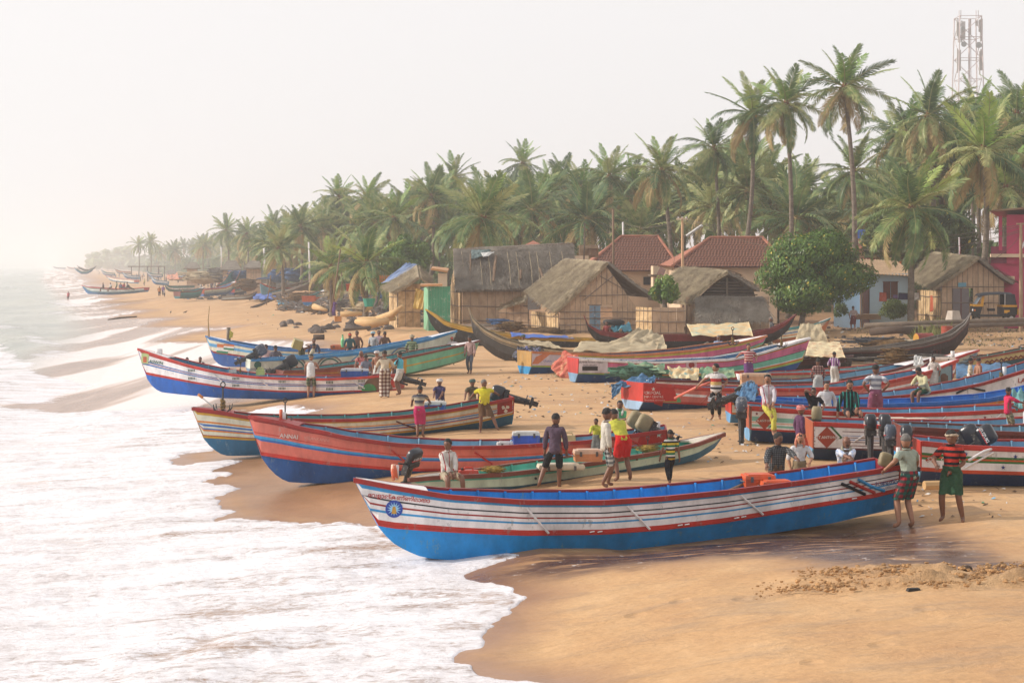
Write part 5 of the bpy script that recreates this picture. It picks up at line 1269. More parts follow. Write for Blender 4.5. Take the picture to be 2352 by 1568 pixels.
person('man in grey and white striped T-shirt and mauve lungi, hands on hips',2011,None,834,d=47.9,zb=1.45,yaw=-5,skin=2,top=cloth('grey_white_bands',[((128,132,146),1),((200,202,206),1)],period=0.16),bottom=plain('mauve_lungi',(130,76,102)),hem=0.1,lh=(-0.20,-0.02,0.98),rh=(0.20,-0.02,0.98),turn=-60,det=2,fit=1.05)
stand('man in brown plaid shirt seen from behind in the right rows',1879,822,58,cloth('brown_plaid',[((84,42,42),1),((120,84,80),1),((180,150,140),1)],period=0.08,kind='check'),sleeve='long',yaw=0,zb=1.45)
stand('man in purple and white striped shirt seen from behind',1916,806,64,cloth('purple_stripes',[((130,84,136),1),((190,176,186),0.7),((90,66,104),0.5)],axis='x',period=0.09),yaw=-30,zb=1.4)
stand('man in pink turban and purple jersey facing right',1838,928,39.8,(88,54,84),sleeve='long',headwear='turban',hw_mat=plain('pink_turban',(204,128,124)),yaw=-75,bottom=plain('orange_shorts',(190,80,60)),bkind='knee',zb=1.36,moustache=True)
seated('man in cream shirt bending over his work in the white boat',2126,902,50.2,(196,190,150),yaw=120,lean=24,nod=20,sleeve='long',bottom=plain('green_lungi',(40,72,50)),lh=(-0.1,0.45,0.25),rh=(0.1,0.45,0.25))
stand('man in cream check shirt, left of the pair at right',2229,820,56.5,cloth('cream_check',[((190,176,150),1),((200,190,170),1),((160,140,116),1)],period=0.08,kind='check'),yaw=-100,zb=1.6)
stand('man with an orange towel on his bare back, right of the pair',2247,820,56.0,None,yaw=-80,scarf=plain('orange_towel',(206,120,100)),zb=1.6,skin=1)
stand('man in white collar partly behind the pink bow',2146,816,60,(196,190,184),yaw=150,lean=14,zb=1.5)
person('man in magenta shirt and patterned shorts standing in the red rimmed boat',2315,1003,887,d=39.5,yaw=-80,skin=2,top=plain('magenta_shirt',(196,46,84)),sleeve='mid',bottom=cloth('floral',[((110,104,84),1),((136,130,104),1),((84,80,70),1)],period=0.09,kind='check'),bkind='knee',rh=('i',2352,925,-0.1),lh=(-0.1,0.3,1.0),lf=(-0.08,0,0.05),rf=(0.08,0,0.05),det=2)
person('man crouching at the right edge beyond the magenta shirt',2360,None,None,d=41.5,zb=1.9,sit=1,yaw=90,h=1.6,skin=2,top=plain('white_shirt',(196,196,200)),bottom=plain('dark_jeans',(34,38,48)),bkind='knee',det=1)
# --- men in the boat touching the far swash, and the walker in the water
for i,(x,y,c,l)in enumerate([(237,664,(90,80,80),'leftmost man in dark shirt sitting in the far swash boat'),(254,664,(190,190,186),'man in white sitting second in the far swash boat'),(268,662,(150,170,140),'man standing tallest in the far swash boat'),(277,664,(120,120,150),'man in grey sitting fourth in the far swash boat'),(285,664,(190,60,90),'man in magenta sitting in the far swash boat'),(292,662,(130,130,140),'rearmost man by the motor of the far swash boat')]):
 if i==2:person(l,x,667,646,d=263,yaw=90,top=plain('shirt_%d_%d_%d'%c,c),bottom=plain('dark_jeans',(34,38,48)),bkind='trousers',det=0,group='men in the far swash boat')
 else:person(l,x,None,None,d=264,zb=CZ-(y-2-HY)/F*264,sit=1,yaw=90+40*i,top=plain('shirt_%d_%d_%d'%c,c),bottom=plain('dark_jeans',(34,38,48)),bkind='knee',det=0,group='men in the far swash boat')
person('lone walker in a red shirt wading in the far swash',157,691,669,yaw=150,skin=2,top=plain('red_tshirt',(170,60,70)),bottom=plain('dark_jeans',(34,38,48)),bkind='knee',det=0,lf=(-0.1,0.2,0.05),rf=(0.1,-0.2,0.05),lh=(-0.35,0.2,0.9))
FARP=[(366,680,(190,120,50),'figure in orange standing before the teal boats'),(375,678,(120,80,140),'figure in purple beside the one in orange'),(377,681,(190,190,200),'small child in white beside the pair'),(412,681,(110,110,120),'child standing at the end of the teal boat'),(420,681,(150,160,90),'smallest child by the teal boat'),(332,656,(170,170,70),'figure in yellow lifting its arms above the swash boat'),(316,652,(140,140,150),'grey figure left of the one in yellow'),(308,645,(110,100,100),'dark figure behind the swash boat motor'),(486,668,(90,84,90),'dark dressed figure standing apart before the crowd'),(503,663,(196,50,80),'bright red figure in the far crowd'),(228,631,(80,80,90),'lone dark figure near the hazy canoes')]
for x,y,c,l in FARP:person(l,x,y,None,h=1.6 if 'child' not in l else 1.15,yaw=RND.choice([90,180,0,-90]),top=plain('shirt_%d_%d_%d'%c,c),bottom=plain('dark_jeans',(34,38,48)),bkind='trousers',det=0,group='figures on the far beach')
proto=[]
for c,b_,yw in(((180,176,172),'w',180),((90,84,96),'d',90),((150,90,80),'w',0),((110,130,160),'d',-90)):
 proto.append(person('figure standing in the hazy crowd',500,None,None,d=250,h=1.62,yaw=yw,top=plain('shirt_%d_%d_%d'%c,c),bottom=plain('white_lungi',(190,190,186))if b_=='w' else plain('dark_jeans',(34,38,48)),bkind='trousers',det=0,group='hazy crowd on the far beach'))
bake_people()
rr=random.Random(11)
spots=[(rr.uniform(455,530),rr.uniform(654,662))for _ in range(34)]+[(rr.uniform(300,372),rr.uniform(638,647))for _ in range(34)]+[(rr.uniform(245,275),rr.uniform(636,641))for _ in range(8)]+[(rr.uniform(380,470),rr.uniform(640,650))for _ in range(12)]+[(rr.uniform(170,260),rr.uniform(617,626))for _ in range(14)]
for i,(x,y)in enumerate(spots):
 g=G(x,y)
 o=proto[i]if i<4 else copy_tree(proto[i%4])
 o.location=(g.x,g.y,g.z+(0.35 if rr.random()<0.3 else 0));o.rotation_euler.z=rr.uniform(0,6.28);s=rr.uniform(0.85,1.05);o.scale=(s,s,s)
 # ------------------------------------------------------------------ outboard motors, boxes, sheets and other gear
M_COWL=mat('motor_black',(30,34,44),0.3,0.1,4,0.05,spec=0.5);M_COWLG=mat('motor_grey',(74,84,100),0.4,0.15,4,0.1,worn=((150,150,150),0.32));M_COWLB=mat('motor_beige',(142,128,96),0.5,0.15,4,0.1)
M_LEG=mat('motor_leg',(44,44,48),0.5,0.2,8,0.2,worn=((110,106,98),0.3));M_METAL=mat('bare_metal',(176,178,182),0.35,0.1,8,0.1,metal=0.7)
M_ROPE=mat('rope',(150,122,70),0.9,0.25,30,0.8);M_LETW=mat('decal_white',(214,214,214),0.5,0.03,3,0);M_LETR=mat('decal_red',(180,36,40),0.5,0.03,3,0)
def textpart(s,size,parent,mtx,material,name='lettering'):
 vs,fs=text_poly(s,size,True);me=bpy.data.meshes.new(name);me.from_pydata([tuple(mtx@Vector((a,b_,0)))for a,b_ in vs],[],fs);me.materials.append(material)
 o=bpy.data.objects.new(name,me);COL.objects.link(o);o.parent=parent;return o
def motor(label,pos,yaw,tilt,cowl=None,brand=None,s=1.0,tiller=True,roll=0):
 """yaw: way the shaft swings to; tilt 0 = shaft straight down, 90 = lifted level"""
 cowl=cowl or M_COWL
 t=thing('outboard_motor',label,'outboard motor',pos,0,'outboard motors on the boats')
 s*=0.74;R=Matrix.Rotation(math.radians(yaw),3,'Z')@Matrix.Rotation(math.radians(roll),3,'Y')@Matrix.Rotation(math.radians(tilt),3,'X')
 def W(m,nm,material,par=t,smooth=False):
  m.v=[tuple(Vector(pos)+R@(Vector(v)*s))for v in m.v];return m.build(nm,material,par,smooth)
 m=MB();prof=[(0.0,0.30,0.20),(0.06,0.34,0.23),(0.22,0.35,0.235),(0.33,0.33,0.22),(0.40,0.26,0.16)];n=16;vs=[]
 for z,ly,lx in prof:
  for k in range(n):
   a=2*math.pi*k/n;ca,sa=math.cos(a),math.sin(a)
   vs.append((lx*0.62*math.copysign(abs(ca)**0.55,ca),ly*0.75*math.copysign(abs(sa)**0.6,sa)+0.02,0.12+z))
 m.add(vs,[(i*n+k,i*n+(k+1)%n,(i+1)*n+(k+1)%n,(i+1)*n+k)for i in range(len(prof)-1)for k in range(n)]+[tuple((len(prof)-1)*n+k for k in range(n)),tuple(range(n-1,-1,-1))])
 c=W(m,'cowl',cowl,smooth=True)
 m=MB();m.box((0,0.02,0.05),(0.26,0.40,0.14));W(m,'lower_cowl',M_LEG)
 m=MB();m.tube([(0,-0.02,0.05),(0,0.0,-0.35),(0,0.02,-0.72)],[0.095,0.075,0.06],8,flat=1.5);W(m,'shaft',M_LEG)
 m=MB();m.box((0,0.05,-0.60),(0.16,0.34,0.02));W(m,'cavitation_plate',M_LEG)
 m=MB();m.tube([(0,-0.16,-0.78),(0,-0.05,-0.78),(0,0.14,-0.78),(0,0.2,-0.78)],[0.02,0.055,0.05,0.035],8);m.box((0,0.02,-0.90),(0.015,0.16,0.2));W(m,'gear_case',M_LEG)
 for q in range(3):
  m=MB();a=q*2.094;d_=Vector((math.cos(a),0,math.sin(a)));e=Vector((-math.sin(a),0,math.cos(a)));cc=Vector((0,0.20,-0.78))
  m.slab([cc+d_*0.02,cc+d_*0.10+e*0.06+Vector((0,0.03,0)),cc+d_*0.15,cc+d_*0.10-e*0.06-Vector((0,0.03,0))],0.01);W(m,'propeller_blade',M_METAL)
 m=MB();m.box((0,-0.20,-0.10),(0.2,0.08,0.34));m.box((0.08,-0.14,0.02),(0.03,0.1,0.1));W(m,'clamp_bracket',M_LEG)
 if tiller:
  m=MB();m.tube([(0.0,-0.22,0.10),(0,-0.45,0.16),(0,-0.62,0.22)],[0.03,0.022,0.03],6);W(m,'tiller_handle',M_LEG)
 if brand:
  for sx in(1,-1):
   Mx=Matrix.Translation(Vector(pos))
   rot=R@Matrix(((0,0,sx),(sx,0,0),(0,1,0)))
   vs,fs=text_poly(brand,0.11*s,True)
   me=bpy.data.meshes.new('lettering');me.from_pydata([tuple(R@(Vector((0.152*sx,0.02+a*sx,0.30+b_))*s)if False else R@Vector((0.150*sx*s,0.02*s+a*sx,0.29*s+b_)))for a,b_ in vs],[],fs);me.materials.append(M_LETW)
   o=bpy.data.objects.new('lettering',me);COL.objects.link(o);o.parent=c
  m=MB();m.box((0,0.02,0.245),(0.300,0.42,0.02));W(m,'decal_stripe',M_LETR,c)
 return t
motor('black outboard tilted up on the green canoe, with its white maker name',P(944,1068,36.9),-35,8,M_COWL,'SUZUKI',1.0,roll=28)
motor('black outboard hung level at the ASWIN stern',P(925,868,65.4),-80,72,M_COWL,None,1.25)
motor('outboard with pale decals tipped out over the striped boat stern',P(1165,911,50.2),-85,74,M_COWL,None,1.25)
motor('olive and black outboard, nearer of two in the red ANNAI boat',P(1500,985,41.2),-80,60,M_COWLB,None,1.1)
motor('second olive outboard beside its twin in the red ANNAI boat',P(1478,978,41.9),-80,56,M_COWLB,None,1.1)
motor('grey outboard tipped down to the left of the pale ringed boat',P(586,812,76.5),95,62,M_COWLG,None,1.35)
motor('dark outboard tilted over the end of the mint boat',P(655,838,70.8),95,62,M_COWL,None,1.35)
motor('beige outboard behind the CRUCIAL boat, tilted towards its left',P(1694,908,49.6),85,66,M_COWLB,None,1.25)
motor('blue grey outboard tilted left between the red and blue sterns',P(1700,905,48.6),82,68,M_COWLG,None,1.3)
motor('big worn outboard hanging straight down off the first ST ANTONY stern',P(1703,958,44.4),168,2,M_COWLG,'YAMAHA',1.35)
motor('beige outboard with a white cross behind the second ST ANTONY stern',P(1876,975,41.9),165,5,M_COWLB,None,1.15)
motor('tall black outboard upright, leftmost of the cluster by the blue stern',P(1999,998,37.0),175,3,M_COWL,'SUZUKI',1.15)
motor('black outboard second of the upright cluster by the blue stern',P(2032,999,36.4),175,4,M_COWL,'SUZUKI',1.15)
motor('black outboard lower in the cluster, right of the bald head',P(2082,1024,35.2),172,6,M_COWL,'SUZUKI',1.1)
motor('grey black outboard lower in the cluster, left of the bald head',P(2045,1022,35.5),172,6,M_COWLG,'SUZUKI',1.1)
motor('outboard at the blue stern lifted level towards the man in stripes',P(2052,1062,32.2),-84,74,M_COWLB,None,0.72)
motor('shiny black outboard lying in the boat, left of the pair at right',P(2206,1012,37.0),60,60,M_COWL,None,1.15)
motor('shiny black outboard lying in the boat, right of the pair at right',P(2242,1013,36.8),60,60,M_COWL,'SUZUKI',1.15)
motor('small dark motor on the far swash boat',P(297,659,262),-80,60,M_COWL,None,1.2)
def cooler(label,x,y,d,size,rz,body,lid,cat='ice box',lift=0.0):
 c=P(x,y,d);t=thing('ice_box',label,cat,c,rz,'ice boxes on and in the boats');sx,sy,sz=size
 m=MB();m.box((0,0,sz/2),(sx,sy,sz),taper=1.04);m.box((0,-sy/2-0.006,sz*0.45),(sx*0.8,0.012,sz*0.35));me=m.mesh('case',PT(body));add_obj('case',me,t)
 m=MB();m.box((0,0,sz+0.035),(sx*1.07,sy*1.07,0.07),taper=0.95);m.box((0,0,sz+0.078),(sx*0.8,sy*0.8,0.018));add_obj('lid',m.mesh('lid',PT(lid)),t)
 for k in(-1,1):
  m=MB();m.box((k*sx*0.3,-sy/2*1.07-0.012,sz),(0.05,0.02,0.10));add_obj('latch',m.mesh('latch',PT((90,84,80))),t)
  m=MB();m.tube([(k*(sx/2+0.01),-0.1,sz*0.7),(k*(sx/2+0.05),-0.06,sz*0.72),(k*(sx/2+0.05),0.06,sz*0.72),(k*(sx/2+0.01),0.1,sz*0.7)],0.012,5);add_obj('handle',m.mesh('handle',PT((120,120,120))),t)
 return t
cooler('blue cooler with grey white lid in the red ANNAI boat',1208,1019,42.2,(0.62,0.42,0.22),0.06,(58,92,190),(206,204,200))
cooler('flat white box beside the blue cooler',1166,1026,42.3,(0.5,0.36,0.05),0.1,(206,202,198),(214,208,206))
cooler('peach ice box on the green canoe behind the white shirted boy',1350,1058,37.8,(0.58,0.40,0.17),0.08,(208,140,96),(212,176,150))
cooler('long white box lid lying in the green canoe',1288,1077,37.6,(0.95,0.4,0.04),0.1,(206,190,164),(210,196,172))
cooler('orange ice box with lid, left of the pair in the blue boat',1741,1118,33.0,(0.55,0.42,0.17),0.1,(214,84,36),(220,96,50))
cooler('orange ice box lid down, right of the pair in the blue boat',1782,1122,32.7,(0.55,0.40,0.08),0.1,(214,84,36),(220,96,50))
cooler('row of blue and white fish boxes in the ASWIN boat',815,866,66.2,(1.0,0.5,0.25),0.02,(50,88,160),(196,196,200))
cooler('blue box with white lid in the striped boat beside the pink lungi',1000,944,50.5,(0.6,0.42,0.2),0.0,(50,90,170),(206,204,200))
cooler('orange box on the flag boat by the green bottle',780,803,83.2,(0.8,0.5,0.16),0.0,(214,110,66),(214,120,80))
cooler('peach ice box in the CRUCIAL boat behind the white polo man',1735,885,58.5,(0.95,0.5,0.32),0.0,(206,160,120),(214,176,142))
cooler('pale ice box beside a crow on the dark red rimmed boat',2037,872,62.5,(0.95,0.5,0.12),0.05,(206,176,156),(214,200,190))
cooler('big pale pink ice box on the heap behind the right rows',2150+0,843,69.5,(1.4,0.6,0.30),0.0,(208,170,144),(218,200,186))
cooler('pale box under ropes between the ST ANTONY boats',2050,978,42.6,(0.75,0.45,0.12),0.05,(206,186,160),(214,196,176))
cooler('second pale box under ropes right of the first',2103,979,42.9,(0.6,0.42,0.12),0.05,(206,186,160),(214,196,176))
def can(label,x,y,d,rgb,size=(0.34,0.18,0.22)):
 t=thing('fuel_can',label,'fuel can',P(x,y,d),0.1);m=MB();m.box((0,0,size[2]/2),size,taper=0.9);add_obj('body',m.mesh('body',PT(rgb)),t)
 m=MB();m.tube([(-0.1,0,size[2]),(-0.08,0,size[2]+0.06),(0.08,0,size[2]+0.06),(0.1,0,size[2])],0.018,5);add_obj('handle',m.mesh('handle',PT(rgb)),t)
 m=MB();m.tube([(-0.13,0,size[2]-0.01),(-0.14,0,size[2]+0.05)],0.03,8);add_obj('cap',m.mesh('cap',PT((40,30,30))),t)
can('orange red fuel can in the green canoe',1076,1090,37.4,(206,60,40),(0.45,0.2,0.10));can('yellowish jerrycan in the ASWIN boat',598,861,67,(190,200,120));can('cream jerrycan in the red ANNAI boat',1306,1020,42.1,(206,180,130));can('white container at the ASWIN inside wall',535,856,67.6,(206,204,200),(0.3,0.18,0.14))
t=thing('plastic_bottle','green plastic bottle standing in the flag boat','bottle',P(837-50,797,83),0);m=MB();m.tube([(0,0,0),(0,0,0.34),(0,0,0.46),(0,0,0.56)],[0.09,0.09,0.04,0.035],10);add_obj('body',m.mesh('body',mat('green_plastic',(120,200,140),0.2,0.1,3,0)),t);m=MB();m.tube([(0,0,0.56),(0,0,0.60)],0.04,8);add_obj('cap',m.mesh('cap',PT((60,140,80))),t)
t=thing('carried_box','yellowish jute bundle on the shoulder of the olive vest youth','bundle',P(683,790,79.3),0.3);m=MB();m.box((0,0,0),(0.42,0.4,0.42),rot=(0.2,0.3,0));add_obj('body',m.mesh('body',PT((170,156,100))),t)
def cloth_sheet(name,label,corners,material,cat='tarpaulin',folds=0.07,sag=0.0,nu=30,nv=14,seed=1,group=None,thick=0.012,rag=0.0):
 """a sheet laid over things; corners = picture x, y and depth: two far/top ones then two near/bottom ones (left, right, right, left)"""
 A,B,Cc,D_=[P(*c)for c in corners];c0=(A+B+Cc+D_)/4
 t=None
 def fn(a,b_):
  a2=a+rag*(float(vnoise(b_*9,a*9+3,seed))-0.5)*(1 if 0<a<1 else 1.0);b2=b_+rag*(float(vnoise(a*9,b_*9,seed+1))-0.5)
  p=A*(1-a2)*(1-b2)+B*a2*(1-b2)+Cc*a2*b2+D_*(1-a2)*b2
  n=(B-A).cross(D_-A).normalized();q=(float(fbm(a*7+seed*3.1,b_*4,seed,4))-0.47)*2*folds+folds*0.22*math.sin(a*17+b_*9+seed+4*float(vnoise(a*5,b_*3,seed)))
  return p+n*q+Vector((0,0,-sag*math.sin(math.pi*a)*(1-b_)))
 m=MB();m.grid(fn,nu,nv);n0=len(m.v)
 nn=(B-A).cross(D_-A).normalized()*thick
 m.v+=[tuple(Vector(v)-nn)for v in m.v];m.f+=[tuple(k+n0 for k in f[::-1])for f in m.f];m.m+=[0]*(len(m.f)-len(m.m))
 def edge(ids):
  for a,b_ in zip(ids[:-1],ids[1:]):m.f.append((a,b_,b_+n0,a+n0));m.m.append(0)
 edge(list(range(nu)));edge([nu*(nv-1)+i for i in range(nu)]);edge([j*nu for j in range(nv)]);edge([j*nu+nu-1 for j in range(nv)])
 o=m.build(name,material,None,True,base=c0);return tag(o,label,cat,group)
M_CANV=mat('cream_canvas',(178,164,134),0.85,0.16,1.2,0.6,7,rgb2=(140,122,94),dist=0.03);M_CANV2=mat('stained_canvas',(190,182,150),0.85,0.2,0.8,0.5,7,rgb2=(196,158,106),dist=0.03,worn=((130,166,160),0.35))
M_BLUE=mat('blue_tarp',(60,110,150),0.55,0.2,1.5,0.6,8,rgb2=(44,80,112),dist=0.03);M_GRT=mat('green_tarp',(60,128,104),0.7,0.2,1.5,0.5,8,rgb2=(150,150,110),dist=0.03)
M_PLB=mat('black_plastic',(36,40,54),0.35,0.3,2,0.8,8,rgb2=(22,24,32),dist=0.04,worn=((120,120,170),0.28))
M_RC=mat('red_cloth',(190,106,90),0.9,0.1,2,0.5,8,rgb2=(164,84,72),dist=0.03,worn=((200,150,120),0.36))
G_='tarpaulins and sheets over boats and nets'
cloth_sheet('tarpaulin','cream canvas tent with slumped right end behind the pink boats',[(1468,754,92),(1520,765,91),(1533,806,83),(1392,790,86)],M_CANV,folds=0.22,group=G_,seed=2,rag=0.03)
cloth_sheet('tarpaulin','long flat cream canvas sheet directly behind the pink boats',[(1335,783,86),(1512,789,86),(1508,812,80),(1316,807,80)],M_CANV,folds=0.14,group=G_,seed=3,rag=0.02)
cloth_sheet('tarpaulin','worn canvas over the canoe left of the long cream sheet',[(1190,780,86),(1262,784,86),(1290,800,83),(1205,793,83)],M_CANV,folds=0.08,group=G_,seed=4)
cloth_sheet('tarpaulin','pale sheet with blue stains stretched over the red and black canoe',[(1577,745,97),(1720,741,97),(1730,770,91),(1590,771,91)],M_CANV2,folds=0.08,group=G_,seed=5)
cloth_sheet('tarpaulin','upright tan canvas leaning on poles behind the pink bow',[(1838,744,92),(1884,744,92),(1902,784,90),(1826,784,90)],M_CANV,folds=0.10,group=G_,seed=6)
cloth_sheet('tarpaulin','painted canvas sheet with brown figures, flat on the dark canoe',[(1856,784,82),(1928,785,82),(1942,822,72),(1850,818,72)],mat('painted_canvas',(204,192,158),0.85,0.12,0.9,0.4,7,rgb2=(196,180,140),worn=((160,96,56),0.42)),folds=0.06,group=G_,seed=7)
cloth_sheet('cloth','rust red cloth draped over the outboard of the rear pink boat',[(1298,804,71),(1330,820,70),(1296,874,70.5),(1262,845,71)],M_RC,'cloth',0.16,group=G_,seed=8,rag=0.06)
cloth_sheet('cloth','tan sacking hanging below the rust red cloth',[(1270,858,71.2),(1318,850,71),(1292,884,71),(1278,880,71)],M_CANV,'cloth',0.08,group=G_,seed=9)
cloth_sheet('tarpaulin','blue tarpaulin wrapped over the outboard at the CRUCIAL stern',[(1470,860,55.4),(1508,866,55),(1496,884,54.4),(1408,888,55.2)],M_BLUE,folds=0.14,group=G_,seed=10)
cloth_sheet('tarpaulin','end of the blue tarpaulin hanging to a point at left',[(1404,882,55.3),(1432,878,55),(1424,900,55),(1406,916,55.2)],M_BLUE,folds=0.08,group=G_,seed=11)
cloth_sheet('plastic_sheet','black and blue plastic bundle on the stern of the rear pink boat',[(1190,796,76),(1250,800,75.5),(1240,816,73.5),(1168,826,75)],M_PLB,'plastic sheet',0.28,group=G_,seed=12,rag=0.05)
cloth_sheet('tarpaulin','green torn sheet with the net heap left of the cream rags',[(1440,830,66),(1525,840,66),(1530,856,64.5),(1444,850,65)],M_GRT,folds=0.12,group=G_,seed=13,rag=0.06)
cloth_sheet('tarpaulin','cream and yellow rag sheet in front of the pink boats',[(1532,842,65),(1606,846,65),(1604,872,63),(1542,870,63.4)],M_CANV2,folds=0.12,group=G_,seed=14,rag=0.05)
cloth_sheet('tarpaulin','dark green sheet between poles in front of the pink boats',[(1608,843,65),(1684,846,65),(1690,868,63.5),(1612,872,63.5)],M_GRT,folds=0.10,group=G_,seed=15)
cloth_sheet('tarpaulin','white sheet end right of the dark green one',[(1690,858,64),(1728,864,63.4),(1744,873,62.6),(1694,873,63)],mat('white_sheet',(206,206,204),0.8,0.1,2,0.4,8),folds=0.05,group=G_,seed=16)
cloth_sheet('tarpaulin','blue tarpaulin over the outboards beside the sitting youth',[(1712,880,48.6),(1740,884,48),(1736,920,46.6),(1688,908,47.5)],M_BLUE,folds=0.12,group=G_,seed=17)
cloth_sheet('cloth','white cloth hanging from the dark red rimmed bow',[(2060+40,816,66.5),(2118,818,66.3),(2122,838,66),(2098,842,66)],mat('white_sheet',(206,206,204)),'cloth',0.1,group=G_,seed=18)
cloth_sheet('tarpaulin','blue sheet inside the boat behind the pair of men at right',[(2196,836,60),(2320,836,60),(2330,852,57),(2196,866,56.5)],M_BLUE,folds=0.12,group=G_,seed=19)
cloth_sheet('tarpaulin','teal sheet at the right edge behind the magenta shirt',[(2322,894,44),(2375,894,44),(2375,936,42.6),(2330,940,42.6)],mat('teal_sheet',(96,150,152),0.6,0.2,2,0.5,8),folds=0.12,group=G_,seed=20)
cloth_sheet('tarpaulin','crumpled blue sheet lying under the bow-on far boat',[(580,676,208),(634,676,208),(634,688,200),(582,688,200)],mat('bright_blue_sheet',(60,100,180),0.6,0.15,1,0.4),folds=0.2,group=G_,seed=21)
cloth_sheet('tarpaulin','sky blue sheet on the sand left of the orange sterned boat',[(634,688,192),(672,690,192),(690,696,185),(640,697,185)],mat('sky_sheet',(80,150,180),0.6,0.15,1,0.4),folds=0.2,group=G_,seed=22)
cloth_sheet('tarpaulin','blue sheet lying along the yellow rimmed canoe',[(1172,764,98.6),(1300,773,98.3),(1320,778,96.8),(1175,771,97)],mat('bright_blue_sheet',(60,100,180)),folds=0.12,group=G_,seed=23)
cloth_sheet('tarpaulin','turquoise sheet heaped under the big hut beside the tyre',[(1410,736,98.5),(1448,742,98.2),(1452,760,97),(1400,757,97.2)],mat('turquoise_sheet',(70,140,160),0.6,0.15,2,0.4),folds=0.28,group=G_,seed=24)
cloth_sheet('tarpaulin','orange sheet over the far green boat',[(384,632,246),(408,628,246),(412,642,232),(382,641,232)],PT((206,130,90)),folds=0.2,group=G_,seed=25)
def pole(name,label,pts,r,material,cat,group=None,n=7):
 m=MB();m.tube(pts,r,n);o=m.build(name,material,None,True,base=pts[0]);return tag(o,label,cat,group)
M_WOOD=mat('weathered_wood',(128,104,82),0.8,0.2,3,0.5,20,stretch=(1,1,0.3));M_BAM=mat('bamboo',(170,140,96),0.6,0.15,5,0.2);M_DWOOD=mat('dark_wood',(78,62,50),0.85,0.2,3,0.5,20)
pole('wooden_oar','long wooden oar slanting out of the blue boat',[P(1662,1132,32.6),P(1705,1113,33),P(1762,1088,33.6)],[0.03,0.032,0.028],M_WOOD,'oar')
pole('flag_staff','thin bamboo staff standing at the flag boat bow',[P(480,774,83.5),P(478,735,83.6),P(481,703,83.7)],[0.04,0.03,0.02],M_BAM,'staff')
pole('buoy_stick','orange tipped stick slanting over the striped boat bow',[P(510,950,48.4),P(464,913,48.3)],0.02,PT((206,204,200)),'stick')
pole('buoy_stick','fat orange end of the slanting stick at the striped bow',[P(466,913,48.3),P(455,905,48.3)],0.04,PT((206,130,70)),'float')
o=pole('bow_post','white post standing at the ASWIN bow',[P(365,815,67.4),P(365,801,67.4)],0.14,PT('white'),'post','posts at the bows');
for i,(x,y0,y1,d,c,l)in enumerate([(652,966,946,42,'white','white post lashed at the ANNAI bow'),(1470,978,958,42,'white','left white post at the ANNAI stern'),(1512,990,968,41.4,'white','right white post at the ANNAI stern'),(1488,900,872,55,'white','white post at the CRUCIAL stern'),(2063,1075,1027,32.6,'white','tall white post on the blue stern'),(2108,1080,1045,32.4,'white','short white post behind the pale green shirt'),(2155,1016,985,38,(206,170,160),'left pinkish post of the rightmost boats'),(2268,1016,989,37.8,(206,170,160),'right pinkish post of the rightmost boats'),(2140,840,820,62,'white','rope bound white post at the pink bow'),(2188,826,806,72,'white','white post at the highest cream bow'),(2307,866,842,54,'white','white post with anchor at the raised white bow'),(912,1098,1068,36.4,'white','white post beside the orange float on the green canoe'),(1042,774,764,79,(200,170,150),'lamp shaped post on the ringed boat bow'),(525,786,752,83.8,'wood','flag post on the flag boat')]):
 pole('bow_post',l,[P(x,y0,d),P(x,y1,d)],0.05*d/42,PT(c),'post','posts at the boat ends')
pole('float_stick','orange and white float stick standing by the canoe outboard',[P(908,1102,36.3),P(905,1080,36.3),P(904,1066,36.3)],[0.07,0.07,0.05],mat('orange_float',(206,96,60),0.5,0.1,3,0.1,worn=((210,200,180),0.4)),'float')
pole('float_stick','white tipped float stick standing at the ANNAI bow',[P(648,965,42),P(646,950,42),P(645,940,42)],[0.05,0.05,0.04],mat('orange_float',(206,96,60)),'float')
pole('hanging_oar','long pale oar slanting across the rightmost hull',[P(2225,1057,35.2),P(2260,1036,35.4),P(2292,1026,35.7)],[0.03,0.028,0.025],PT('white'),'oar')
pole('long_oar','pink shafted oar the white polo man holds',[P(1550,914,53.4),P(1600,889,52.4),P(1630,878,52)],0.04,PT('salmon'),'oar')
o=cloth_sheet('pennant','small yellow pennant on the flag post',[(528,758,83.7),(536,764,83.7),(534,774,83.7),(526,778,83.7)],PT((190,180,70)),'flag',0.05,nu=10,nv=8,seed=30)
def anchor(label,x,y,d,s=1.0,wrap=True):
 c=P(x,y,d);t=thing('grapnel_anchor',label,'anchor',c,0.4,'anchors at the bows')
 m=MB();m.tube([(0,0,0.05),(0,0,0.75)],0.025,6);add_obj('shank',m.mesh('shank',M_LEG),t,scale=(s,s,s))
 me=None
 for k in range(4):
  a=k*math.pi/2+0.4;mm=MB();mm.tube([(0,0,0.06),(0.18*math.cos(a),0.18*math.sin(a),0.0),(0.32*math.cos(a),0.32*math.sin(a),0.10),(0.34*math.cos(a),0.34*math.sin(a),0.24)],[0.025,0.025,0.022,0.012],6);add_obj('fluke',mm.mesh('fluke',M_LEG),t,scale=(s,s,s))
 mm=MB();mm.tube([(0.07*math.cos(a),0,0.80+0.08*math.sin(a))for a in[2*math.pi*q/10 for q in range(11)]],0.018,5);add_obj('ring',mm.mesh('ring',M_LEG),t,scale=(s,s,s))
 mm=MB();mm.tube([(0.06*math.cos(a),0.06*math.sin(a),0.10+a*0.006+0.03*math.sin(a*1.3))for a in[q*0.7 for q in range(60)]],0.026,5);add_obj('rope_coil',mm.mesh('rope_coil',M_ROPE),t,scale=(s,s,s))
anchor('roped anchor standing on the striped boat bow',512,946,48.5,0.95);anchor('anchor with brown rope on the ANNAI bow',655,972,42.2,0.7);anchor('yellow roped anchor on the rear pink boat bow',1683,792,76.5,0.9);anchor('anchor on the front pink boat bow',1795,797,70,0.8)
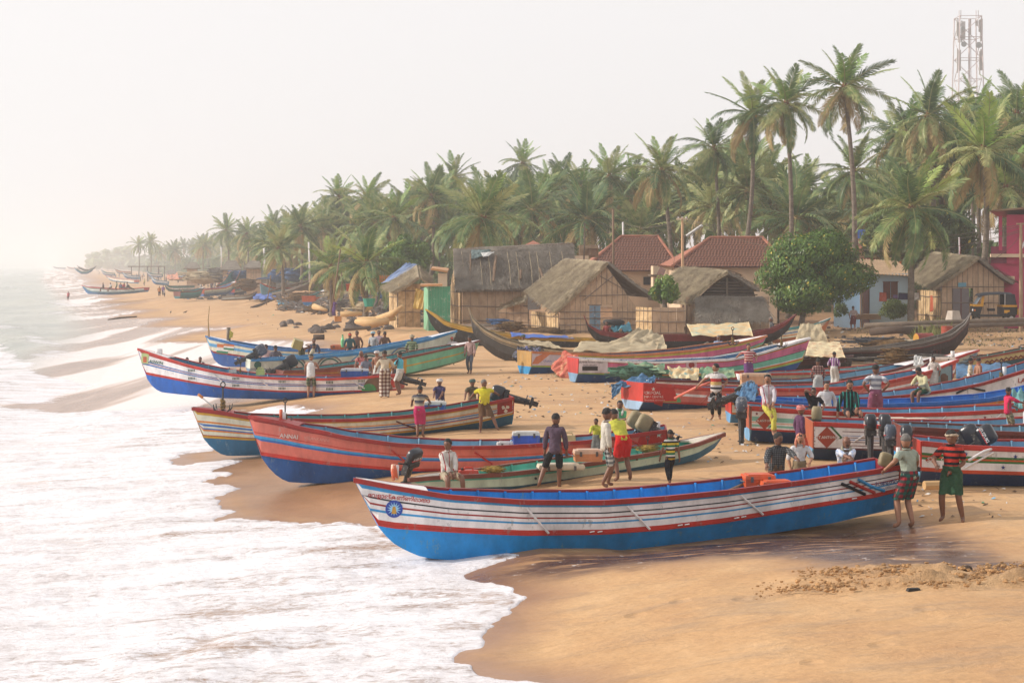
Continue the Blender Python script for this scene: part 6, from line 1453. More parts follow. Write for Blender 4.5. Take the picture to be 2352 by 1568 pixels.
anchor('anchor in the ringed boat bow',1034-8,776,79,0.5);anchor('anchor with rope at the raised white bow, right edge',2300,878,53,0.8);anchor('anchor lying inside the ASWIN boat',552,858,67.2,0.5);anchor('anchor tied with rope at the pink bow with the picture',2142,846,61,0.7);anchor('small anchor in the green canoe with yellow rope',1488,1046,40,0.5)
def net_heap(label,x,y,d,size,material,seed=0,cat='net heap',name='fishing_net'):
 rr=random.Random(seed);c=P(x,y,d);m=MB()
 m.ball(c+Vector((0,0,size[2]*0.3)),(size[0]/2*0.92,size[1]/2*0.92,size[2]*0.62),0,16,9,lambda v,w:w*(0.85+0.3*float(fbm(v.x*2+seed,v.y*2+v.z*2,seed))))
 for i in range(60):
  a,r=rr.uniform(0,6.28),rr.random()**0.5;p=Vector((math.cos(a)*r*size[0]/2,math.sin(a)*r*size[1]/2,0));h=size[2]*(0.85-0.8*r*r)
  pts=[c+p+Vector((0,0,h))+Vector((rr.uniform(-1,1)*size[0]*0.2*q,rr.uniform(-1,1)*size[1]*0.15*q,rr.uniform(-0.05,0.10)*size[2]))for q in range(4)]
  m.tube(pts,size[2]*0.04,4)
 o=m.build(name,material,None,True,base=c);return tag(o,label,cat,'heaps of net and rope')
M_NETB=mat('brown_net',(120,92,56),0.95,0.3,8,0.9,40);M_NETG=mat('green_net',(70,110,90),0.95,0.3,8,0.9,40);M_NETY=mat('yellow_net',(166,136,60),0.95,0.3,8,0.9,40);M_NETN=mat('blue_net',(60,96,140),0.95,0.25,8,0.9,40);M_NETGR=mat('grey_net',(110,104,98),0.95,0.3,6,0.9,30)
net_heap('yellow brown net heaped in the green canoe, left',1132,1083,37.4,(0.42,0.36,0.14),M_NETY,1);net_heap('orange rope tangle in the green canoe, right',1490,1036,40,(0.4,0.3,0.16),M_NETY,2)
net_heap('green and brown net under the torn sheets',1458,868,64,(1.4,0.9,0.5),M_NETG,3)
net_heap('tangled brown net and straw in front of the painted canvas',2056,838,71,(1.0,0.7,0.75),M_NETB,5);net_heap('grey palm trash along the old dark canoe',2130,838,74,(5.0,1.4,0.5),M_NETGR,6);net_heap('brown weed heap behind the old dark canoe',2055,800,86,(2.0,1.0,0.5),M_NETB,7);net_heap('cream sacks and net right of the weed heap',2100,796,88,(1.8,0.8,0.4),mat('sackcloth',(190,176,150),0.9,0.2,3,0.6),8)
net_heap('black rubbish heap on the slope behind the painted canvas',2010,790,90,(2.2,1.0,0.4),mat('dark_rubbish',(60,64,72),0.8,0.4,3,0.6),9)
net_heap('blue net heap left of the big hut wall',1150,752,103,(1.3,0.9,0.55),M_NETN,10);net_heap('brown net beside the blue heap at the big hut',1172,756,101,(1.4,0.9,0.5),M_NETB,11)
net_heap('blue net heap among the far boats, left one',556-6,644,260,(2.8,2,1.6),M_NETN,12);net_heap('round blue net heap by the far palms',560+118,640,235,(3.0,2,1.5),M_NETN,13);net_heap('blue net heap between the far thatched roofs and boats',640,642,240,(3.2,2,1.6),M_NETN,14)
net_heap('pale net heap piled behind the far crowd',470,645,300,(7,4,1.8),M_CANV,15);net_heap('tan net hung on poles behind the far crowd',500,641,300,(5,4,2.2),M_NETGR,16);net_heap('pale brown net heap left of the bow-on boat',570,662,232,(2.6,2,1.4),M_NETB,17)
for i,(x,y,h)in enumerate([(452,655,24),(480,652,16),(562,668,22),(588,660,20)]):
 g=G(x,y);hh=h/F*g.y;m=MB();m.add([g+Vector((-hh*0.35,0,0)),g+Vector((hh*0.4,0,0)),g+Vector((hh*0.1,2.0,0)),g+Vector((0,0.4,hh)),g+Vector((-hh*0.1,-0.6,hh*0.3))],[(0,4,3),(4,1,3),(1,2,3),(2,0,3),(0,1,2)])
 tag(m.build('upturned_prow',M_NETGR,base=g),['tall dark prow left of the far crowd','smaller dark prow right of the tall one','peaked grey prow left of the bow-on blue boat','second peaked prow touching the bow-on blue boat'][i],'prow','dark prows on the far beach')
def drum(label,c,rgb,end,lying):
 t=thing('oil_drum',label,'drum',c,0,'steel drums');R=Matrix.Rotation(math.radians(90),3,'Y')if lying else Matrix.Identity(3)
 if lying:R=Matrix.Rotation(math.radians(18),3,'Z')@R
 def B(m,nm,mt,off=(0,0,0)):m.v=[tuple(R@Vector(v)+Vector((0,0,0.3 if lying else 0)))for v in m.v];add_obj(nm,m.mesh(nm,mt),t)
 m=MB();zs=[0,0.02,0.04,0.28,0.30,0.32,0.56,0.58,0.60,0.84,0.86,0.88];rs=[0.29,0.305,0.29,0.29,0.305,0.29,0.29,0.305,0.29,0.29,0.305,0.29]
 m.tube([(0,0,z-0.44*(1 if lying else 0))for z in zs],rs,20,caps=True,up=(0,1,0));B(m,'barrel',PT(rgb))
 m=MB();z0=-0.445 if lying else 0.882;m.tube([(0,0,z0-0.004),(0,0,z0+0.004)],0.27,20,up=(0,1,0));B(m,'end_plate',PT(end))
g=P(2130,782,88);drum('red steel drum lying on its side showing a yellow end',P(2122,792,87),(140,52,46),(206,150,50),True);drum('orange red steel drum standing behind the old dark canoe',P(2175,788,90),(170,72,50),(150,60,44),False)
t=thing('tyre','black tyre lying under the large hut','tyre',P(1408,744,98),0);m=MB();m.tube([(0.42*math.cos(a),0.42*math.sin(a),0.1)for a in[2*math.pi*q/20 for q in range(21)]],0.16,8,caps=False);add_obj('tread',m.mesh('tread',mat('rubber',(40,38,38),0.8,0.2,4,0.3)),t)
M_LOG=mat('peeled_log',(196,160,112),0.8,0.12,2,0.3,14,stretch=(0.3,1,1));M_GLOG=mat('grey_log',(112,98,84),0.85,0.2,2,0.5,14)
def log(label,pts,r,material=M_LOG,grp='logs and beams lying about',nm='log'):
 return pole(nm,label,pts,r,material,'log',grp,8)
log('thick peeled log rising to the right on the rubble',[P(860,735,112),P(900,722,111),P(925,703,110)],[0.22,0.24,0.12])
log('lower peeled log of the bundle, curved like a boat plank',[P(818,738,111),P(850,744,110),P(893,736,110)],[0.16,0.3,0.2]);log('upper peeled log of the bundle on the rubble',[P(820,733,112),P(855,735,112),P(907,731,111)],[0.14,0.24,0.14])
log('short peeled log left of the bundle',[P(782,721,118),P(832,720,118)],[0.2,0.14]);log('pale log near the orange sterned boat',[P(722,704,160),P(750,712,158)],[0.3,0.14]);log('dark beam lying on the far sand',[P(578,708,190),P(630,690,200)],0.22,M_DWOOD)
log('driftwood branch lying in the wash',[P(248,734,165),P(275,730,166),P(314,727,168)],[0.05,0.09,0.07],M_DWOOD);log('short dark log on the sand beyond the flag boat',[P(720,774,103),P(745,774,103)],0.16,M_DWOOD)
log('grey beam left on the sand near the rocks',[P(690+100,757,106),P(850,752,108)],0.1,M_GLOG);log('long grey beam lying before the right hand hut, upper one',[P(1985,748,101),P(2160,741,101),P(2352,735,101),P(2420,732,101)],0.16,M_GLOG);log('long grey beam lying before the right hand hut, lower one',[P(2010,756,99),P(2150,750,98),P(2352,744,98)],0.12,M_GLOG)
log('log half buried on the slope behind the walking man',[P(2000,762,98),P(2060,757,97),P(2110,760,97)],0.22,M_DWOOD);log('pole leaning on the black canoe hull',[P(1595,806,80),P(1626,787,81)],0.07,M_GLOG,nm='wooden_pole')
for i in range(7):log(['top grey spar','second grey spar','third grey spar','longest grey spar','thin grey spar','bent grey spar','lowest grey spar'][i]+' lying by the big hut behind the yellow rimmed canoe',[P(1040+i*14,748+i*2.2,104-i*0.6),P(1100+i*10,745+i*2.5,104-i*0.6),P(1168-i*6,742+i*3,104-i*0.6)],0.07+0.02*(i%3),M_GLOG if i%3 else M_WOOD)
for i in range(6):log(['highest','second','third','fourth','fifth','lowest'][i]+' grey timber of the stack beyond the orange sterned boat',[P(625+i*6,676-i,205),P(690+i*4,668-i*3,205),P(745+i*3,655+i*2,205)],0.2,M_GLOG)
log('long slanting pole rising from the far stack',[P(620,668,200),P(690,650,204),P(735,640,207)],0.14,M_GLOG)
t=thing('wooden_crate','small orange crate by the rocks','crate',P(776,738,110),0.2);m=MB();m.box((0,0,0.16),(0.42,0.36,0.34));add_obj('case',m.mesh('case',PT((196,130,66))),t)
t=thing('plastic_crate','orange red crate on the rubble by the low palms','crate',P(811,667,128),0.1);m=MB();m.box((0,0,0.2),(0.95,0.6,0.5),taper=1.08);add_obj('case',m.mesh('case',PT((206,80,50))),t);m=MB();m.box((0,0,0.46),(1.06,0.68,0.07));add_obj('rim',m.mesh('rim',PT((206,90,60))),t)
t=thing('plastic_tub','turquoise tub below the shirtless man','tub',P(848,704,116),0.1);m=MB();m.tube([(0,0,0),(0,0,0.5),(0,0,0.55)],[0.3,0.42,0.45],12);add_obj('wall',m.mesh('wall',PT((50,150,130))),t)
t=thing('concrete_block','broken white block on the beam by the auto rickshaw','block',P(2190,737,101.5),0.5);m=MB();m.box((0,0,0.3),(0.75,0.6,0.6),taper=0.7);add_obj('block',m.mesh('block',PT((190,176,160))),t)
cloth_sheet('cloth','cream rag tent on the slope behind the old dark canoe',[(2034,780,88),(2058,786,88),(2064,800,86),(2024,796,86)],M_CANV,'cloth',0.1,seed=41);cloth_sheet('cloth','pale blue rag right of the cream rag tent',[(2070,790,87),(2090,794,87),(2104,802,86),(2066,800,86)],PT((150,160,170)),'cloth',0.1,seed=42)
M_ROCK=mat('dark_rock',(104,92,84),0.9,0.25,1.5,0.7,8,rgb2=(70,64,62),dist=0.05);rocks=[]
rr=random.Random(5)
for k in range(4):
 m=MB();m.ball((0,0,0.1),(0.5,0.42,0.34),0,8,6,lambda v,w:Vector((w.x*(0.7+0.6*float(vnoise(v.x*2+k*7,v.z*2,k))),w.y*(0.7+0.6*float(vnoise(v.y*2,v.x*2,k+3))),w.z*(0.7+0.6*float(vnoise(v.z*2,v.y*2,k+5))))));rocks.append(m.mesh('boulder',M_ROCK))
for i in range(64):
 if i<34:x=rr.uniform(650,900);y=757-(x-650)*0.03+rr.gauss(0,6)-(8 if x<700 else 0)
 elif i<56:x=rr.uniform(770,960);y=rr.uniform(690,735)
 else:x=rr.uniform(1960,2040);y=rr.uniform(733,742)
 g=G(x,y);s=rr.uniform(0.45,1.15)if i<56 else 0.4;o=add_obj('rock',rocks[i%4],None,(g.x,g.y,g.z-0.05),(rr.uniform(-.4,.4),rr.uniform(-.4,.4),rr.uniform(0,6)),(s,s*rr.uniform(.7,1.2),s*rr.uniform(.6,1.1)))
 tag(o,('dark angular rock at the foot of the sand bank' if i<34 else('dark rock in the rubble before the small huts' if i<56 else 'small pale stone by the blue house step')),'rock',('rocks at the foot of the sand bank' if i<34 else('rocks in the rubble' if i<56 else 'stones by the blue house')))
M_LIT=[mat('litter_white',(206,202,196),0.7,0.1,5,0),mat('litter_blue',(110,160,190),0.7,0.1,5,0),mat('litter_brown',(96,74,56),0.9,0.2,5,0),mat('litter_green',(90,160,130),0.7,0.1,5,0)]
m=MB()
def bit(g,s,mi):
 a=rr.uniform(0,6.28);u=Vector((math.cos(a),math.sin(a),rr.uniform(-.1,.4)))*s;v=Vector((-math.sin(a),math.cos(a),rr.uniform(0,.5)))*s*rr.uniform(0.3,0.8);g=g+Vector((0,0,0.02))
 m.add([g-u-v,g+u-v*0.6,g+u*0.8+v,g-u*0.7+v*1.1,g+Vector((0,0,s*0.4))],[(0,1,4),(1,2,4),(2,3,4),(3,0,4)],mi)
for i in range(620):
 z=rr.random()
 if z<0.45:x,y=rr.uniform(1090,1500),rr.uniform(850,960)
 elif z<0.62:x,y=rr.uniform(1500,1800),rr.uniform(960,1070)
 elif z<0.85:x,y=rr.uniform(1880,2352),rr.uniform(740,810)
 elif z<0.93:x,y=rr.uniform(560,900),rr.uniform(715,775)
 else:x,y=rr.uniform(2100,2352),rr.uniform(1120,1190)
 g=G(x,y);bit(g,rr.uniform(0.012,0.045)*(1+g.y/90),rr.choice([0,0,0,0,1,2,2,2,2,0,3]))
tag(m.build('litter',M_LIT,base=(0,60,1.4)),'scraps of paper, plastic and twigs strewn on the sand',None,None,'stuff')
def crow(label,x,y,d=None):
 g=G(x,y)if d is None else P(x,y,d);t=thing('crow',label,'crow',g,rr.uniform(0,6.28),'crows');m=MB()
 m.tube([(-0.26,0,0.10),(-0.12,0,0.14),(0,0,0.17),(0.10,0,0.22),(0.14,0,0.27),(0.17,0,0.28),(0.24,0,0.265)],[0.015,0.05,0.07,0.06,0.04,0.035,0.006],8);add_obj('body',m.mesh('body',PT((36,36,42))),t)
 for sy in(-1,1):m=MB();m.tube([(0,0.03*sy,0.12),(0.01,0.03*sy,0)],0.007,4);add_obj('leg',m.mesh('leg',M_DARK),t)
crow('crow perched at the edge of the pale ice box',2018,872,62);crow('crow on the far sand, left of the pair',773*0+392,751*0+720);crow('crow on the far sand, right of the pair',346+80,720)
t=thing('coconut_husk','brown husk on the dug ridge by the puddle','husk',G(2222,1314),0);m=MB();m.ball((0,0,0.05),(0.08,0.06,0.06));add_obj('husk',m.mesh('husk',M_DWOOD),t)
t=thing('footwear','dark shoe sole half buried in the dug sand','shoe',G(2098,1356),0.2);m=MB();m.box((0,0,0.02),(0.2,0.09,0.04),taper=0.8);add_obj('sole',m.mesh('sole',M_DARK),t)
t=thing('half_buried_log','pale log under the rightmost boat keel','log',P(2155,1119,34.5),0.2);m=MB();m.tube([(-0.3,0,0.05),(0.1,0,0.05)],0.09,8);add_obj('log',m.mesh('log',M_LOG),t)
for i,(x,y,sx,sz,mt,lab)in enumerate([(735,716,2.2,0.6,M_NETB,'brown net heap left of the woman in purple'),(800,706,2.6,0.8,M_NETGR,'grey heap behind the peeled logs'),(845,714,2.4,0.9,M_CANV,'pale sack heap below the shirtless man'),(900,716,2.0,0.7,M_NETGR,'grey rubble heap before the small ochre hut'),(870,690,2.6,0.7,M_NETN,'blue net heap behind the woman in grey'),(790,684,2.6,0.8,M_CANV,'cream sacks under the orange red crate'),(700,690,3.0,0.9,M_NETB,'brown brush heap right of the orange sterned boat'),(650,664,4.0,1.4,M_NETGR,'grey timber and net heap by the far stack'),(600,652,4.0,1.6,M_NETB,'brown net heap right of the bow-on boat'),(520,640,5.0,2.0,M_NETB,'brown net mound between the far boats and huts'),(440,636,5.0,1.8,M_CANV,'pale mound under the hazy low hut'),(400,630,6.0,2.2,M_NETGR,'hazy grey mound beside the open far shed'),(960,738,1.6,0.5,M_CANV,'cream rags before the green shed'),(1010,742,1.8,0.5,M_NETGR,'grey net under the yellow rimmed prow'),(1250,765,2.6,0.4,M_NETB,'brown net strip along the gabled hut'),(1530,762,2.2,0.5,M_NETB,'brown net below the mat fence'),(1700,800,2.0,0.5,M_NETG,'green net behind the pink bows')]):
 g=G(x,y);net_heap(lab,x,y,g.y,(sx,sx*0.6,sz),mt,100+i)
m=MB();rr=random.Random(91)
for i in range(2600):
 if i<1900:x,y=rr.uniform(640,975),rr.uniform(672,748)
 elif i<2200:x,y=rr.uniform(420,640),rr.uniform(655,690)
 else:x,y=rr.uniform(1880,2352),rr.uniform(745,800)
 if i<1900 and y>700+(x-640)*0.15+rr.uniform(0,14):y=rr.uniform(672,715)
 g=G(x,y);s_=rr.uniform(0.05,0.26)*(0.6 if i>=2200 else 1)*min(g.y/120,1.6);k=rr.random()
 if k<0.45:m.ball(g+Vector((0,0,s_*0.3)),(s_*rr.uniform(0.8,1.6),s_,s_*rr.uniform(0.5,0.9)),0 if k<0.25 else 1,5,4)
 elif k<0.8:a=rr.uniform(0,3.14);d_=Vector((math.cos(a),math.sin(a),rr.uniform(-.1,.35)))*s_*4;m.tube([g,g+d_],s_*0.16,4,2)
 else:bit(g,s_*1.1,rr.choice([3,3,1,4]))
tag(m.build('rubble',[M_NETGR,M_ROCK,M_WOOD,M_LIT[0],M_LIT[1]],base=(-15,150,2.5)),'broken wood, stones and rags strewn before the huts',None,None,'stuff')
# ------------------------------------------------------------------ coconut palms and bushes
def leafmat(name,c1,c2,c3,rough=0.5,trans=0.25):
 m,t,b=_new(name);v=mapped(t,(1,1,1));tc=t.nodes.new('ShaderNodeObjectInfo')
 n=noise(t,v,1.3,3,0.6)
 f=mathn(t,'ADD',mathn(t,'MULTIPLY',n,0.7),mathn(t,'MULTIPLY',tc.outputs['Random'],0.3))
 col=ramp(t,f,[(0.35,lin(c1)),(0.5,lin(c2)),(0.66,lin(c3))])
 t.links.new(col,b.inputs['Base Color']);b.inputs['Roughness'].default_value=rough;b.inputs['Specular IOR Level'].default_value=0.35
 tr=t.nodes.new('ShaderNodeBsdfTranslucent');mx=t.nodes.new('ShaderNodeMixShader');mx.inputs[0].default_value=trans
 t.links.new(col,tr.inputs[0]);out=t.nodes['Material Output'];t.links.new(b.outputs[0],mx.inputs[1]);t.links.new(tr.outputs[0],mx.inputs[2]);t.links.new(mx.outputs[0],out.inputs[0])
 MATS[name]=m;return m
M_FR=leafmat('palm_leaf',(68,96,58),(106,130,74),(172,172,112));M_FRY=leafmat('young_palm_leaf',(96,132,58),(124,158,72),(164,180,98));M_FRO=leafmat('old_palm_leaf',(150,128,84),(170,148,100),(190,166,120),0.8)
M_RACH=mat('frond_rib',(140,140,90),0.6,0.1,3,0);M_TRUNK=mat('palm_trunk',(128,116,102),0.85,0.2,3,0.7,9,rgb2=(92,80,68),stretch=(1,1,2.2),dist=0.03);M_NUT=mat('coconut',(166,128,62),0.5,0.2,5,0.1);M_FIB=mat('crown_fibre',(124,84,52),0.9,0.2,6,0.6)
def frond_mesh(seed,length=4.3,droop=0.5,material=M_FR,nleaf=46,hang=0.6,twist=0.25,wide=0.045,parts=True):
 """rib along +X bending down, leaflets hanging off both sides"""
 rr=random.Random(seed);N=14;pts=[]
 p=Vector((0,0,0));ang=0.0
 for i in range(N+1):
  pts.append(p.copy());f=i/N;ang=-droop*(f**1.5)*1.7;sw=twist*f*f
  p=p+Vector((math.cos(ang)*math.cos(sw),math.sin(sw),math.sin(ang)))*(length/N)
 m=MB();m.tube(pts,[0.05*(1-i/N)+0.01 for i in range(N+1)],4,1)
 for i in range(nleaf):
  f=0.10+0.90*(i+0.5)/nleaf;k=f*N;a=min(int(k),N-1);q=pts[a].lerp(pts[a+1],k-a);tan=(pts[a+1]-pts[a]).normalized()
  lat0=Vector((0,1,0));L=length*0.215*(math.sin(math.pi*min(1,f*0.82+0.14))**0.6)*rr.uniform(0.8,1.1)
  for s in(-1,1):
   if rr.random()<0.05:continue
   lat=(lat0-tan*lat0.dot(tan)).normalized()*s;up=tan.cross(lat)*s
   if up.z<0:up=-up
   fw=0.5+0.6*f
   d0=(lat+tan*fw+up*rr.uniform(0.0,0.3)).normalized();d1=(d0+Vector((rr.uniform(-.1,.1),rr.uniform(-.1,.1),-hang*rr.uniform(0.5,1.3)))).normalized();d2=(d1+Vector((0,0,-hang*rr.uniform(0.9,1.8)))).normalized()
   a0=q;a1=a0+d0*L*0.35;a2=a1+d1*L*0.35;a3=a2+d2*L*0.3
   w=tan*wide*rr.uniform(0.8,1.2)
   m.add([a0-w*0.6,a0+w*0.6,a1+w,a1-w,a2+w*0.8,a2-w*0.8,a3],[(0,1,2,3),(3,2,4,5),(5,4,6)],0)
 return m.mesh('frond',[material,M_RACH])
FUP=[frond_mesh(10+i,3.9,0.22,M_FRY if i==0 else M_FR,hang=0.25,twist=(-0.2,0.2,0.35)[i])for i in range(3)]
FMID=[frond_mesh(20+i,4.4,0.62,M_FR,hang=0.5,twist=(-0.2,0.25,0.4,0.1)[i])for i in range(4)]
FLOW=[frond_mesh(30+i,4.3,0.85,M_FR if i<2 else M_FRO,hang=0.8,twist=(0.2,-0.2,0.1)[i])for i in range(3)]
FDEAD=[frond_mesh(40+i,3.6,0.9,M_FRO,36,hang=0.9)for i in range(2)]
def trunk_mesh(seed,H,lean,bow,r0=0.20,r1=0.12):
 rr=random.Random(seed);N=22;pts=[];rad=[]
 for i in range(N+1):
  f=i/N;pts.append((lean[0]*f+bow[0]*math.sin(math.pi*f),lean[1]*f+bow[1]*math.sin(math.pi*f),H*f));rad.append((r0*(1-f)+r1*f)*(1.35 if i==0 else 1)*(1+0.05*(i%2)))
 m=MB();m.tube(pts,rad,9);return m.mesh('trunk',M_TRUNK,smooth=True)
nutm=MB();
for i in range(3):nutm.ball((0.12*math.cos(i*2.1),0.12*math.sin(i*2.1),-0.05*i),(0.12,0.12,0.15),0,8,6)
ME_NUT1=MB().ball((0,0,0),(0.125,0.125,0.16),0,8,6).mesh('coconut',M_NUT,smooth=True)
fibm=MB();fibm.tube([(0,0,-0.6),(0,0,-0.1),(0,0,0.35)],[0.14,0.30,0.12],9);ME_FIB=fibm.mesh('crown_heart',M_FIB)
GP='coconut palms along the shore'
def palm(label,x,yc,d,base=None,scale=1.0,nfr=26,seed=0,dead=2,nuts=5,low=False,bow=0.0,up=1.0,wind=0.12):
 """x, yc = crown centre in the picture; base = picture x of the foot"""
 rr=random.Random(seed*7+1);top=P(x,yc,d);bx=base if base is not None else x;b=P(bx,700,d);gz=ground(b.x,d)
 t=thing('coconut_palm',label,'palm tree',(b.x,d,gz),0,GP);Hh=top.z-gz;lean=(top.x-b.x,0)
 add_obj('trunk',trunk_mesh(seed,Hh,lean,(bow,0.0),0.19*scale+0.03,0.11*scale+0.02),t)
 cc=(lean[0],0,Hh);add_obj('crown_heart',ME_FIB,t,cc,(0,0,0),(scale*1.0,)*3)
 for i in range(nfr):
  az=i*2.39996+rr.uniform(-0.25,0.25);k=(i+0.5)/nfr
  el=math.radians((84-134*k**0.85)*up+(8 if low else 0))+rr.uniform(-0.1,0.1)
  me=rr.choice(FUP)if k<0.38 else(rr.choice(FMID)if k<0.75 else rr.choice(FLOW[:2]+([FLOW[2]]if dead else[])))
  s=scale*rr.uniform(0.86,1.08)*(0.92 if k<0.2 else 1)
  R=Matrix.Rotation(az,4,'Z')@Matrix.Rotation(-el,4,'Y')@Matrix.Rotation(rr.uniform(-0.5,0.5),4,'X')
  R=Matrix.Rotation(wind,4,'Y')@R
  add_obj('frond',me,t,cc,R.to_euler(),(s,s,s))
 for i in range(dead):
  az=rr.uniform(0,6.28);R=Matrix.Rotation(az,4,'Z')@Matrix.Rotation(math.radians(62),4,'Y');s=scale*rr.uniform(0.7,1)
  add_obj('dry_frond',rr.choice(FDEAD),t,(cc[0],0,cc[2]-0.2),R.to_euler(),(s,s,s))
 for i in range(nuts):
  a=rr.uniform(0,6.28);add_obj('coconut',ME_NUT1,t,(cc[0]+0.32*math.cos(a)*scale,0.32*math.sin(a)*scale,cc[2]-rr.uniform(0.15,0.7)*scale))
 return t
PL=[('tallest slender palm, standing alone high above the others at right',1940,200,125,1958,0.98,26,1,2,7,0.4),('tall palm just left of the tallest, with a straight pale trunk',1806,238,130,1811,0.95,26,2,3,5,0.3),('tall palm leaning right with a curved trunk behind the tiled roof',1728,262,136,1684,0.98,26,3,2,4,0.6),('palm with high crown left of the curved trunk palm',1640,340,150,1652,0.9,24,4,2,3,0.2),('small crowned palm between the tallest palm and the blue house',1962,392,132,1990,0.85,22,5,2,5,-0.3),('near palm with long arching fronds and coconuts above the blue house',2094,478,107,2092,1.05,28,6,3,12,0.0),('big palm with upright plume behind the right hand thatched hut',2258,345,113,2236,1.1,28,7,3,7,0.5),('palm behind and left of the telecom tower',2132,265,140,2140,1.05,26,8,2,2,0.3),('palm at the right edge under the tower',2335,262,134,2320,1.05,26,9,2,2,0.3),('full palm rising behind the right tiled roof, with hanging dry leaf',1520,392,148,1546,1.0,26,10,2,3,0.2),('palm crown above the pole of the left tiled roof',1400,405,172,1395,1.0,24,11,2,0,0.3),('palm standing proud of the skyline at centre',1200,375,225,1208,0.95,24,12,2,0,0.4),('spreading dark palm behind the big grey thatch',1262,445,180,1270,1.05,26,13,2,2,0.2),('near yellowish palm with short thick trunk behind the big grey thatch',1110,500,128,1112,1.12,28,14,3,8,0.0),('tall palm left of the yellowish one with brown dry leaves',990,450,188,985,1.05,26,15,3,0,0.4),('palm whose crown tops the group left of centre',1042,408,215,1050,1.0,24,16,2,0,0.3),('first of two palms at the left shoulder of the grove',778,452,235,785,0.95,24,17,2,0,0.3),('second of two palms at the left shoulder of the grove',845,458,215,850,1.0,24,18,2,0,0.3),('palm with drooping crown behind the low young palms',690,520,225,690,1.0,24,19,2,0,0.2),('bushy low young palm left of the small huts',842,605,124,840,0.95,22,20,2,0,0.0),('low young palm with pale fronds left of the bushy one',760,612,150,762,0.85,20,21,1,0,0.0),('palm leaning over the far thatched roofs',628,520,300,620,1.05,24,22,1,0,0.5),('palm of the far group with the highest crown at left',520,528,370,520,1.1,24,23,1,0,0.5),('palm next to the highest far one',566,535,330,562,1.0,24,24,1,0,0.5),('lone small crowned palm on the hazy skyline',345,556,560,345,1.05,22,25,0,0,0.3),('palm just left of the lone hazy one',318,562,600,318,1.05,22,26,0,0,0.3),('palm filling the gap left of the tallest trunk',1850,430,160,1845,0.95,24,27,2,0,0.2),('palm behind the curved trunk',1760,405,165,1765,1.0,24,28,2,0,0.2),('palm with pale underside right of the green tree',2010,470,150,2015,0.9,22,29,2,0,0.2),('palm between the plume palm and the pink house',2310,430,128,2275,1.0,24,30,2,3,0.4),('palm behind the blue house seen between trunks',2180,395,145,2185,1.05,26,31,2,0,0.2),('palm left of the plume palm, half hidden',2060,345,155,2062,1.0,24,32,2,0,0.2),('palm above the left tiled roof ridge',1455,425,175,1460,0.95,24,33,2,0,0.2),('palm left of the roof pole',1335,430,190,1338,0.95,24,34,2,0,0.2),('dense palm right of the skyline palm',1290,415,200,1292,0.95,24,35,2,0,0.3),('palm at the left of the big grey thatch ridge',905,500,180,908,1.0,24,36,3,0,0.3),('palm with light fronds over the rubble',640,570,200,650,0.9,22,37,1,0,0.2),('palm with bare trunk behind the rubble',940,470,200,955,0.9,22,38,2,0,0.4)]
for i,(lab,x,y,d,bx,sc,nf,sd_,dead,nuts,bow)in enumerate(PL):
 palm(lab,x,y,d,bx,sc,nf,sd_,dead,nuts,bow=bow)
t=thing('young_coconut_palm','young palm with upright bright fronds beside the green shed','palm tree',G(994,668),0)
for i in range(11):
 R=Matrix.Rotation(i*2.4,4,'Z')@Matrix.Rotation(-math.radians(86-i*4.5),4,'Y');s=0.95-0.03*i
 add_obj('frond',FUP[i%2 if i>3 else 0],t,(0,0,0.2),R.to_euler(),(s,s,s))
def crown_mesh(seed,nfr=28):
 rr=random.Random(seed);m=MB();mats=[M_FR,M_RACH,M_FRY,M_FRO]
 for i in range(nfr):
  az=i*2.39996;k=(i+0.5)/nfr;el=math.radians(82-132*k**0.8)+rr.uniform(-.1,.1)
  src=rr.choice(CF_UP if k<0.38 else(CF_MID if k<0.75 else CF_LOW));s=rr.uniform(0.88,1.08)
  R=Matrix.Rotation(az,4,'Z')@Matrix.Rotation(-el,4,'Y')@Matrix.Rotation(rr.uniform(-.5,.5),4,'X')@Matrix.Scale(s,4)
  mi={'palm_leaf':0,'young_palm_leaf':2,'old_palm_leaf':3}[src.materials[0].name]
  m.add([R@v.co for v in src.vertices],[tuple(p.vertices)for p in src.polygons],[mi if p.material_index==0 else 1 for p in src.polygons])
 m.tube([(0,0,-0.6),(0,0,0),(0,0,0.3)],[0.15,0.3,0.1],7,3)
 return m.mesh('crown',mats)
CF_UP=[frond_mesh(60+i,3.9,0.22,M_FR,22,0.25,(-0.2,0.3)[i],0.085)for i in range(2)];CF_MID=[frond_mesh(64+i,4.4,0.62,M_FR,24,0.5,(-0.2,0.3)[i],0.085)for i in range(2)];CF_LOW=[frond_mesh(68+i,4.3,0.85,(M_FR,M_FRO)[i],22,0.8,0.1,0.085)for i in range(2)]
CROWNS=[crown_mesh(80+i)for i in range(5)];TRUNKS=[trunk_mesh(90+i,1.0,(0,0),((i-1.5)*0.25,0),0.17,0.11)for i in range(4)]
SKY_X=[180,240,300,350,450,520,560,620,700,760,850,900,960,1050,1130,1200,1280,1400,1470,1520,1600,1650,1700,1760,1830,1860,1900,1960,2020,2100,2200,2352,2500]
SKY_Y=[592,574,566,562,548,534,536,520,500,474,462,462,440,425,430,410,415,410,420,410,390,350,330,360,400,430,430,420,380,300,285,280,280]
def far_palm(x,yc,d,i,lab,grp):
 top=P(x,yc,d);gz=ground(top.x,d);H_=max(top.z-gz,3)
 t=thing('coconut_palm',lab,'palm tree',(top.x,d,gz),rr.uniform(0,6.28),grp);s=rr.uniform(0.95,1.3)
 add_obj('trunk',TRUNKS[i%4],t,(0,0,0),(0,0,0),(1,1,H_));add_obj('crown',CROWNS[i%5],t,(0,0,H_),(rr.uniform(-.08,.08),rr.uniform(-.08,.08),0),(s,s,s))
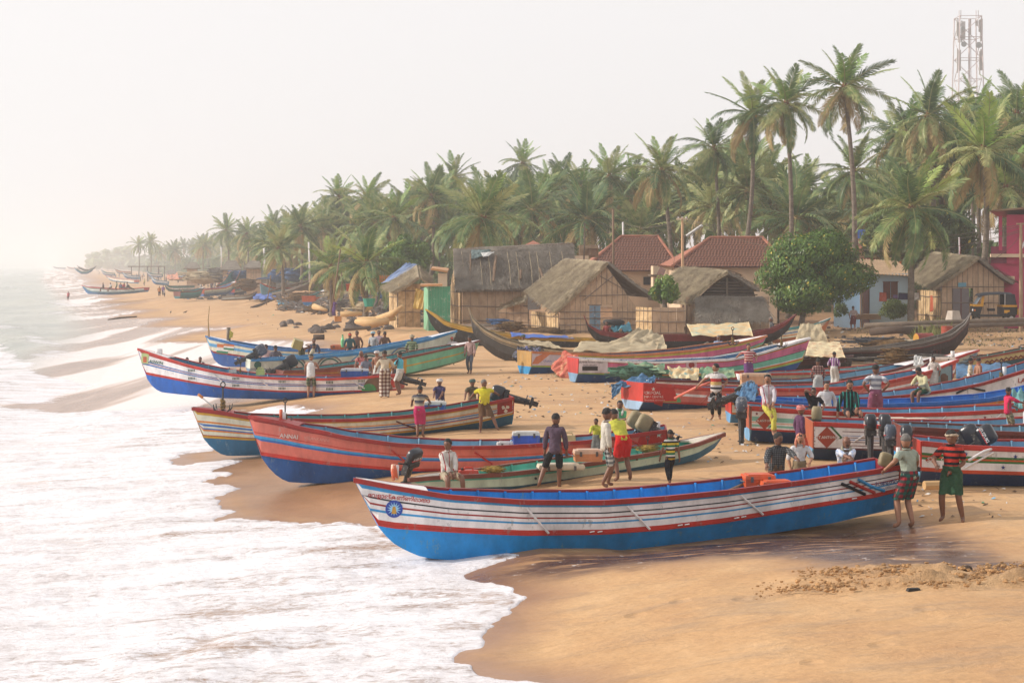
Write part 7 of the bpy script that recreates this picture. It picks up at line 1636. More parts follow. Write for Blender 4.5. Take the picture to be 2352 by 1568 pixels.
PX=[(2195,300,150,41),(2290,310,143,42),(2352,345,132,43),(2080,305,152,44),(2150,350,146,45),(2240,265,158,46)]
for x,y,d,k in PX:palm(['palm crown directly below the tower','palm crown right of the tower foot','palm cut by the right edge below the big one','palm crown left of the tower foot','lower palm left of the tower','far palm crown rising beside the tower'][k-41],x,y,d,x+6,1.05,26,k,2,0,bow=0.2)
rr=random.Random(21);n_=0
cand=[]
for i in range(138):
 x=rr.uniform(860,2420);dmin=np.interp(x,[860,1100,1300,2400],[215,165,150,135]);d=rr.uniform(dmin,290);cand.append((x,d))
for i in range(58):x=rr.uniform(560,900);d=np.interp(x,[560,900],[330,200])*rr.uniform(0.85,1.5);cand.append((x,d))
for i in range(60):
 x=rr.uniform(215,600);dd=4000*45/max(x-176,20);d=min(dd*rr.uniform(0.8,1.6),1900);cand.append((x,d))
for x,d in cand:
 sy=float(np.interp(x,SKY_X,SKY_Y));c=3.0/d*F
 y=sy+c*0.75+abs(rr.gauss(0,1))*(620-sy)*0.20
 if y>588 and x>500:y=rr.uniform(sy+c,575)
 y=min(y,604 if d>400 else 590)
 if any(abs(x-q[1])<40 and abs(y-q[2])<30 and d<q[3]for q in PL):continue
 far_palm(x,y,d,n_,'palm among the packed grove behind the village' if x>860 else('palm of the grove beyond the far huts' if x>560 else 'hazy palm of the distant shore'),'palms of the grove behind the village' if x>860 else('palms beyond the far huts' if x>560 else 'hazy palms of the distant shore'));n_+=1
m=MB();cm=CROWNS[0]
for i in range(70):
 x=rr.uniform(205,300);d=rr.uniform(1300,2300);sy=float(np.interp(x,[205,215,240,300],[588,582,577,570]));y=rr.uniform(sy,604);p=P(x,y,d);s=d/F*7
 m.ball(p,(s*1.5,s*1.5,s),0,7,5,lambda v,w:w*rr.uniform(0.6,1.3))
for i in range(20):
 x=rr.uniform(205,330);d=rr.uniform(1300,2200);p=P(x,606,d);m.ball(p,(d/F*16,d/F*16,d/F*12),0,7,5,lambda v,w:w*rr.uniform(0.8,1.2))
tag(m.build('distant_wood',M_FR,base=(-350,1500,5)),'faint wooded headland fading into the haze',None,None,'stuff')
M_LEAF=leafmat('bush_leaf',(66,96,42),(98,132,54),(150,164,78),0.4);M_LEAFD=leafmat('dark_leaf',(52,74,40),(76,98,52),(108,124,66),0.5);M_LEAFY=leafmat('yellow_leaf',(190,176,70),(206,190,84),(216,200,110),0.5)
def bush(name,label,c,R,n,leaf,material,cat='tree',trunk=None,seed=1,gap=0.0,yellow=0.0,base=None,group=None):
 """crown of many single leaves set on lobes through its volume"""
 rr=random.Random(seed);c=Vector(c);R=Vector(R);m=MB();lobes=[]
 for i in range(26):
  a,b_=rr.uniform(0,6.28),rr.uniform(-0.75,1);q=math.sqrt(max(0,1-b_*b_));k=rr.uniform(0.45,0.80)
  lobes.append((Vector((math.cos(a)*q*R.x*k,math.sin(a)*q*R.y*k,b_*R.z*k)),rr.uniform(0.26,0.44)))
 for i in range(n):
  o,r=rr.choice(lobes);v=Vector((rr.gauss(0,1),rr.gauss(0,1),rr.gauss(0,1))).normalized();k=rr.uniform(0.72,1.05)if rr.random()<0.8 else rr.random()
  p=c+o+Vector((v.x*R.x,v.y*R.y,v.z*R.z))*r*k
  if base is not None and p.z<base:continue
  u=v.orthogonal().normalized();u=(u+v*rr.uniform(-0.6,0.6)+Vector((0,0,-0.4))).normalized();w=u.cross(v).normalized();s=leaf*rr.uniform(0.6,1.3)
  nn=v*s*0.18
  mi=1 if rr.random()<yellow else 0
  m.add([p-u*s*0.6,p+w*s*0.42+nn,p+u*s*0.75,p-w*s*0.42+nn],[(0,1,2),(0,2,3)],mi)
 t=thing(name,label,cat,(c.x,c.y,trunk[0].z if trunk else(base or c.z-R.z)),0,group)
 cr=m.build('crown',[material,M_LEAFY],t);cr['kind']='stuff'
 if trunk:
  m=MB();m.tube(trunk,[0.20,0.16,0.12,0.06][:len(trunk)],8);m.build('trunk',M_TRUNK,t)
  for k in range(6):
   o,r=lobes[k];m=MB();e=trunk[-1];m.tube([trunk[-2].lerp(e,0.5),(trunk[-2]+c+o)/2,c+o*0.85],[0.09,0.06,0.03],6);m.build('limb',M_TRUNK,t)
 return t
c=P(1870,636,108)
bush('sea_almond_tree','rounded leafy green tree with scattered yellow leaves before the tiled roof',c,(4.0,3.0,2.75),34000,0.15,M_LEAF,trunk=[Vector((P(1838,728,107).x,107,ground(P(1838,728,107).x,107)-0.1)),P(1848,700,107.3),P(1860,670,107.6),P(1868,640,108)],seed=3,yellow=0.025)
c=P(1525,668,103.5);bush('small_leafy_tree','small bright leafy tree between the two thatched huts',c,(0.85,0.8,0.95),3600,0.13,M_LEAF,trunk=[P(1528,745,103.5),P(1527,710,103.5),c],seed=4,yellow=0.02)
c=P(2052,712,111);bush('shrub','dark shrub growing against the blue house wall',c,(1.0,0.8,0.75),3600,0.11,M_LEAFD,'shrub',seed=5,base=ground(c.x,111))
c=P(1930,712,113);bush('shrub','thin shrub under the round tree beside the blue wall',c,(0.5,0.5,0.6),1200,0.1,M_LEAFD,'shrub',seed=6,base=ground(c.x,113))
c=P(2060,545,133);bush('breadfruit_tree','dark broadleaf tree behind the blue house, left one',c,(2.7,2.4,2.5),9000,0.26,M_LEAFD,trunk=[Vector((c.x,133,ground(c.x,133))),P(2058,610,133),P(2060,570,133)],seed=7,yellow=0.01)
c=P(2160,535,136);bush('breadfruit_tree','dark broadleaf tree behind the blue house, right one',c,(3.0,2.4,2.6),9000,0.26,M_LEAFD,trunk=[Vector((c.x,136,ground(c.x,136))),P(2158,610,136),P(2160,570,136)],seed=8,yellow=0.015)
c=P(930,590,150);bush('leafy_tree','pale green broadleaf tree behind the small huts',c,(2.3,2,1.8),5000,0.24,M_LEAF,trunk=[Vector((c.x,150,ground(c.x,150))),P(930,630,150),P(930,600,150)],seed=9)
c=P(1432,548,160);bush('leafy_tree','small leafy tree above the left end of the tiled roof',c,(1.2,1.2,0.9),1800,0.22,M_LEAF,trunk=[Vector((c.x,160,ground(c.x,160))),P(1432,590,160),P(1432,560,160)],seed=10)
m=MB();rr=random.Random(31)
for i in range(5200):
 if rr.random()<0.75:x=rr.uniform(700,2450);d=rr.uniform(np.interp(x,[700,1100,1500,2450],[230,170,152,140]),300)
 else:x=rr.uniform(250,760);d=4000*48/max(x-176,40)*rr.uniform(0.95,1.5)
 p=P(x,640,d);h=rr.uniform(0,1)**1.6*5.5;p.z=ground(p.x,d)+h;s=rr.uniform(0.5,1.2)*d/200
 for k in range(5):
  v=Vector((rr.gauss(0,1),rr.gauss(0,1),rr.gauss(0,0.7))).normalized();u=v.orthogonal();w=u.cross(v);q=p+v*s*0.8
  m.add([q-u*s*0.5,q+w*s*0.4+v*0.1,q+u*s*0.6,q-w*s*0.4+v*0.1],[(0,1,2),(0,2,3)])
tag(m.build('undergrowth',M_LEAFD,base=(0,200,2)),'tangled green undergrowth beneath the palm grove',None,None,'stuff')
m=MB()
for i in range(500):
 x,y=rr.uniform(2100,2180),rr.uniform(770,800);g=G(x,y);h=rr.uniform(0.3,0.9);dx,dy=rr.gauss(0,.12),rr.gauss(0,.12)
 m.add([g+Vector((-0.015,0,0)),g+Vector((0.015,0,0)),g+Vector((dx+0.012,dy,h)),g+Vector((dx*1.8,dy*1.8,h*1.2))],[(0,1,2),(0,2,3)])
for i in range(700):
 x,y=rr.uniform(1960,2352),rr.uniform(748,800);g=G(x,y);h=rr.uniform(0.05,0.16);dx,dy=rr.gauss(0,.05),rr.gauss(0,.05)
 m.add([g+Vector((-0.03,0,0)),g+Vector((0.03,0,0)),g+Vector((dx,dy,h))],[(0,1,2)])
tag(m.build('weeds',leafmat('weed',(90,96,50),(110,112,60),(150,136,84)),base=(20,88,1.8)),'thin weeds and grass on the littered slope',None,None,'stuff')
# ------------------------------------------------------------------ huts, tiled houses, walls, poles
M_THG=mat('grey_thatch',(146,138,126),0.95,0.25,1.2,0.9,12,rgb2=(112,102,92),stretch=(1,1,1),dist=0.06);M_THT=mat('golden_thatch',(184,168,138),0.95,0.25,1.5,0.9,12,rgb2=(128,114,94),dist=0.06)
M_MAT=mat('woven_palm_wall',(196,168,138),0.9,0.16,2.2,0.7,26,rgb2=(160,134,110),stretch=(1,1,0.6),dist=0.02);M_MATL=mat('pale_sunlit_woven_wall',(222,192,146),0.9,0.14,2.2,0.7,26,rgb2=(160,130,92),dist=0.02)  # pale mat colour carries painted sunlight on the left-facing walls
M_BATTEN=mat('batten',(134,120,108),0.85,0.2,3,0.3);M_TILE=mat('clay_tile',(134,84,64),0.8,0.3,2.5,0.4,12,rgb2=(80,60,52),dist=0.02);M_RIDGE=mat('ridge_tile',(166,102,78),0.8,0.2,2,0.4,12,rgb2=(134,88,70));M_CREAM=mat('cream_plaster',(222,196,166),0.9,0.08,1,0.2,12)
M_BLUEW=mat('pale_blue_plaster',(184,212,234),0.9,0.06,1,0.15,12);M_PINK=mat('pink_plaster',(184,62,98),0.85,0.08,1,0.15,10);M_GRNW=mat('green_boards',(70,152,116),0.8,0.14,1.2,0.3,9,worn=((150,170,150),0.32));M_DOORB=mat('blue_door',(112,142,164),0.7,0.12,3,0.2,worn=((140,100,90),0.32));M_DOORG=mat('grey_door',(112,104,106),0.6,0.08,2,0.1);M_BROWN=mat('brown_shutter',(98,54,42),0.6,0.1,3,0.1);M_CONC=mat('concrete',(160,138,112),0.9,0.12,1.5,0.2,14,rgb2=(128,100,78))
def strands(m,A,B,Cc,D_,n,length,rad,rr,lift=0.05,mi=0,along=0.8):
 """loose straws over a roof slope ABCD (ridge A-B, eave D-C)"""
 nn=(B-A).cross(D_-A).normalized()
 if nn.z<0:nn=-nn
 dn=(D_-A).normalized();si=(B-A).normalized()
 for i in range(n):
  a,b_=rr.random(),rr.random()**0.8;p=(A*(1-a)+B*a)*(1-b_)+(D_*(1-a)+Cc*a)*b_+nn*lift*rr.random()
  d_=(dn*along+si*rr.gauss(0,0.5)+nn*rr.uniform(-0.05,0.14)).normalized()*length*rr.uniform(0.4,1.2);w=d_.cross(nn).normalized()*rad
  m.add([p-w,p+w,p+d_*0.6+w+nn*0.02,p+d_,p+d_*0.6-w+nn*0.02],[(0,1,2,4),(4,2,3)],mi)
def thatch(t,name,A,B,Cc,D_,th,material,n,rr,rows=7,bump=0.1,seed=0,sag=0.15):
 """one roof slope: an uneven thick layer in courses, with straws"""
 A,B,Cc,D_=map(Vector,(A,B,Cc,D_));nn=(B-A).cross(D_-A).normalized()
 if nn.z<0:nn=-nn
 def pt(a,b_):
  p=(A*(1-a)+B*a)*(1-b_)+(D_*(1-a)+Cc*a)*b_
  st=(b_*rows)%1.0
  return p+nn*(th+bump*(float(fbm(a*9+seed,b_*7,seed,4))-0.45)+0.05*st)-Vector((0,0,1))*sag*math.sin(math.pi*b_)*0.5+(D_-A).normalized()*(float(vnoise(a*22,seed))-0.5)*0.22*(1 if b_>0.98 else 0)
 m=MB();nu,nv=44,36;m.grid(pt,nu,nv);n0=len(m.v)
 m.grid(lambda a,b_:(A*(1-a)+B*a)*(1-b_)+(D_*(1-a)+Cc*a)*b_-Vector((0,0,1))*sag*math.sin(math.pi*b_)*0.5,nu,nv)
 for ids in(list(range(nu)),[nu*(nv-1)+i for i in range(nu)],[j*nu for j in range(nv)],[j*nu+nu-1 for j in range(nv)]):
  for a,b_ in zip(ids[:-1],ids[1:]):m.f.append((a,b_,b_+n0,a+n0));m.m.append(0)
 o=m.build(name,material,t)
 m=MB();lift=nn*(th+0.02);strands(m,A+lift,B+lift,Cc+lift,D_+lift,n,0.5,0.012,rr,0.08)
 s=m.build('loose_straw',[material],o);s['kind']='stuff';return o
def mat_wall(t,a,b_,ztop,zbot,material,panel=0.42,gable=None,battens=3,door=None,seed=0,nm='woven_panel'):
 """upright woven strips side by side from a to b; gable = (position along, height) of the peak"""
 a,b_=Vector(a),Vector(b_);L=(b_-a).length;n=max(2,int(L/panel));d_=(b_-a).normalized();nn=Vector((d_.y,-d_.x,0))
 if nn.y>0:nn=-nn
 rr=random.Random(seed)
 def top(s):
  if gable is None:return ztop
  g,h=gable
  return ztop+(h-ztop)*(s/g if s<g else(1-s)/(1-g))
 for i in range(n):
  s0,s1=i/n,(i+1)/n
  if door and s0<door[1]and s1>door[0]:
   zb=door[2]
  else:zb=zbot
  j=rr.uniform(0,0.035);e=0.012
  p=[a.lerp(b_,s0)+d_*e,a.lerp(b_,s1)-d_*e]
  z0,z1=top(s0+1e-3),top(s1-1e-3)
  if min(z0,z1)<=zb+0.05:continue
  sm=(s0+s1)/2;pts=[(p[0].x,p[0].y,zb),(p[1].x,p[1].y,zb),(p[1].x,p[1].y,z1)]+([(a.lerp(b_,gable[0]).x,a.lerp(b_,gable[0]).y,gable[1])]if gable and s0<gable[0]<s1 else[])+[(p[0].x,p[0].y,z0)]
  m=MB();m.slab([Vector(q)+nn*j for q in pts],0.03,0,nn);m.build(nm,material,t)
  m=MB();m.tube([Vector((p[1].x,p[1].y,zb))+nn*(j+0.034),Vector((p[1].x,p[1].y,z1))+nn*(j+0.034)],0.012,4);m.build('seam_cord',M_BATTEN,t)
 for k in range(battens):
  z=zbot+(ztop-zbot)*(k+0.7)/battens;m=MB();m.tube([a+nn*0.09+Vector((0,0,z-a.z))-d_*0.06,a.lerp(b_,0.5)+nn*0.09+Vector((0,0,z-a.z+rr.uniform(-.05,.05))),b_+nn*0.09+Vector((0,0,z-a.z))+d_*0.06],0.026,5);m.build('batten',M_BATTEN,t)
rr=random.Random(77)
def vz(p,z):return Vector((p.x,p.y,z))
g0=G(1043,742);dH=113;A=P(1041,577,dH+4.0);B=P(1318,563,dH+5.5);Cc=P(1322,655,dH+1.6);D_=P(1045,668,dH)
t=thing('thatched_hut','big hut with a wide grey thatched roof and poles hung on it','hut',vz(P(1180,700,dH+3),ground(4,dH)),0)
thatch(t,'thatch_slope',A,B,Cc+Vector((0,0,-0.3)),D_+Vector((0,0,-0.1)),0.22,M_THG,6000,rr,seed=1)
thatch(t,'thatch_slope',B+Vector((0,0.05,0)),A+Vector((0,0.05,0)),A+Vector((0,4.2,-2.4)),B+Vector((0,4.2,-2.4)),0.2,M_THG,300,rr,seed=2)
zb=ground(D_.x,dH)-0.1
mat_wall(t,vz(P(1062,0,dH+0.6),zb),vz(P(1215,0,dH+1.4),zb),P(0,660,dH+0.6).z,zb,M_MAT,0.55,battens=3,seed=1)
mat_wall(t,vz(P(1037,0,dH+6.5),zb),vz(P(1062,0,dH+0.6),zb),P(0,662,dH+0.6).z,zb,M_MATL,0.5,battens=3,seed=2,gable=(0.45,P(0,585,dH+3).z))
m=MB();m.slab([P(1212,664,dH+1.2),P(1242,660,dH+1.2),P(1242,710,dH+1.2),P(1212,712,dH+1.2)],0.03);m.build('white_screen',mat('white_screen',(176,170,166),0.9,0.1,2,0.2),t)
for x0,y0,x1,y1,r in((1081,583,1079,664,0.05),(1139,588,1133,647,0.09),(1196,621,1195,641,0.09),(1240,617,1247,639,0.09)):
 q0=P(x0,y0,dH+3.4-(y0-577)*0.036);q1=P(x1,y1,dH+3.4-(y1-577)*0.036);m=MB();m.tube([q0,q1],r,6);m.build('hung_pole',M_WOOD,t)
for x in(1060,1100,1120,1165,1185,1215,1232,1262,1290):m=MB();m.tube([P(x,578,dH+3.5),P(x+6,620,dH+1.8),P(x+8,655,dH+0.4)],0.02,4);m.build('tie_cord',M_THT,t)
m=MB();m.tube([P(1041,574,dH+3.9),P(1180,570,dH+4.5),P(1318,560,dH+5.3)],0.10,6);m.build('ridge_pole',M_WOOD,t)
cloth_sheet('tarpaulin','grey green sheet folded over the big thatch ridge at left',[(1082,573,dH+3.6),(1128,574,dH+3.6),(1112,588,dH+2.7),(1083,596,dH+2.5)],mat('slate_sheet',(98,116,116),0.7,0.2,2,0.4),folds=0.07,group=G_,seed=51);cloth_sheet('plastic_sheet','white plastic rag on the big thatch ridge',[(1104,580,dH+3.0),(1136,578,dH+3.0),(1122,588,dH+2.7),(1110,590,dH+2.6)],mat('white_sheet',(206,206,204)),'plastic sheet',0.06,nu=12,nv=8,seed=52)
t=thing('lean_to_shed','low lean-to of mats between the big and the gabled hut','shed',vz(P(1175,0,109),ground(0,109)),0);z=ground(0,109)-0.1
mat_wall(t,vz(P(1147,0,109.5),z),vz(P(1214,0,109),z),P(0,710,109).z,z,M_MAT,0.4,battens=2,seed=3,gable=(0.6,P(0,694,109).z));thatch(t,'thatch_slope',P(1185,692,110.5),P(1212,678,111.5),P(1206,696,108.6),P(1142,713,108.4),0.1,M_THT,400,rr,seed=3,rows=3)
dG=106;t=thing('thatched_hut','gabled hut with golden thatch and a pale blue door facing the boats','hut',vz(P(1380,0,dG),ground(4,dG)),0);z=ground(P(1380,0,dG).x,dG)-0.1
ap=P(1392,606,dG);le=P(1284,716,dG);re=P(1493,682,dG);dback=7.0;back=Vector((-2.6,dback,0.1))
ap2=P(1303,598,dG+dback);le2=P(1214,672,dG+dback-0.6)
mat_wall(t,vz(le+Vector((0.05,0,0)),z),vz(P(1466,0,dG),z),le.z+0.1,z,M_MAT,0.30,battens=4,seed=4,gable=(0.585,ap.z-0.1),door=(0.42,0.66,P(0,700,dG).z))
m=MB();m.slab([P(1354,702,dG-0.06),P(1379,702,dG-0.06),vz(P(1379,0,dG-0.06),z),vz(P(1354,0,dG-0.06),z)],0.04);dr_=m.build('door',M_DOORB,t)
m=MB();m.box(P(1366,724,dG-0.16),(0.05,0.05,0.14));m.build('handle',M_METAL,dr_);m=MB();m.box(P(1366.5,727,dG-0.13),(0.025,0.02,1.25));m.build('middle_joint',M_DARK,dr_)
m=MB();m.slab([P(1351,699,dG-0.07),P(1382,699,dG-0.07),P(1382,702,dG-0.07),P(1351,702,dG-0.07)],0.06);m.build('lintel',M_BATTEN,t)
thatch(t,'thatch_slope',ap+Vector((0.15,-0.35,0.0)),ap2,le2,le+Vector((-0.2,-0.35,-0.15)),0.18,M_THT,5000,rr,seed=4,bump=0.22);thatch(t,'thatch_slope',ap2,ap+Vector((0.1,-0.3,0)),re+Vector((0.15,-0.3,-0.05)),Vector((re.x-1.4,dG+dback,re.z)),0.16,M_THG,800,rr,seed=5)
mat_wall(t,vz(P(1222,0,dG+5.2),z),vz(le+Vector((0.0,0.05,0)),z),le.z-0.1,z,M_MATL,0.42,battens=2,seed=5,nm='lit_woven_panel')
for k in range(9):p0=le.lerp(le2,k/9*0.8)+Vector((0.4,0,0.35));m=MB();m.tube([p0,p0+Vector((-0.75,-0.1,-0.62+0.1*math.sin(k*2)))],0.03,4);m.build('rafter_end',M_WOOD,t)
for a_,b_ in(((1340,690),(1410,632)),((1378,634),(1440,668)),((1330,680),(1462,676))):m=MB();m.tube([P(a_[0],a_[1],dG-0.1),P(b_[0],b_[1],dG-0.1)],0.025,5);m.build('brace_pole',M_BATTEN,t)
dF=102;t=thing('mat_fence','tall woven mat fence left of the arched thatch hut','fence',vz(P(1515,0,dF),ground(8,dF)),0);z=ground(8,dF)-0.1
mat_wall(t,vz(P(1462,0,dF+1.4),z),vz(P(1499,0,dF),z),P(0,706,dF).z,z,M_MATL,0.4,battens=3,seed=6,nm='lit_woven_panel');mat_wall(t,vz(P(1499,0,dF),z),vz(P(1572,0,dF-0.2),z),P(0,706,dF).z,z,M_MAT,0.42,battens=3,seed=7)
dA=104;t=thing('thatched_hut','low hut with arched thatch gable and dark open slats beside the round tree','hut',vz(P(1660,0,dA),ground(12,dA)),0);z=ground(12,dA)-0.1
archL=[(1672,628),(1650,640),(1628,658),(1608,675),(1585,700)];archR=[(1672,628),(1700,640),(1722,656),(1745,668)]
for nm,arch,off in(('thatch_slope',archL,(-2.1,5.0,0.25)),('thatch_slope',archR,(-2.1,5.0,0.25))):
 m=MB();N=26
 def ap_(s,arch=arch):k=s*(len(arch)-1);i=min(int(k),len(arch)-2);f=k-i;return P(arch[i][0]*(1-f)+arch[i+1][0]*f,arch[i][1]*(1-f)+arch[i+1][1]*f,dA-0.4)
 m.grid(lambda a,b_:ap_(b_)+Vector(off)*a+Vector((0,0,0.16+0.18*(float(fbm(a*8,b_*8,7))-0.45))),N,N);n0=len(m.v);m.grid(lambda a,b_:ap_(b_)+Vector(off)*a-Vector((0,0,0.06)),N,N)
 for ids in(list(range(N)),[N*(N-1)+i for i in range(N)],[j*N for j in range(N)],[j*N+N-1 for j in range(N)]):
  for a,b_ in zip(ids[:-1],ids[1:]):m.f.append((a,b_,b_+n0,a+n0));m.m.append(0)
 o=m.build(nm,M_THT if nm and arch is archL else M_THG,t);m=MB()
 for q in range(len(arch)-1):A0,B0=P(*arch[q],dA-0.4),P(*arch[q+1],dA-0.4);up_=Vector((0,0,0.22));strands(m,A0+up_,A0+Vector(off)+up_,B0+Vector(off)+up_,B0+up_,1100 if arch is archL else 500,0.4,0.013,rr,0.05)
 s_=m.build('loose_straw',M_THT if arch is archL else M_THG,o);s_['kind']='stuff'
m=MB();m.slab([P(1608,680,dA+0.5),P(1735,680,dA+0.5),P(1728,662,dA+0.5),P(1674,634,dA+0.5),P(1625,664,dA+0.5)],0.05);m.build('gable_shade_sheet',mat('shadowed_mat',(70,56,46),0.9,0.3,3,0.5),t)  # dark sheet: shade behind the open slats put into its colour
for k in range(5):m=MB();y=648+k*7;m.tube([P(1642-k*6,y,dA-0.05),P(1708+k*8,y+1,dA-0.05)],0.03,4);m.build('slat',M_GLOG,t)
m=MB();m.tube([P(1670,636,dA-0.1),P(1670,680,dA-0.1)],0.06,5);m.build('king_post',M_GLOG,t)
mat_wall(t,vz(P(1575,0,dA-0.2),z),vz(P(1765,0,dA+0.4),z),P(0,682,dA).z,z,M_MAT,0.5,battens=2,seed=8)
thatch(t,'lean_to_thatch',P(1596,682,dA-0.1),P(1752,684,dA-0.1),P(1775,738,dA-1.8),P(1598,744,dA-1.8),0.12,M_THG,3500,rr,seed=9)
for x in(1567,1576,1586):m=MB();m.tube([vz(P(x,0,dA-1.0),z),P(x+2,700,dA-0.8)],0.06,6);m.build('corner_post',M_WOOD,t)
def tile_slope(t,A,B,Cc,D_,nc,nr,rr):
 """courses of clay tiles on a slope (ridge A-B, eave D-C, may taper)"""
 A,B,Cc,D_=map(Vector,(A,B,Cc,D_));nn=(B-A).cross(D_-A).normalized()
 if nn.z<0:nn=-nn
 m=MB();m.slab([A-nn*.06,B-nn*.06,Cc-nn*.06,D_-nn*.06],0.05,0,nn);m.build('roof_deck',M_BROWN,t)
 W=(Cc-D_).length/nc;made=0;rest=MB()
 tm=MB();Lr=(D_-A).length
 dn=((D_+Cc)/2-(A+B)/2);hgt=dn.length/nr;dn.normalize();si=(B-A).normalized()
 prof=[(-0.5,0.0),(-0.25,0.05),(0.05,0.055),(0.3,0.015),(0.5,0.0)]
 vs=[];
 for k,lift in((0,0.0),(1,0.035)):
  for x,h in prof:vs.append(Vector((x*W*0.98,-k*hgt*1.12,h+lift)))
 vs+=[Vector((x*W*0.98,-hgt*1.12,h+0.035-0.03))for x,h in prof]
 fs=[(i,5+i,6+i,1+i)for i in range(4)]+[(5+i,10+i,11+i,6+i)for i in range(4)]
 Rm=Matrix((si,-dn,nn)).transposed()
 tm.add([Rm@v for v in vs],fs);me=tm.mesh('roof_tile',M_TILE);off=t.location
 order=[]
 for r in range(nr):
  b0=r/nr
  L_=A.lerp(D_,b0);R_2=B.lerp(Cc,b0);LL=(R_2-L_).length;n=max(1,int(LL/W))
  for c in range(n):order.append((L_+(R_2-L_).normalized()*(W*(c+0.5)+(LL-n*W)/2),r))
 for i,(p,r)in enumerate(order):
  q=p+nn*(0.01+rr.uniform(0,0.012))-Vector(off)
  if i<300:add_obj('roof_tile',me,t,q,(0,0,rr.uniform(-0.02,0.02)))
  else:rest.add([q+Rm@v for v in vs],fs)
 if rest.v:
  me2=rest.mesh('tile_field',M_TILE);o=add_obj('tile_field',me2,t);o['kind']='stuff'
def ridge(t,a,b_,n,r=0.11):
 a,b_=Vector(a),Vector(b_)
 for i in range(n):
  m=MB();m.tube([a.lerp(b_,i/n),a.lerp(b_,(i+1.08)/n)],[r,r*1.12],7);m.build('ridge_tile',M_RIDGE,t)
def tiled_house(label,d,rx0,rx1,ry,ex0,ex1,ey,depth,hx,walltop,wallbot,wx0,wx1,seed,nc,nr):
 rr=random.Random(seed);t=thing('tiled_house',label,'house',vz(P((ex0+ex1)/2,0,d),ground(P((ex0+ex1)/2,0,d).x,d)),0)
 e0,e1=P(ex0,ey,d),P(ex1,ey,d);r0,r1=P(rx0,ry,d+depth),P(rx1,ry,d+depth);b0=Vector((P(hx,0,d+2*depth*0.8).x,d+2*depth,e0.z));b1=e1+Vector((0.3,2*depth,0))
 hl=P(hx,ey-4,d+depth*0.9)
 tile_slope(t,r0,r1,e1,e0,nc,nr,rr)
 m=MB();m.slab([r0,e0+Vector((0,0,.02)),hl,b0],0.06,0,(-0.6,-0.2,0.8));m.build('hip_slope',M_RIDGE,t);m=MB();m.slab([r1,b1,e1+Vector((0,0,.02))],0.06,0,(0.6,0,0.8));m.build('hip_slope',M_TILE,t);m=MB();m.slab([r1,r0,b0,b1],0.06,0,(0,0.5,0.8));m.build('back_slope',M_TILE,t)
 ridge(t,r0+Vector((0,0,.08)),r1+Vector((0,0,.08)),12);ridge(t,r0+Vector((0,0,.06)),e0+Vector((0,-.05,.08)),14);ridge(t,r1+Vector((0,0,.06)),e1+Vector((0,-.05,.08)),14)
 w0,w1=P(wx0,0,d+0.7),P(wx1,0,d+0.7);zb=ground(w0.x,d)-0.1;wt=e0.z+0.12
 for a_,b_ in((w0,w1),(w0,w0+Vector((-0.9 if hx<ex0 else 0,2*depth-1.5,0))),(w1,w1+Vector((0,2*depth-1.5,0)))):
  a2,b2=vz(a_,zb),vz(b_,zb);m=MB();n_2=Vector(((b2-a2).y,-(b2-a2).x,0)).normalized();m.slab([a2,b2,vz(b2,wt),vz(a2,wt)],0.15,0,n_2*-1);m.build('wall',M_CREAM,t)
 return t,w0,w1,zb,wt
t,w0,w1,zb,wt=tiled_house('left house with dark red tiled hip roof behind the gabled hut',134,1426,1512,545,1338,1566,622,4.2,1326,0,0,1350,1548,1,34,13)
m=MB();m.slab([P(1478,636,134.6),P(1500,636,134.6),P(1500,654,134.6),P(1478,654,134.6)],0.05);m.build('window',M_DARK,t);m=MB();m.box(P(1528,650,132),(2.0,2.2,2.6));m.build('annex',M_CREAM,t);m=MB();m.box(P(1528,632,132),(2.4,2.6,0.1));m.build('annex_roof',M_GLOG,t)
t,w0,w1,zb,wt=tiled_house('right house with red tiled hip roof and cream walls behind the round tree',121,1630,1752,548,1545,1812,613,4.0,1517,0,0,1568,1790,2,36,12)
for k in range(6):m=MB();p=P(1518+k*2,612+k*1.5,124-k*0.5);m.tube([p,p+Vector((-0.35,0,-0.8))],0.04,4);m.build('eave_rafter',M_BROWN,t)
m=MB();m.slab([P(1622,640,121.5),P(1642,640,121.5),P(1642,660,121.5),P(1622,660,121.5)],0.04);m.build('window',M_BROWN,t)
t=thing('tiled_house','small orange tiled roof peeping over the big grey thatch','house',vz(P(1224,0,150),ground(2,150)),0);a,b_,r=P(1190,572,148),P(1262,572,148),P(1225,554,150);m=MB();m.slab([a,r,P(1192,572,153)],0.08,0,(-.5,0,.8));m.slab([r,a,b_],0.08,0,(0,-.5,.8));m.build('roof',M_RIDGE,t);m=MB();m.box(P(1226,640,150.5),(2.4,2.4,5));m.build('wall',M_CREAM,t)
t=thing('flat_roof_house','cream house end with tank stand behind the big hut','house',vz(P(1345,0,128),ground(5,128)),0);m=MB();p=P(1335,600,128);m.box((p.x,p.y,p.z-1.9),(1.0,2,4.6));m.build('wall',M_CREAM,t);m=MB();p=P(1352,577,129);m.box(p,(1.4,1.2,0.9));m.build('block_tank',M_CONC,t);m=MB();m.tube([P(1362,585,128),P(1362,572,128)],0.3,10);m.build('water_tank',M_CONC,t);m=MB();m.tube([P(1362,571,128),P(1362,569,128)],0.62,14);m.build('tank_slab',M_CONC,t)
d=113;t=thing('blue_house','small pale blue house with brown window, corrugated roof and washing','house',vz(P(2045,0,d),ground(25,d)),0);z=ground(25,d)-0.1
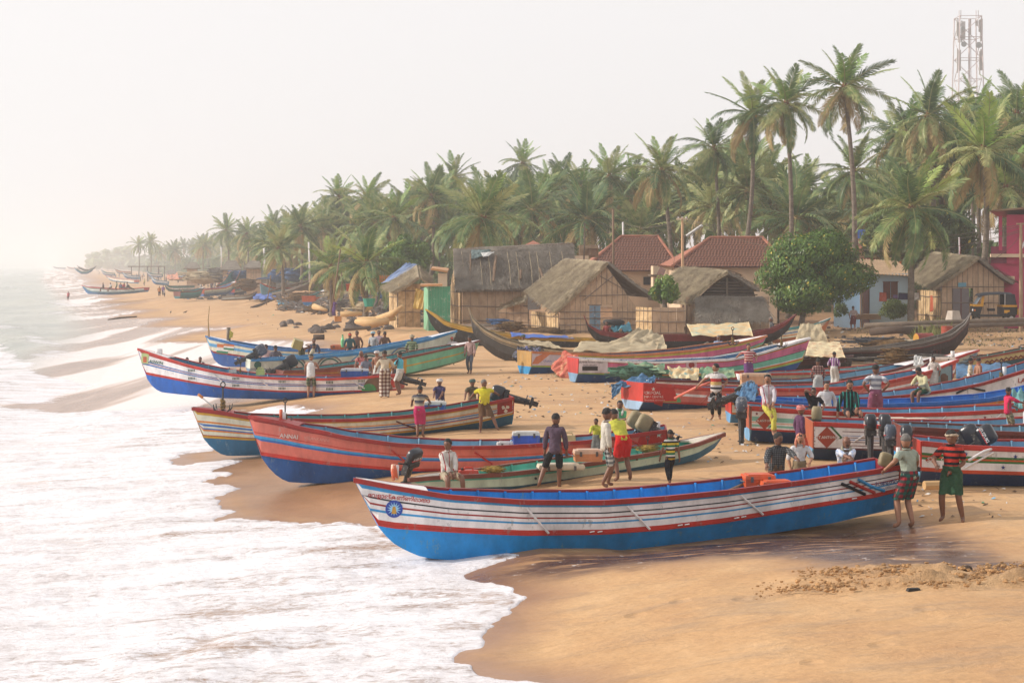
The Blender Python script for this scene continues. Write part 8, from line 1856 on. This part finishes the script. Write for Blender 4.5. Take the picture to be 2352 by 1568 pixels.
def wallbox(x0,x1,ytop,dd,dep,material,nm='wall',zb=None):a,b_=P(x0,ytop,dd),P(x1,ytop,dd);zz=z if zb is None else zb;o=Vector((a.x/dd*dep,dep,0));m=MB();m.add([vz(a,zz),vz(b_,zz),vz(b_,zz)+o,vz(a,zz)+o,a,b_,b_+o,a+o],[(3,2,1,0),(4,5,6,7),(0,1,5,4),(1,2,6,5),(2,3,7,6),(3,0,4,7)]);return m.build(nm,material,t)
wallbox(1998,2093,628,d,5,M_BLUEW);wallbox(1915,1998,640,d+1.6,3.4,M_BLUEW)
m=MB();a,b_=P(1985,628,d-0.5),P(2105,634,d-0.5);c_,e_=a+Vector((0.3,6,1.0)),b_+Vector((0,6,1.0));n=46;vs=[]
for i in range(n+1):
 f=i/n;h=0.04*math.sin(i*math.pi/1.5)
 vs+=[a.lerp(b_,f)+Vector((0,0,h)),c_.lerp(e_,f)+Vector((0,0,h)),a.lerp(b_,f)+Vector((0,0,h-.02)),c_.lerp(e_,f)+Vector((0,0,h-.02))]
m.add(vs,[(4*i,4*i+4,4*i+5,4*i+1)for i in range(n)]+[(4*i+2,4*i+3,4*i+7,4*i+6)for i in range(n)]+[(4*i,4*i+2,4*i+6,4*i+4)for i in range(n)]);m.build('corrugated_roof',mat('asbestos_sheet',(170,142,112),0.9,0.15,2,0.2),t)
win=None
for k,(x0,x1)in enumerate(((2029,2045),(2046.5,2062))):m=MB();m.slab([P(x0,648,d-0.05),P(x1,648,d-0.05),P(x1,685,d-0.05),P(x0,685,d-0.05)],0.04);m.build('window_shutter',M_BROWN,t)
m=MB();m.box(P(2045.5,647,d-0.06),(1.02,0.06,0.05));m.box(P(2045.5,686,d-0.06),(1.02,0.06,0.05));m.build('window_frame',M_BROWN,t);m=MB();m.slab([P(1982,660,d+1.5),P(1997,660,d+1.5),vz(P(1997,0,d+1.5),z+.3),vz(P(1982,0,d+1.5),z+.3)],0.05);m.build('door',M_BROWN,t)
for x in(1977,1981):m=MB();m.tube([vz(P(x,0,d-0.8),z),P(x,655,d-0.8)],0.05,6);m.build('porch_post',M_CONC,t)
m=MB();m.box(P(1992,727,d-0.6)+Vector((0,0,0)),(1.6,0.8,0.34));m.build('door_step',M_CONC,t)
pole('clothes_line','clothes line strung before the blue house',[P(2018,671,110),P(2060,677,109.5),P(2110,671,109)],0.008,M_DARK,'clothes line',n=4)
for lab,x0,x1,y0,y1,c in(('coral shirt on the clothes line',2020,2036,671,692,(206,110,90)),('purple and white garment on the line',2052,2062,676,685,(120,96,140)),('navy garments bunched on the line',2064,2088,672,688,(46,44,84)),('black garment between the navy and white washing',2076,2086,678,687,(40,42,50)),('large white towel on the clothes line',2087,2111,671,689,(204,198,192))):
 cloth_sheet('washing',lab,[(x0,y0,109.6),(x1,y0+1,109.5),(x1+1,y1,109.5),(x0-1,y1,109.6)],plain('wash_%d_%d_%d'%c,c),'washing',0.04,nu=12,nv=10,seed=x0,group='washing on the line')
d=108;t=thing('thatched_hut','gabled thatched hut with grey double door behind the auto rickshaw','hut',vz(P(2230,0,d),ground(28,d)),0);z=ground(28,d)-0.1
ap=P(2242,595,d);le=P(2158,668,d);re=P(2306,652,d);ap2=P(2148,583,d+6);le2=P(2101,640,d+5.4)
mat_wall(t,vz(P(2163,0,d),z),vz(P(2306,0,d),z),P(0,648,d).z,z,M_MAT,0.30,battens=3,seed=11,gable=(0.55,ap.z-0.1),door=(0.17,0.47,P(0,662,d).z));mat_wall(t,vz(P(2108,0,d+5),z),vz(P(2163,0,d),z),P(0,668,d).z,z,M_MATL,0.45,battens=2,seed=12)
for k,(x0,x1)in enumerate(((2189,2206),(2209,2226))):m=MB();m.slab([P(x0,663,d-0.06),P(x1,663,d-0.06),vz(P(x1,0,d-0.06),z+.15),vz(P(x0,0,d-0.06),z+.15)],0.05);m.build('door_leaf',M_DOORG,t)
m=MB();m.slab([P(2206,663,d-0.05),P(2209,663,d-0.05),vz(P(2209,0,d-0.05),z+.15),vz(P(2206,0,d-0.05),z+.15)],0.05);m.build('door_post',M_BROWN,t)
thatch(t,'thatch_slope',ap+Vector((0.1,-0.5,0)),ap2,le2,le+Vector((-0.5,-0.5,0.0)),0.18,M_THT,4500,rr,seed=12);thatch(t,'thatch_slope',ap2,ap+Vector((0,-0.5,0)),P(2326,654,d-0.5),P(2326,654,d+5.5),0.18,M_THG,1200,rr,seed=13)
m=MB();m.box(P(2210,608+146-100,d-0.12),(0.5,0.06,0.26));m.build('blue_meter_box',PT((96,150,170)),t);m=MB();m.slab([P(2137,678,d+1.8),P(2148,680,d+1.4),P(2146,712,d+1.4),P(2136,716,d+1.8)],0.04);m.build('orange_board',PT((196,90,50)),t)
d=112;t=thing('pink_house','tall crimson pink concrete house at the right edge','house',vz(P(2330,0,d),ground(30,d)),0);z=ground(30,d)-0.1
wallbox(2275,2420,604,d+1.5,8,M_PINK);wallbox(2312,2420,493,d+1.3,8,M_PINK,'upper_wall',P(0,606,d).z);wallbox(2294,2302,496,d+1.3,0.3,M_PINK,'corner_column',P(0,575,d).z)
wallbox(2276,2312,566,d+1.4,0.25,mat('faded_pink_plaster',(130,58,80),0.85,0.1,1,0.1),'parapet',P(0,604,d).z);m=MB();a,b_=P(2276,587,d+1.2),P(2420,587,d+1.2);m.box((a+b_)/2,(b_.x-a.x,0.4,0.22));m.build('cornice',M_CREAM,t)
m=MB();m.slab([P(2273,486,d+1.0),P(2420,474,d-0.4),P(2440,492,d+9),P(2296,500,d+9)],0.1,0,(0,0,1));m.build('roof_slab',M_CONC,t);m=MB();a,b_=P(2288,612+28,d+0.9),P(2326,612+28,d+0.9);m.box((a+b_)/2,(b_.x-a.x,0.9,0.32));m.build('sunshade',M_CREAM,t)
m=MB();m.tube([vz(P(2273,0,d+1.2),z),P(2273,590,d+1.2)],0.06,6);m.build('drain_pipe',M_BROWN,t)
d=110;t=thing('green_shed','small green boarded shed with a tile edge beside the big hut','shed',vz(P(1003,0,d),ground(-3,d)),0);z=ground(-3,d)-0.1
for k in range(8):x0=985+k*6.2;m=MB();p0,p1=P(x0,658,d),P(x0+6.0,657,d);m.box(((p0.x+p1.x)/2,d+0.02*(k%2),(p0.z+z)/2),(p1.x-p0.x,0.05,p0.z-z));m.build('board',M_GRNW,t)
m=MB();p=P(972,660,d+1);m.slab([vz(P(985,0,d),z),vz(P(975,0,d+2),z),P(975,661,d+2),P(985,658,d)],0.05,0,(-1,0,0));m.build('side_wall',PT((130,190,150)),t)
for k in range(14):m=MB();x0=967+k*3.6;m.tube([P(x0,656-k*0.1,d-0.3),P(x0+1,653,d+0.8)],0.07,6);m.build('edge_tile',PT((206,150,96)),t)
t=thing('tiled_shelter','little cream box with tile strip above the green shed','shed',vz(P(1014,0,d+3),ground(-3,d+3)),0);wallbox(1006,1027,628,d+3,1.5,M_CREAM,zb=z)
for k in range(11):m=MB();x0=992+k*3.4;m.tube([P(x0,618+k*0.6,d+2.6),P(x0+3,614+k*0.4,d+4)],0.08,6);m.build('roof_tile',PT((206,150,96)),t)
d=116;t=thing('thatched_hut','small ochre hut with drooping thatch left of the green shed','hut',vz(P(925,0,d),ground(-7,d)),0);z=ground(-7,d)-0.1
mat_wall(t,vz(P(895,0,d+3),z),vz(P(914,0,d),z),P(0,670,d).z,z,M_MATL,0.4,battens=2,seed=21);mat_wall(t,vz(P(914,0,d),z),vz(P(966,0,d+0.4),z),P(0,652,d).z,z,M_MATL,0.4,battens=2,seed=22)
thatch(t,'thatch_slope',P(960,612,d+2.5),P(965,640,d-0.5),P(905,676,d-0.5),P(880,664,d+2.5),0.15,M_THT,900,rr,seed=23);thatch(t,'thatch_slope',P(965,640,d-0.5),P(960,612,d+2.5),P(985,640,d+2.5),P(990,655,d-0.3),0.12,M_THT,300,rr,seed=24)
cloth_sheet('tarpaulin','pale blue tarpaulin over the small ochre hut roof',[(934,604,d+4.5),(962,606,d+4),(905,642,d+2.6),(876,652,d+3.4)],mat('pale_blue_sheet',(120,140,176),0.6,0.15,1,0.4),folds=0.1,group=G_,seed=61);cloth_sheet('tarpaulin','yellow sheet hanging on the small hut by the child',[(956,662,d-1),(974,668,d-1),(972,712,d-1.4),(948,708,d-1.2)],PT((206,170,80)),folds=0.1,group=G_,seed=62)
t=thing('wooden_railing','small wooden railing behind the small hut','railing',vz(P(882,0,122),ground(-8,122)),0)
for k in range(5):m=MB();m.tube([P(873+k*5,632,122),P(873+k*5,648,122)],0.05,5);m.build('baluster',PT((190,120,60)),t)
for y in(637,646):m=MB();m.tube([P(872,y,122),P(895,y,122)],0.04,5);m.build('rail',PT((190,120,60)),t)
def far_hut(label,x0,x1,yr,ye,yb,d,lit):
 t=thing('thatched_hut',label,'hut',vz(P((x0+x1)/2,0,d),ground(P((x0+x1)/2,0,d).x,d)),0);z=ground(P((x0+x1)/2,0,d).x,d)-0.2;w=x1-x0
 A,B,Cc,D_=P(x0+w*0.3,yr,d+4),P(x1-w*0.2,yr,d+4),P(x1+3,ye,d-0.5),P(x0-3,ye,d-0.5);thatch(t,'thatch_slope',A,B,Cc,D_,0.2,M_THG,200,rr,seed=int(x0));thatch(t,'thatch_slope',B,A,P(x0-3,ye,d+8),P(x1+3,ye,d+8),0.2,M_THG,10,rr,seed=int(x1))
 m=MB();m.slab([A,D_,P(x0-3,ye,d+8)],0.1,0,(-1,0,.3));m.build('thatch_gable',M_THT if lit else M_THG,t);m=MB();m.slab([B,Cc,P(x1+3,ye,d+8)],0.1,0,(1,0,.3));m.build('thatch_gable',M_THG,t)  # lit swaps in the golden thatch to paint sunlight on the left gable
 mat_wall(t,vz(P(x0+4,0,d),z),vz(P(x1-4,0,d),z),P(0,ye-2,d).z,z,M_MAT,1.2,battens=2,seed=int(x0));return t
far_hut('far thatched hut with a bright lit gable',562,604,602,618,640,250,True);far_hut('far brown thatched hut left of the bright gabled one',508,552,601,622,640,265,False);far_hut('hazy low hut farthest left under the palms',425,458,604,618,636,340,False)
t=thing('open_shed','open sided post shed with flat roof on the far beach','shed',G(334,648),0)
for x,dy in((302,0),(332,4),(364,0),(368,6)):g=G(x,647);g.y+=dy;m=MB();m.tube([g,vz(g,P(0,613,g.y).z)],0.14,5);m.build('post',M_DWOOD,t)
m=MB();g=G(333,647);m.box(vz(g+Vector((0,2,0)),P(0,612,g.y).z),(9.2,6,0.3));m.build('roof',M_GLOG,t)
t=thing('utility_pole','cream concrete pole with cross arm before the right tiled roof','pole',vz(P(1568,0,116),ground(11,116)),0);z=ground(11,116)
m=MB();m.tube([vz(P(1569,0,116),z),P(1567,500,116)],[0.105,0.08],6);m.build('shaft',mat('cream_pole',(206,164,126),0.8,0.08,1.5,0.1),t);m=MB();m.box(P(1567,503,116),(0.75,0.12,0.12));m.build('cross_arm',M_CREAM,t)
for dx in(-9,0,9):m=MB();m.tube([P(1567+dx,502,116),P(1567+dx,498,116)],0.05,6);m.build('insulator',PT('white'),t)
m=MB();m.tube([P(1570,543,116),P(1577,540,115.8)],0.05,5);m.build('lamp_arm',M_GLOG,t);m=MB();m.tube([P(1577,542,115.8),P(1613,517,115.4)],0.10,6);m.build('tube_lamp',PT((206,206,204)),t)
t=thing('utility_pole','stained concrete pole in front of the pink house','pole',vz(P(2345,0,104),ground(30,104)),0)
m=MB();m.tube([vz(P(2345,0,104),ground(30,104)),P(2345,512,104)],[0.13,0.09],6);m.build('shaft',M_CONC,t);m=MB();m.box(P(2345,514,104),(0.5,0.1,0.1));m.build('cross_arm',M_CONC,t);m=MB();m.tube([P(2346,570,104),P(2360,545,104)],0.08,6);m.build('tube_lamp',PT('white'),t)
for lab,x0,y0,x1,y1,d,r,mt in(('rough wooden mast in front of the left tiled roof',1408,700,1408,480,110,0.075,M_WOOD),('thin grey pole behind the big hut end',1340,620,1343,512,126,0.06,M_GLOG),('white pole standing in the grove above the left roof',1431,600,1431,510,150,0.09,PT('white')),('thin white pole at the left of the low palms',711,648,709,556,185,0.09,PT('white')),('white pole beside the far bright hut',608,628,606,568,250,0.14,PT('white')),('tall leaning stick on the sand bank by the woman in purple',760,716,782,572,118,0.05,M_WOOD),('thin stick standing left of the far fish heap',612,700,622,632,165,0.05,M_WOOD),('short stake right of the leaning stick',778,650,777,612,150,0.06,M_WOOD),('stake behind the rubble crate',785,668,784,622,140,0.06,M_WOOD),('thin pole right of the chimney pipe behind the round tree',1758,620,1766,512,150,0.06,PT('white')),('second thin pole behind the round tree',1795,620,1802,560,150,0.06,M_GLOG),('far white lamp mast in the haze',508,620,508,566,400,0.15,PT('white')),('white pole between palms near the plume palm',2203,600,2203,545,120,0.05,PT('white')),('pale pipe rising behind the round tree',1874,600,1874,535,118,0.14,M_CREAM)):
 pole('pole',lab,[P(x0,y0,d),P((x0+x1)/2+1,(y0+y1)/2,d),P(x1,y1,d)],r,mt,'pole','poles and stakes of the village')
def wire(lab,x0,y0,d0,x1,y1,d1,sag):
 a,b_=P(x0,y0,d0),P(x1,y1,d1);pole('overhead_wire',lab,[a.lerp(b_,k/14)-Vector((0,0,sag*4*(k/14)*(1-k/14)))for k in range(15)],0.014,mat('wire',(110,100,84),0.6,0.1,3,0),'wire','overhead wires',4)
wire('upper wire between the cream pole and the pink house pole',1572,502,116,2345,516,104,1.2);wire('second wire between the cream pole and the pink house pole',1567,502,116,2345,520,104,1.5);wire('lowest wire between the cream pole and the pink house pole',1562,503,116,2345,528,104,2.0)
wire('upper wire from the cream pole to the grove pole',1562,502,116,1431,512,150,0.5);wire('lower wire from the cream pole to the grove pole',1562,506,116,1431,525,150,0.9);wire('slack wire from the wooden mast to the left roof',1409,552,110,1478,590,131,0.9);wire('guy wire from the cream pole down to the left roof',1566,510,116,1540,640,118,0.0);wire('wire running down to the right hut',2345,540,104,2240,600,108,0.5);wire('long low wire passing in front of the broadleaf trees',1900,560,120,2345,532,104,0.8)
d=250;t=thing('telecom_tower','pale lattice telecom tower with antennas above the palms','tower',vz(P(2222,0,d),ground(60,d)),0);M_TW=mat('tower_steel',(204,190,188),0.6,0.1,1,0);M_TWW=mat('antenna_white',(200,196,192),0.6,0.08,1,0)
zb,zt=ground(60,d),P(0,40,d).z;cx=P(2223,0,d).x;hw=1.55
def corner(k,z):s=1+0.9*max(0,1-(z-zb)/(zt-zb)*1.4);return Vector((cx+hw*s*(1 if k in(0,3)else-1),d+hw*s*(1 if k>1 else-1),z))
for k in range(4):m=MB();m.tube([corner(k,zb),corner(k,(zb+zt)/2),corner(k,zt)],0.09,5);m.build('corner_leg',M_TW,t)
nb=13
for i in range(nb):
 z0,z1=zb+(zt-zb)*i/nb,zb+(zt-zb)*(i+1)/nb
 for k in range(4):
  m=MB();m.tube([corner(k,z0 if i%2 else z1),corner((k+1)%4,z1 if i%2 else z0)],0.05,4);m.build('diagonal_brace',M_TW,t)
  m=MB();m.tube([corner(k,z1),corner((k+1)%4,z1)],0.045,4);m.build('horizontal_brace',M_TW,t)
for x,y0,y1,dx in((2198,42,84,0),(2203,52,98,1),(2209,48,98,0),(2214,50,90,1),(2249,46,74,0),(2254,44,95,1),(2199,112,168,0),(2204,115,163,1),(2254,114,162,1),(2250,118,172,0),(2243,48,60,1),(2228,44,80,0)):
 m=MB();a,b_=P(x,y0,d-1.2),P(x,y1,d-1.2);m.box((a+b_)/2,(0.34 if dx else 0.14,0.25,abs(a.z-b_.z)));m.build('panel_antenna',M_TWW,t)
for x,y,r in((2214,102,0.4),(2248,104,0.45),(2212,66,0.3)):m=MB();p=P(x,y,d-1.8);m.tube([p,p+Vector((0,0.4,0))],[r,r*0.6],12,up=(0,0,1));m.build('dish_antenna',mat('dish_grey',(176,176,174),0.6,0.1,1,0),t)
for x in(2203,2207,2242,2247):m=MB();m.tube([P(x,41,d-1),P(x,24,d-1)],0.05,4);m.build('lightning_rod',M_TW,t)
m=MB();m.tube([P(2226,44,d-1.3),P(2226,280,d-1.3)],0.12,4);m.tube([P(2230,44,d-1.3),P(2230,280,d-1.3)],0.05,4)
m.build('cable_run',M_TW,t)
d=105;gx=P(2280,0,d);gz=ground(gx.x,d);gz=P(0,738,d).z;S_=101/F*d/2.7
t=thing('auto_rickshaw','black and yellow three wheeled auto rickshaw parked by the pink house','auto rickshaw',(gx.x,d,gz),0);M_AB=mat('rickshaw_black',(26,28,30),0.35,0.1,3,0.05);M_AY=mat('rickshaw_yellow',(206,150,34),0.4,0.08,3,0.05);M_CAN=mat('canopy_vinyl',(44,48,56),0.6,0.1,3,0.2);M_GL=mat('windscreen',(150,164,176),0.1,0.05,2,0)
def RB(fn,nm,mt,par=None):m=MB();fn(m);m.v=[tuple(Vector(v)*S_)for v in m.v];me=m.mesh(nm,mt);return add_obj(nm,me,par or t)
def side(m,pts,y0,y1):m.slab([Vector((x,y0,z))for x,z in pts],y1-y0,0,(0,1,0))
RB(lambda m:side(m,[(-1.28,0.95),(-1.30,0.55),(-1.15,0.25),(-0.95,0.22),(-0.72,0.9),(-0.75,1.0)],-0.42,0.42),'front_apron',M_AB)
RB(lambda m:side(m,[(-1.28,1.06),(-1.26,0.92),(-0.7,0.92),(-0.62,1.62),(-0.74,1.62),(-0.86,1.06)],-0.46,-0.40),'front_pillar',M_AY);RB(lambda m:side(m,[(-1.28,1.06),(-1.26,0.92),(-0.7,0.92),(-0.62,1.62),(-0.74,1.62),(-0.86,1.06)],0.40,0.46),'front_pillar',M_AY)
RB(lambda m:m.slab([Vector((-1.10,-0.4,1.06)),Vector((-1.10,0.4,1.06)),Vector((-0.76,0.4,1.62)),Vector((-0.76,-0.4,1.62))],0.02),'windscreen',M_GL);RB(lambda m:side(m,[(-1.26,1.0),(-1.28,0.94),(-0.7,0.94),(-0.7,1.06),(-1.05,1.08)],-0.44,0.44),'dashboard_panel',M_AY)
RB(lambda m:side(m,[(-1.0,0.30),(1.25,0.30),(1.25,0.42),(-1.0,0.42)],-0.58,0.58),'floor',M_AB);RB(lambda m:side(m,[(0.45,0.42),(1.32,0.42),(1.36,0.95),(0.45,0.95)],-0.62,0.62),'rear_body',M_AB);RB(lambda m:side(m,[(0.44,0.90),(1.33,0.90),(1.33,1.02),(0.44,1.02)],-0.63,0.63),'yellow_band',M_AY)
RB(lambda m:side(m,[(1.26,0.42),(1.40,0.42),(1.42,0.78),(1.30,0.78)],-0.62,0.62),'rear_bumper',M_AY)
def canopy(m):
 N=12;prof=[(-1.0,1.60),(-0.9,1.72),(-0.4,1.80),(0.4,1.82),(1.0,1.78),(1.2,1.66),(1.3,1.02)]
 vs=[]
 for x,z in prof:
  for k in range(9):a=-1+2*k/8;vs.append((x,a*0.64,z-0.14*abs(a)**3 if z>1.1 else z))
 m.add(vs,[(i*9+k,i*9+k+1,(i+1)*9+k+1,(i+1)*9+k)for i in range(len(prof)-1)for k in range(8)]);n0=len(vs);m.add([(a,b_*0.97,c-0.03)for a,b_,c in vs],[(i*9+k,(i+1)*9+k,(i+1)*9+k+1,i*9+k+1)for i in range(len(prof)-1)for k in range(8)])
RB(canopy,'canopy',M_CAN)
for y in(-0.63,0.60):RB(lambda m:side(m,[(0.62,1.02),(1.28,1.02),(1.18,1.68),(0.62,1.70)],y,y+0.03),'side_curtain',M_CAN);RB(lambda m:m.tube([(0.58,y+.01,1.02),(0.58,y+.01,1.7)],0.022,6),'rear_post',PT('white'))
RB(lambda m:m.box((0.85,0,0.68),(0.5,1.1,0.2)),'passenger_seat',M_AB);RB(lambda m:m.box((-0.1,0,0.72),(0.35,0.5,0.16)),'driver_seat',M_AB);RB(lambda m:m.tube([(-0.75,0,0.6),(-0.62,0,1.05),(-0.6,-0.25,1.1),(-0.55,-0.35,1.05)],0.025,6),'handlebar',M_DARK)
RB(lambda m:m.ball((-1.27,-0.28,0.70),(0.07,0.09,0.08)),'headlight',PT('white'));RB(lambda m:m.ball((-1.20,-0.40,0.70),(0.05,0.06,0.07)),'indicator',PT((220,120,40)))
RB(lambda m:m.box((0.70,-0.632,0.62),(0.34,0.01,0.18)),'number_plate',M_AY)
for x,y,nm in((-1.0,0,'f'),(0.98,-0.55,'r'),(0.98,0.55,'r')):
 w=RB(lambda m:m.tube([(x,y-0.05,0.23),(x,y+0.05,0.23)],0.235,18,up=(0,0,1)),'wheel',mat('rubber',(40,38,38)));RB(lambda m:m.tube([(x,y-0.062,0.23),(x,y-0.052,0.23)],0.12,12,up=(0,0,1)),'hub_cap',M_METAL,w)
RB(lambda m:side(m,[(0.66,0.42),(0.72,0.56),(0.88,0.62),(1.08,0.62),(1.24,0.56),(1.3,0.42)],-0.67,-0.61),'wheel_arch',M_AB)
t=thing('brick_red_wall','low dark red wall behind the blue house roof','wall',vz(P(1985,0,126),ground(26,126)),0);d=126;z=ground(26,126);wallbox(1940,2010,592,d,0.25,mat('red_wall',(120,56,44),0.9,0.15,2,0.2),'wall',z);wallbox(2014,2070,600,d+2,0.25,mat('ochre_wall',(190,116,60),0.9,0.15,2,0.2),'side_wall',z)
t=thing('tiled_house','hidden house with broken tile edge and blue sheet behind the tallest palm','house',vz(P(1960,0,135),ground(26,135)),0);m=MB();m.slab([P(1940,560,135),P(1975,548,137),P(1990,562,133),P(1950,585,133)],0.1);m.build('roof',M_RIDGE,t);wallbox(1945,1985,562,136,3,M_CREAM,zb=z);m=MB();m.slab([P(1966,528,136),P(1988,527,136),P(1985,546,135.5),P(1968,548,135.5)],0.03);m.build('blue_sheet',mat('bright_blue_sheet',(60,100,180)),t)
for i in range(26):
 x,y=rr.uniform(1905,1935)if i<4 else rr.uniform(640,880),rr.uniform(742,748)if i<4 else rr.uniform(664,700);g=G(x,y);a=rr.uniform(-0.4,0.4);L=rr.uniform(1.0,2.6)
 tag(pole('plank','loose plank lying in the rubble heap',[g+Vector((0,0,0.2)),g+Vector((L*math.cos(a),L*math.sin(a),rr.uniform(0.1,0.9)))],0.07,M_WOOD if i%2 else M_GLOG,'plank',None,5),None,None,'loose planks in the rubble')
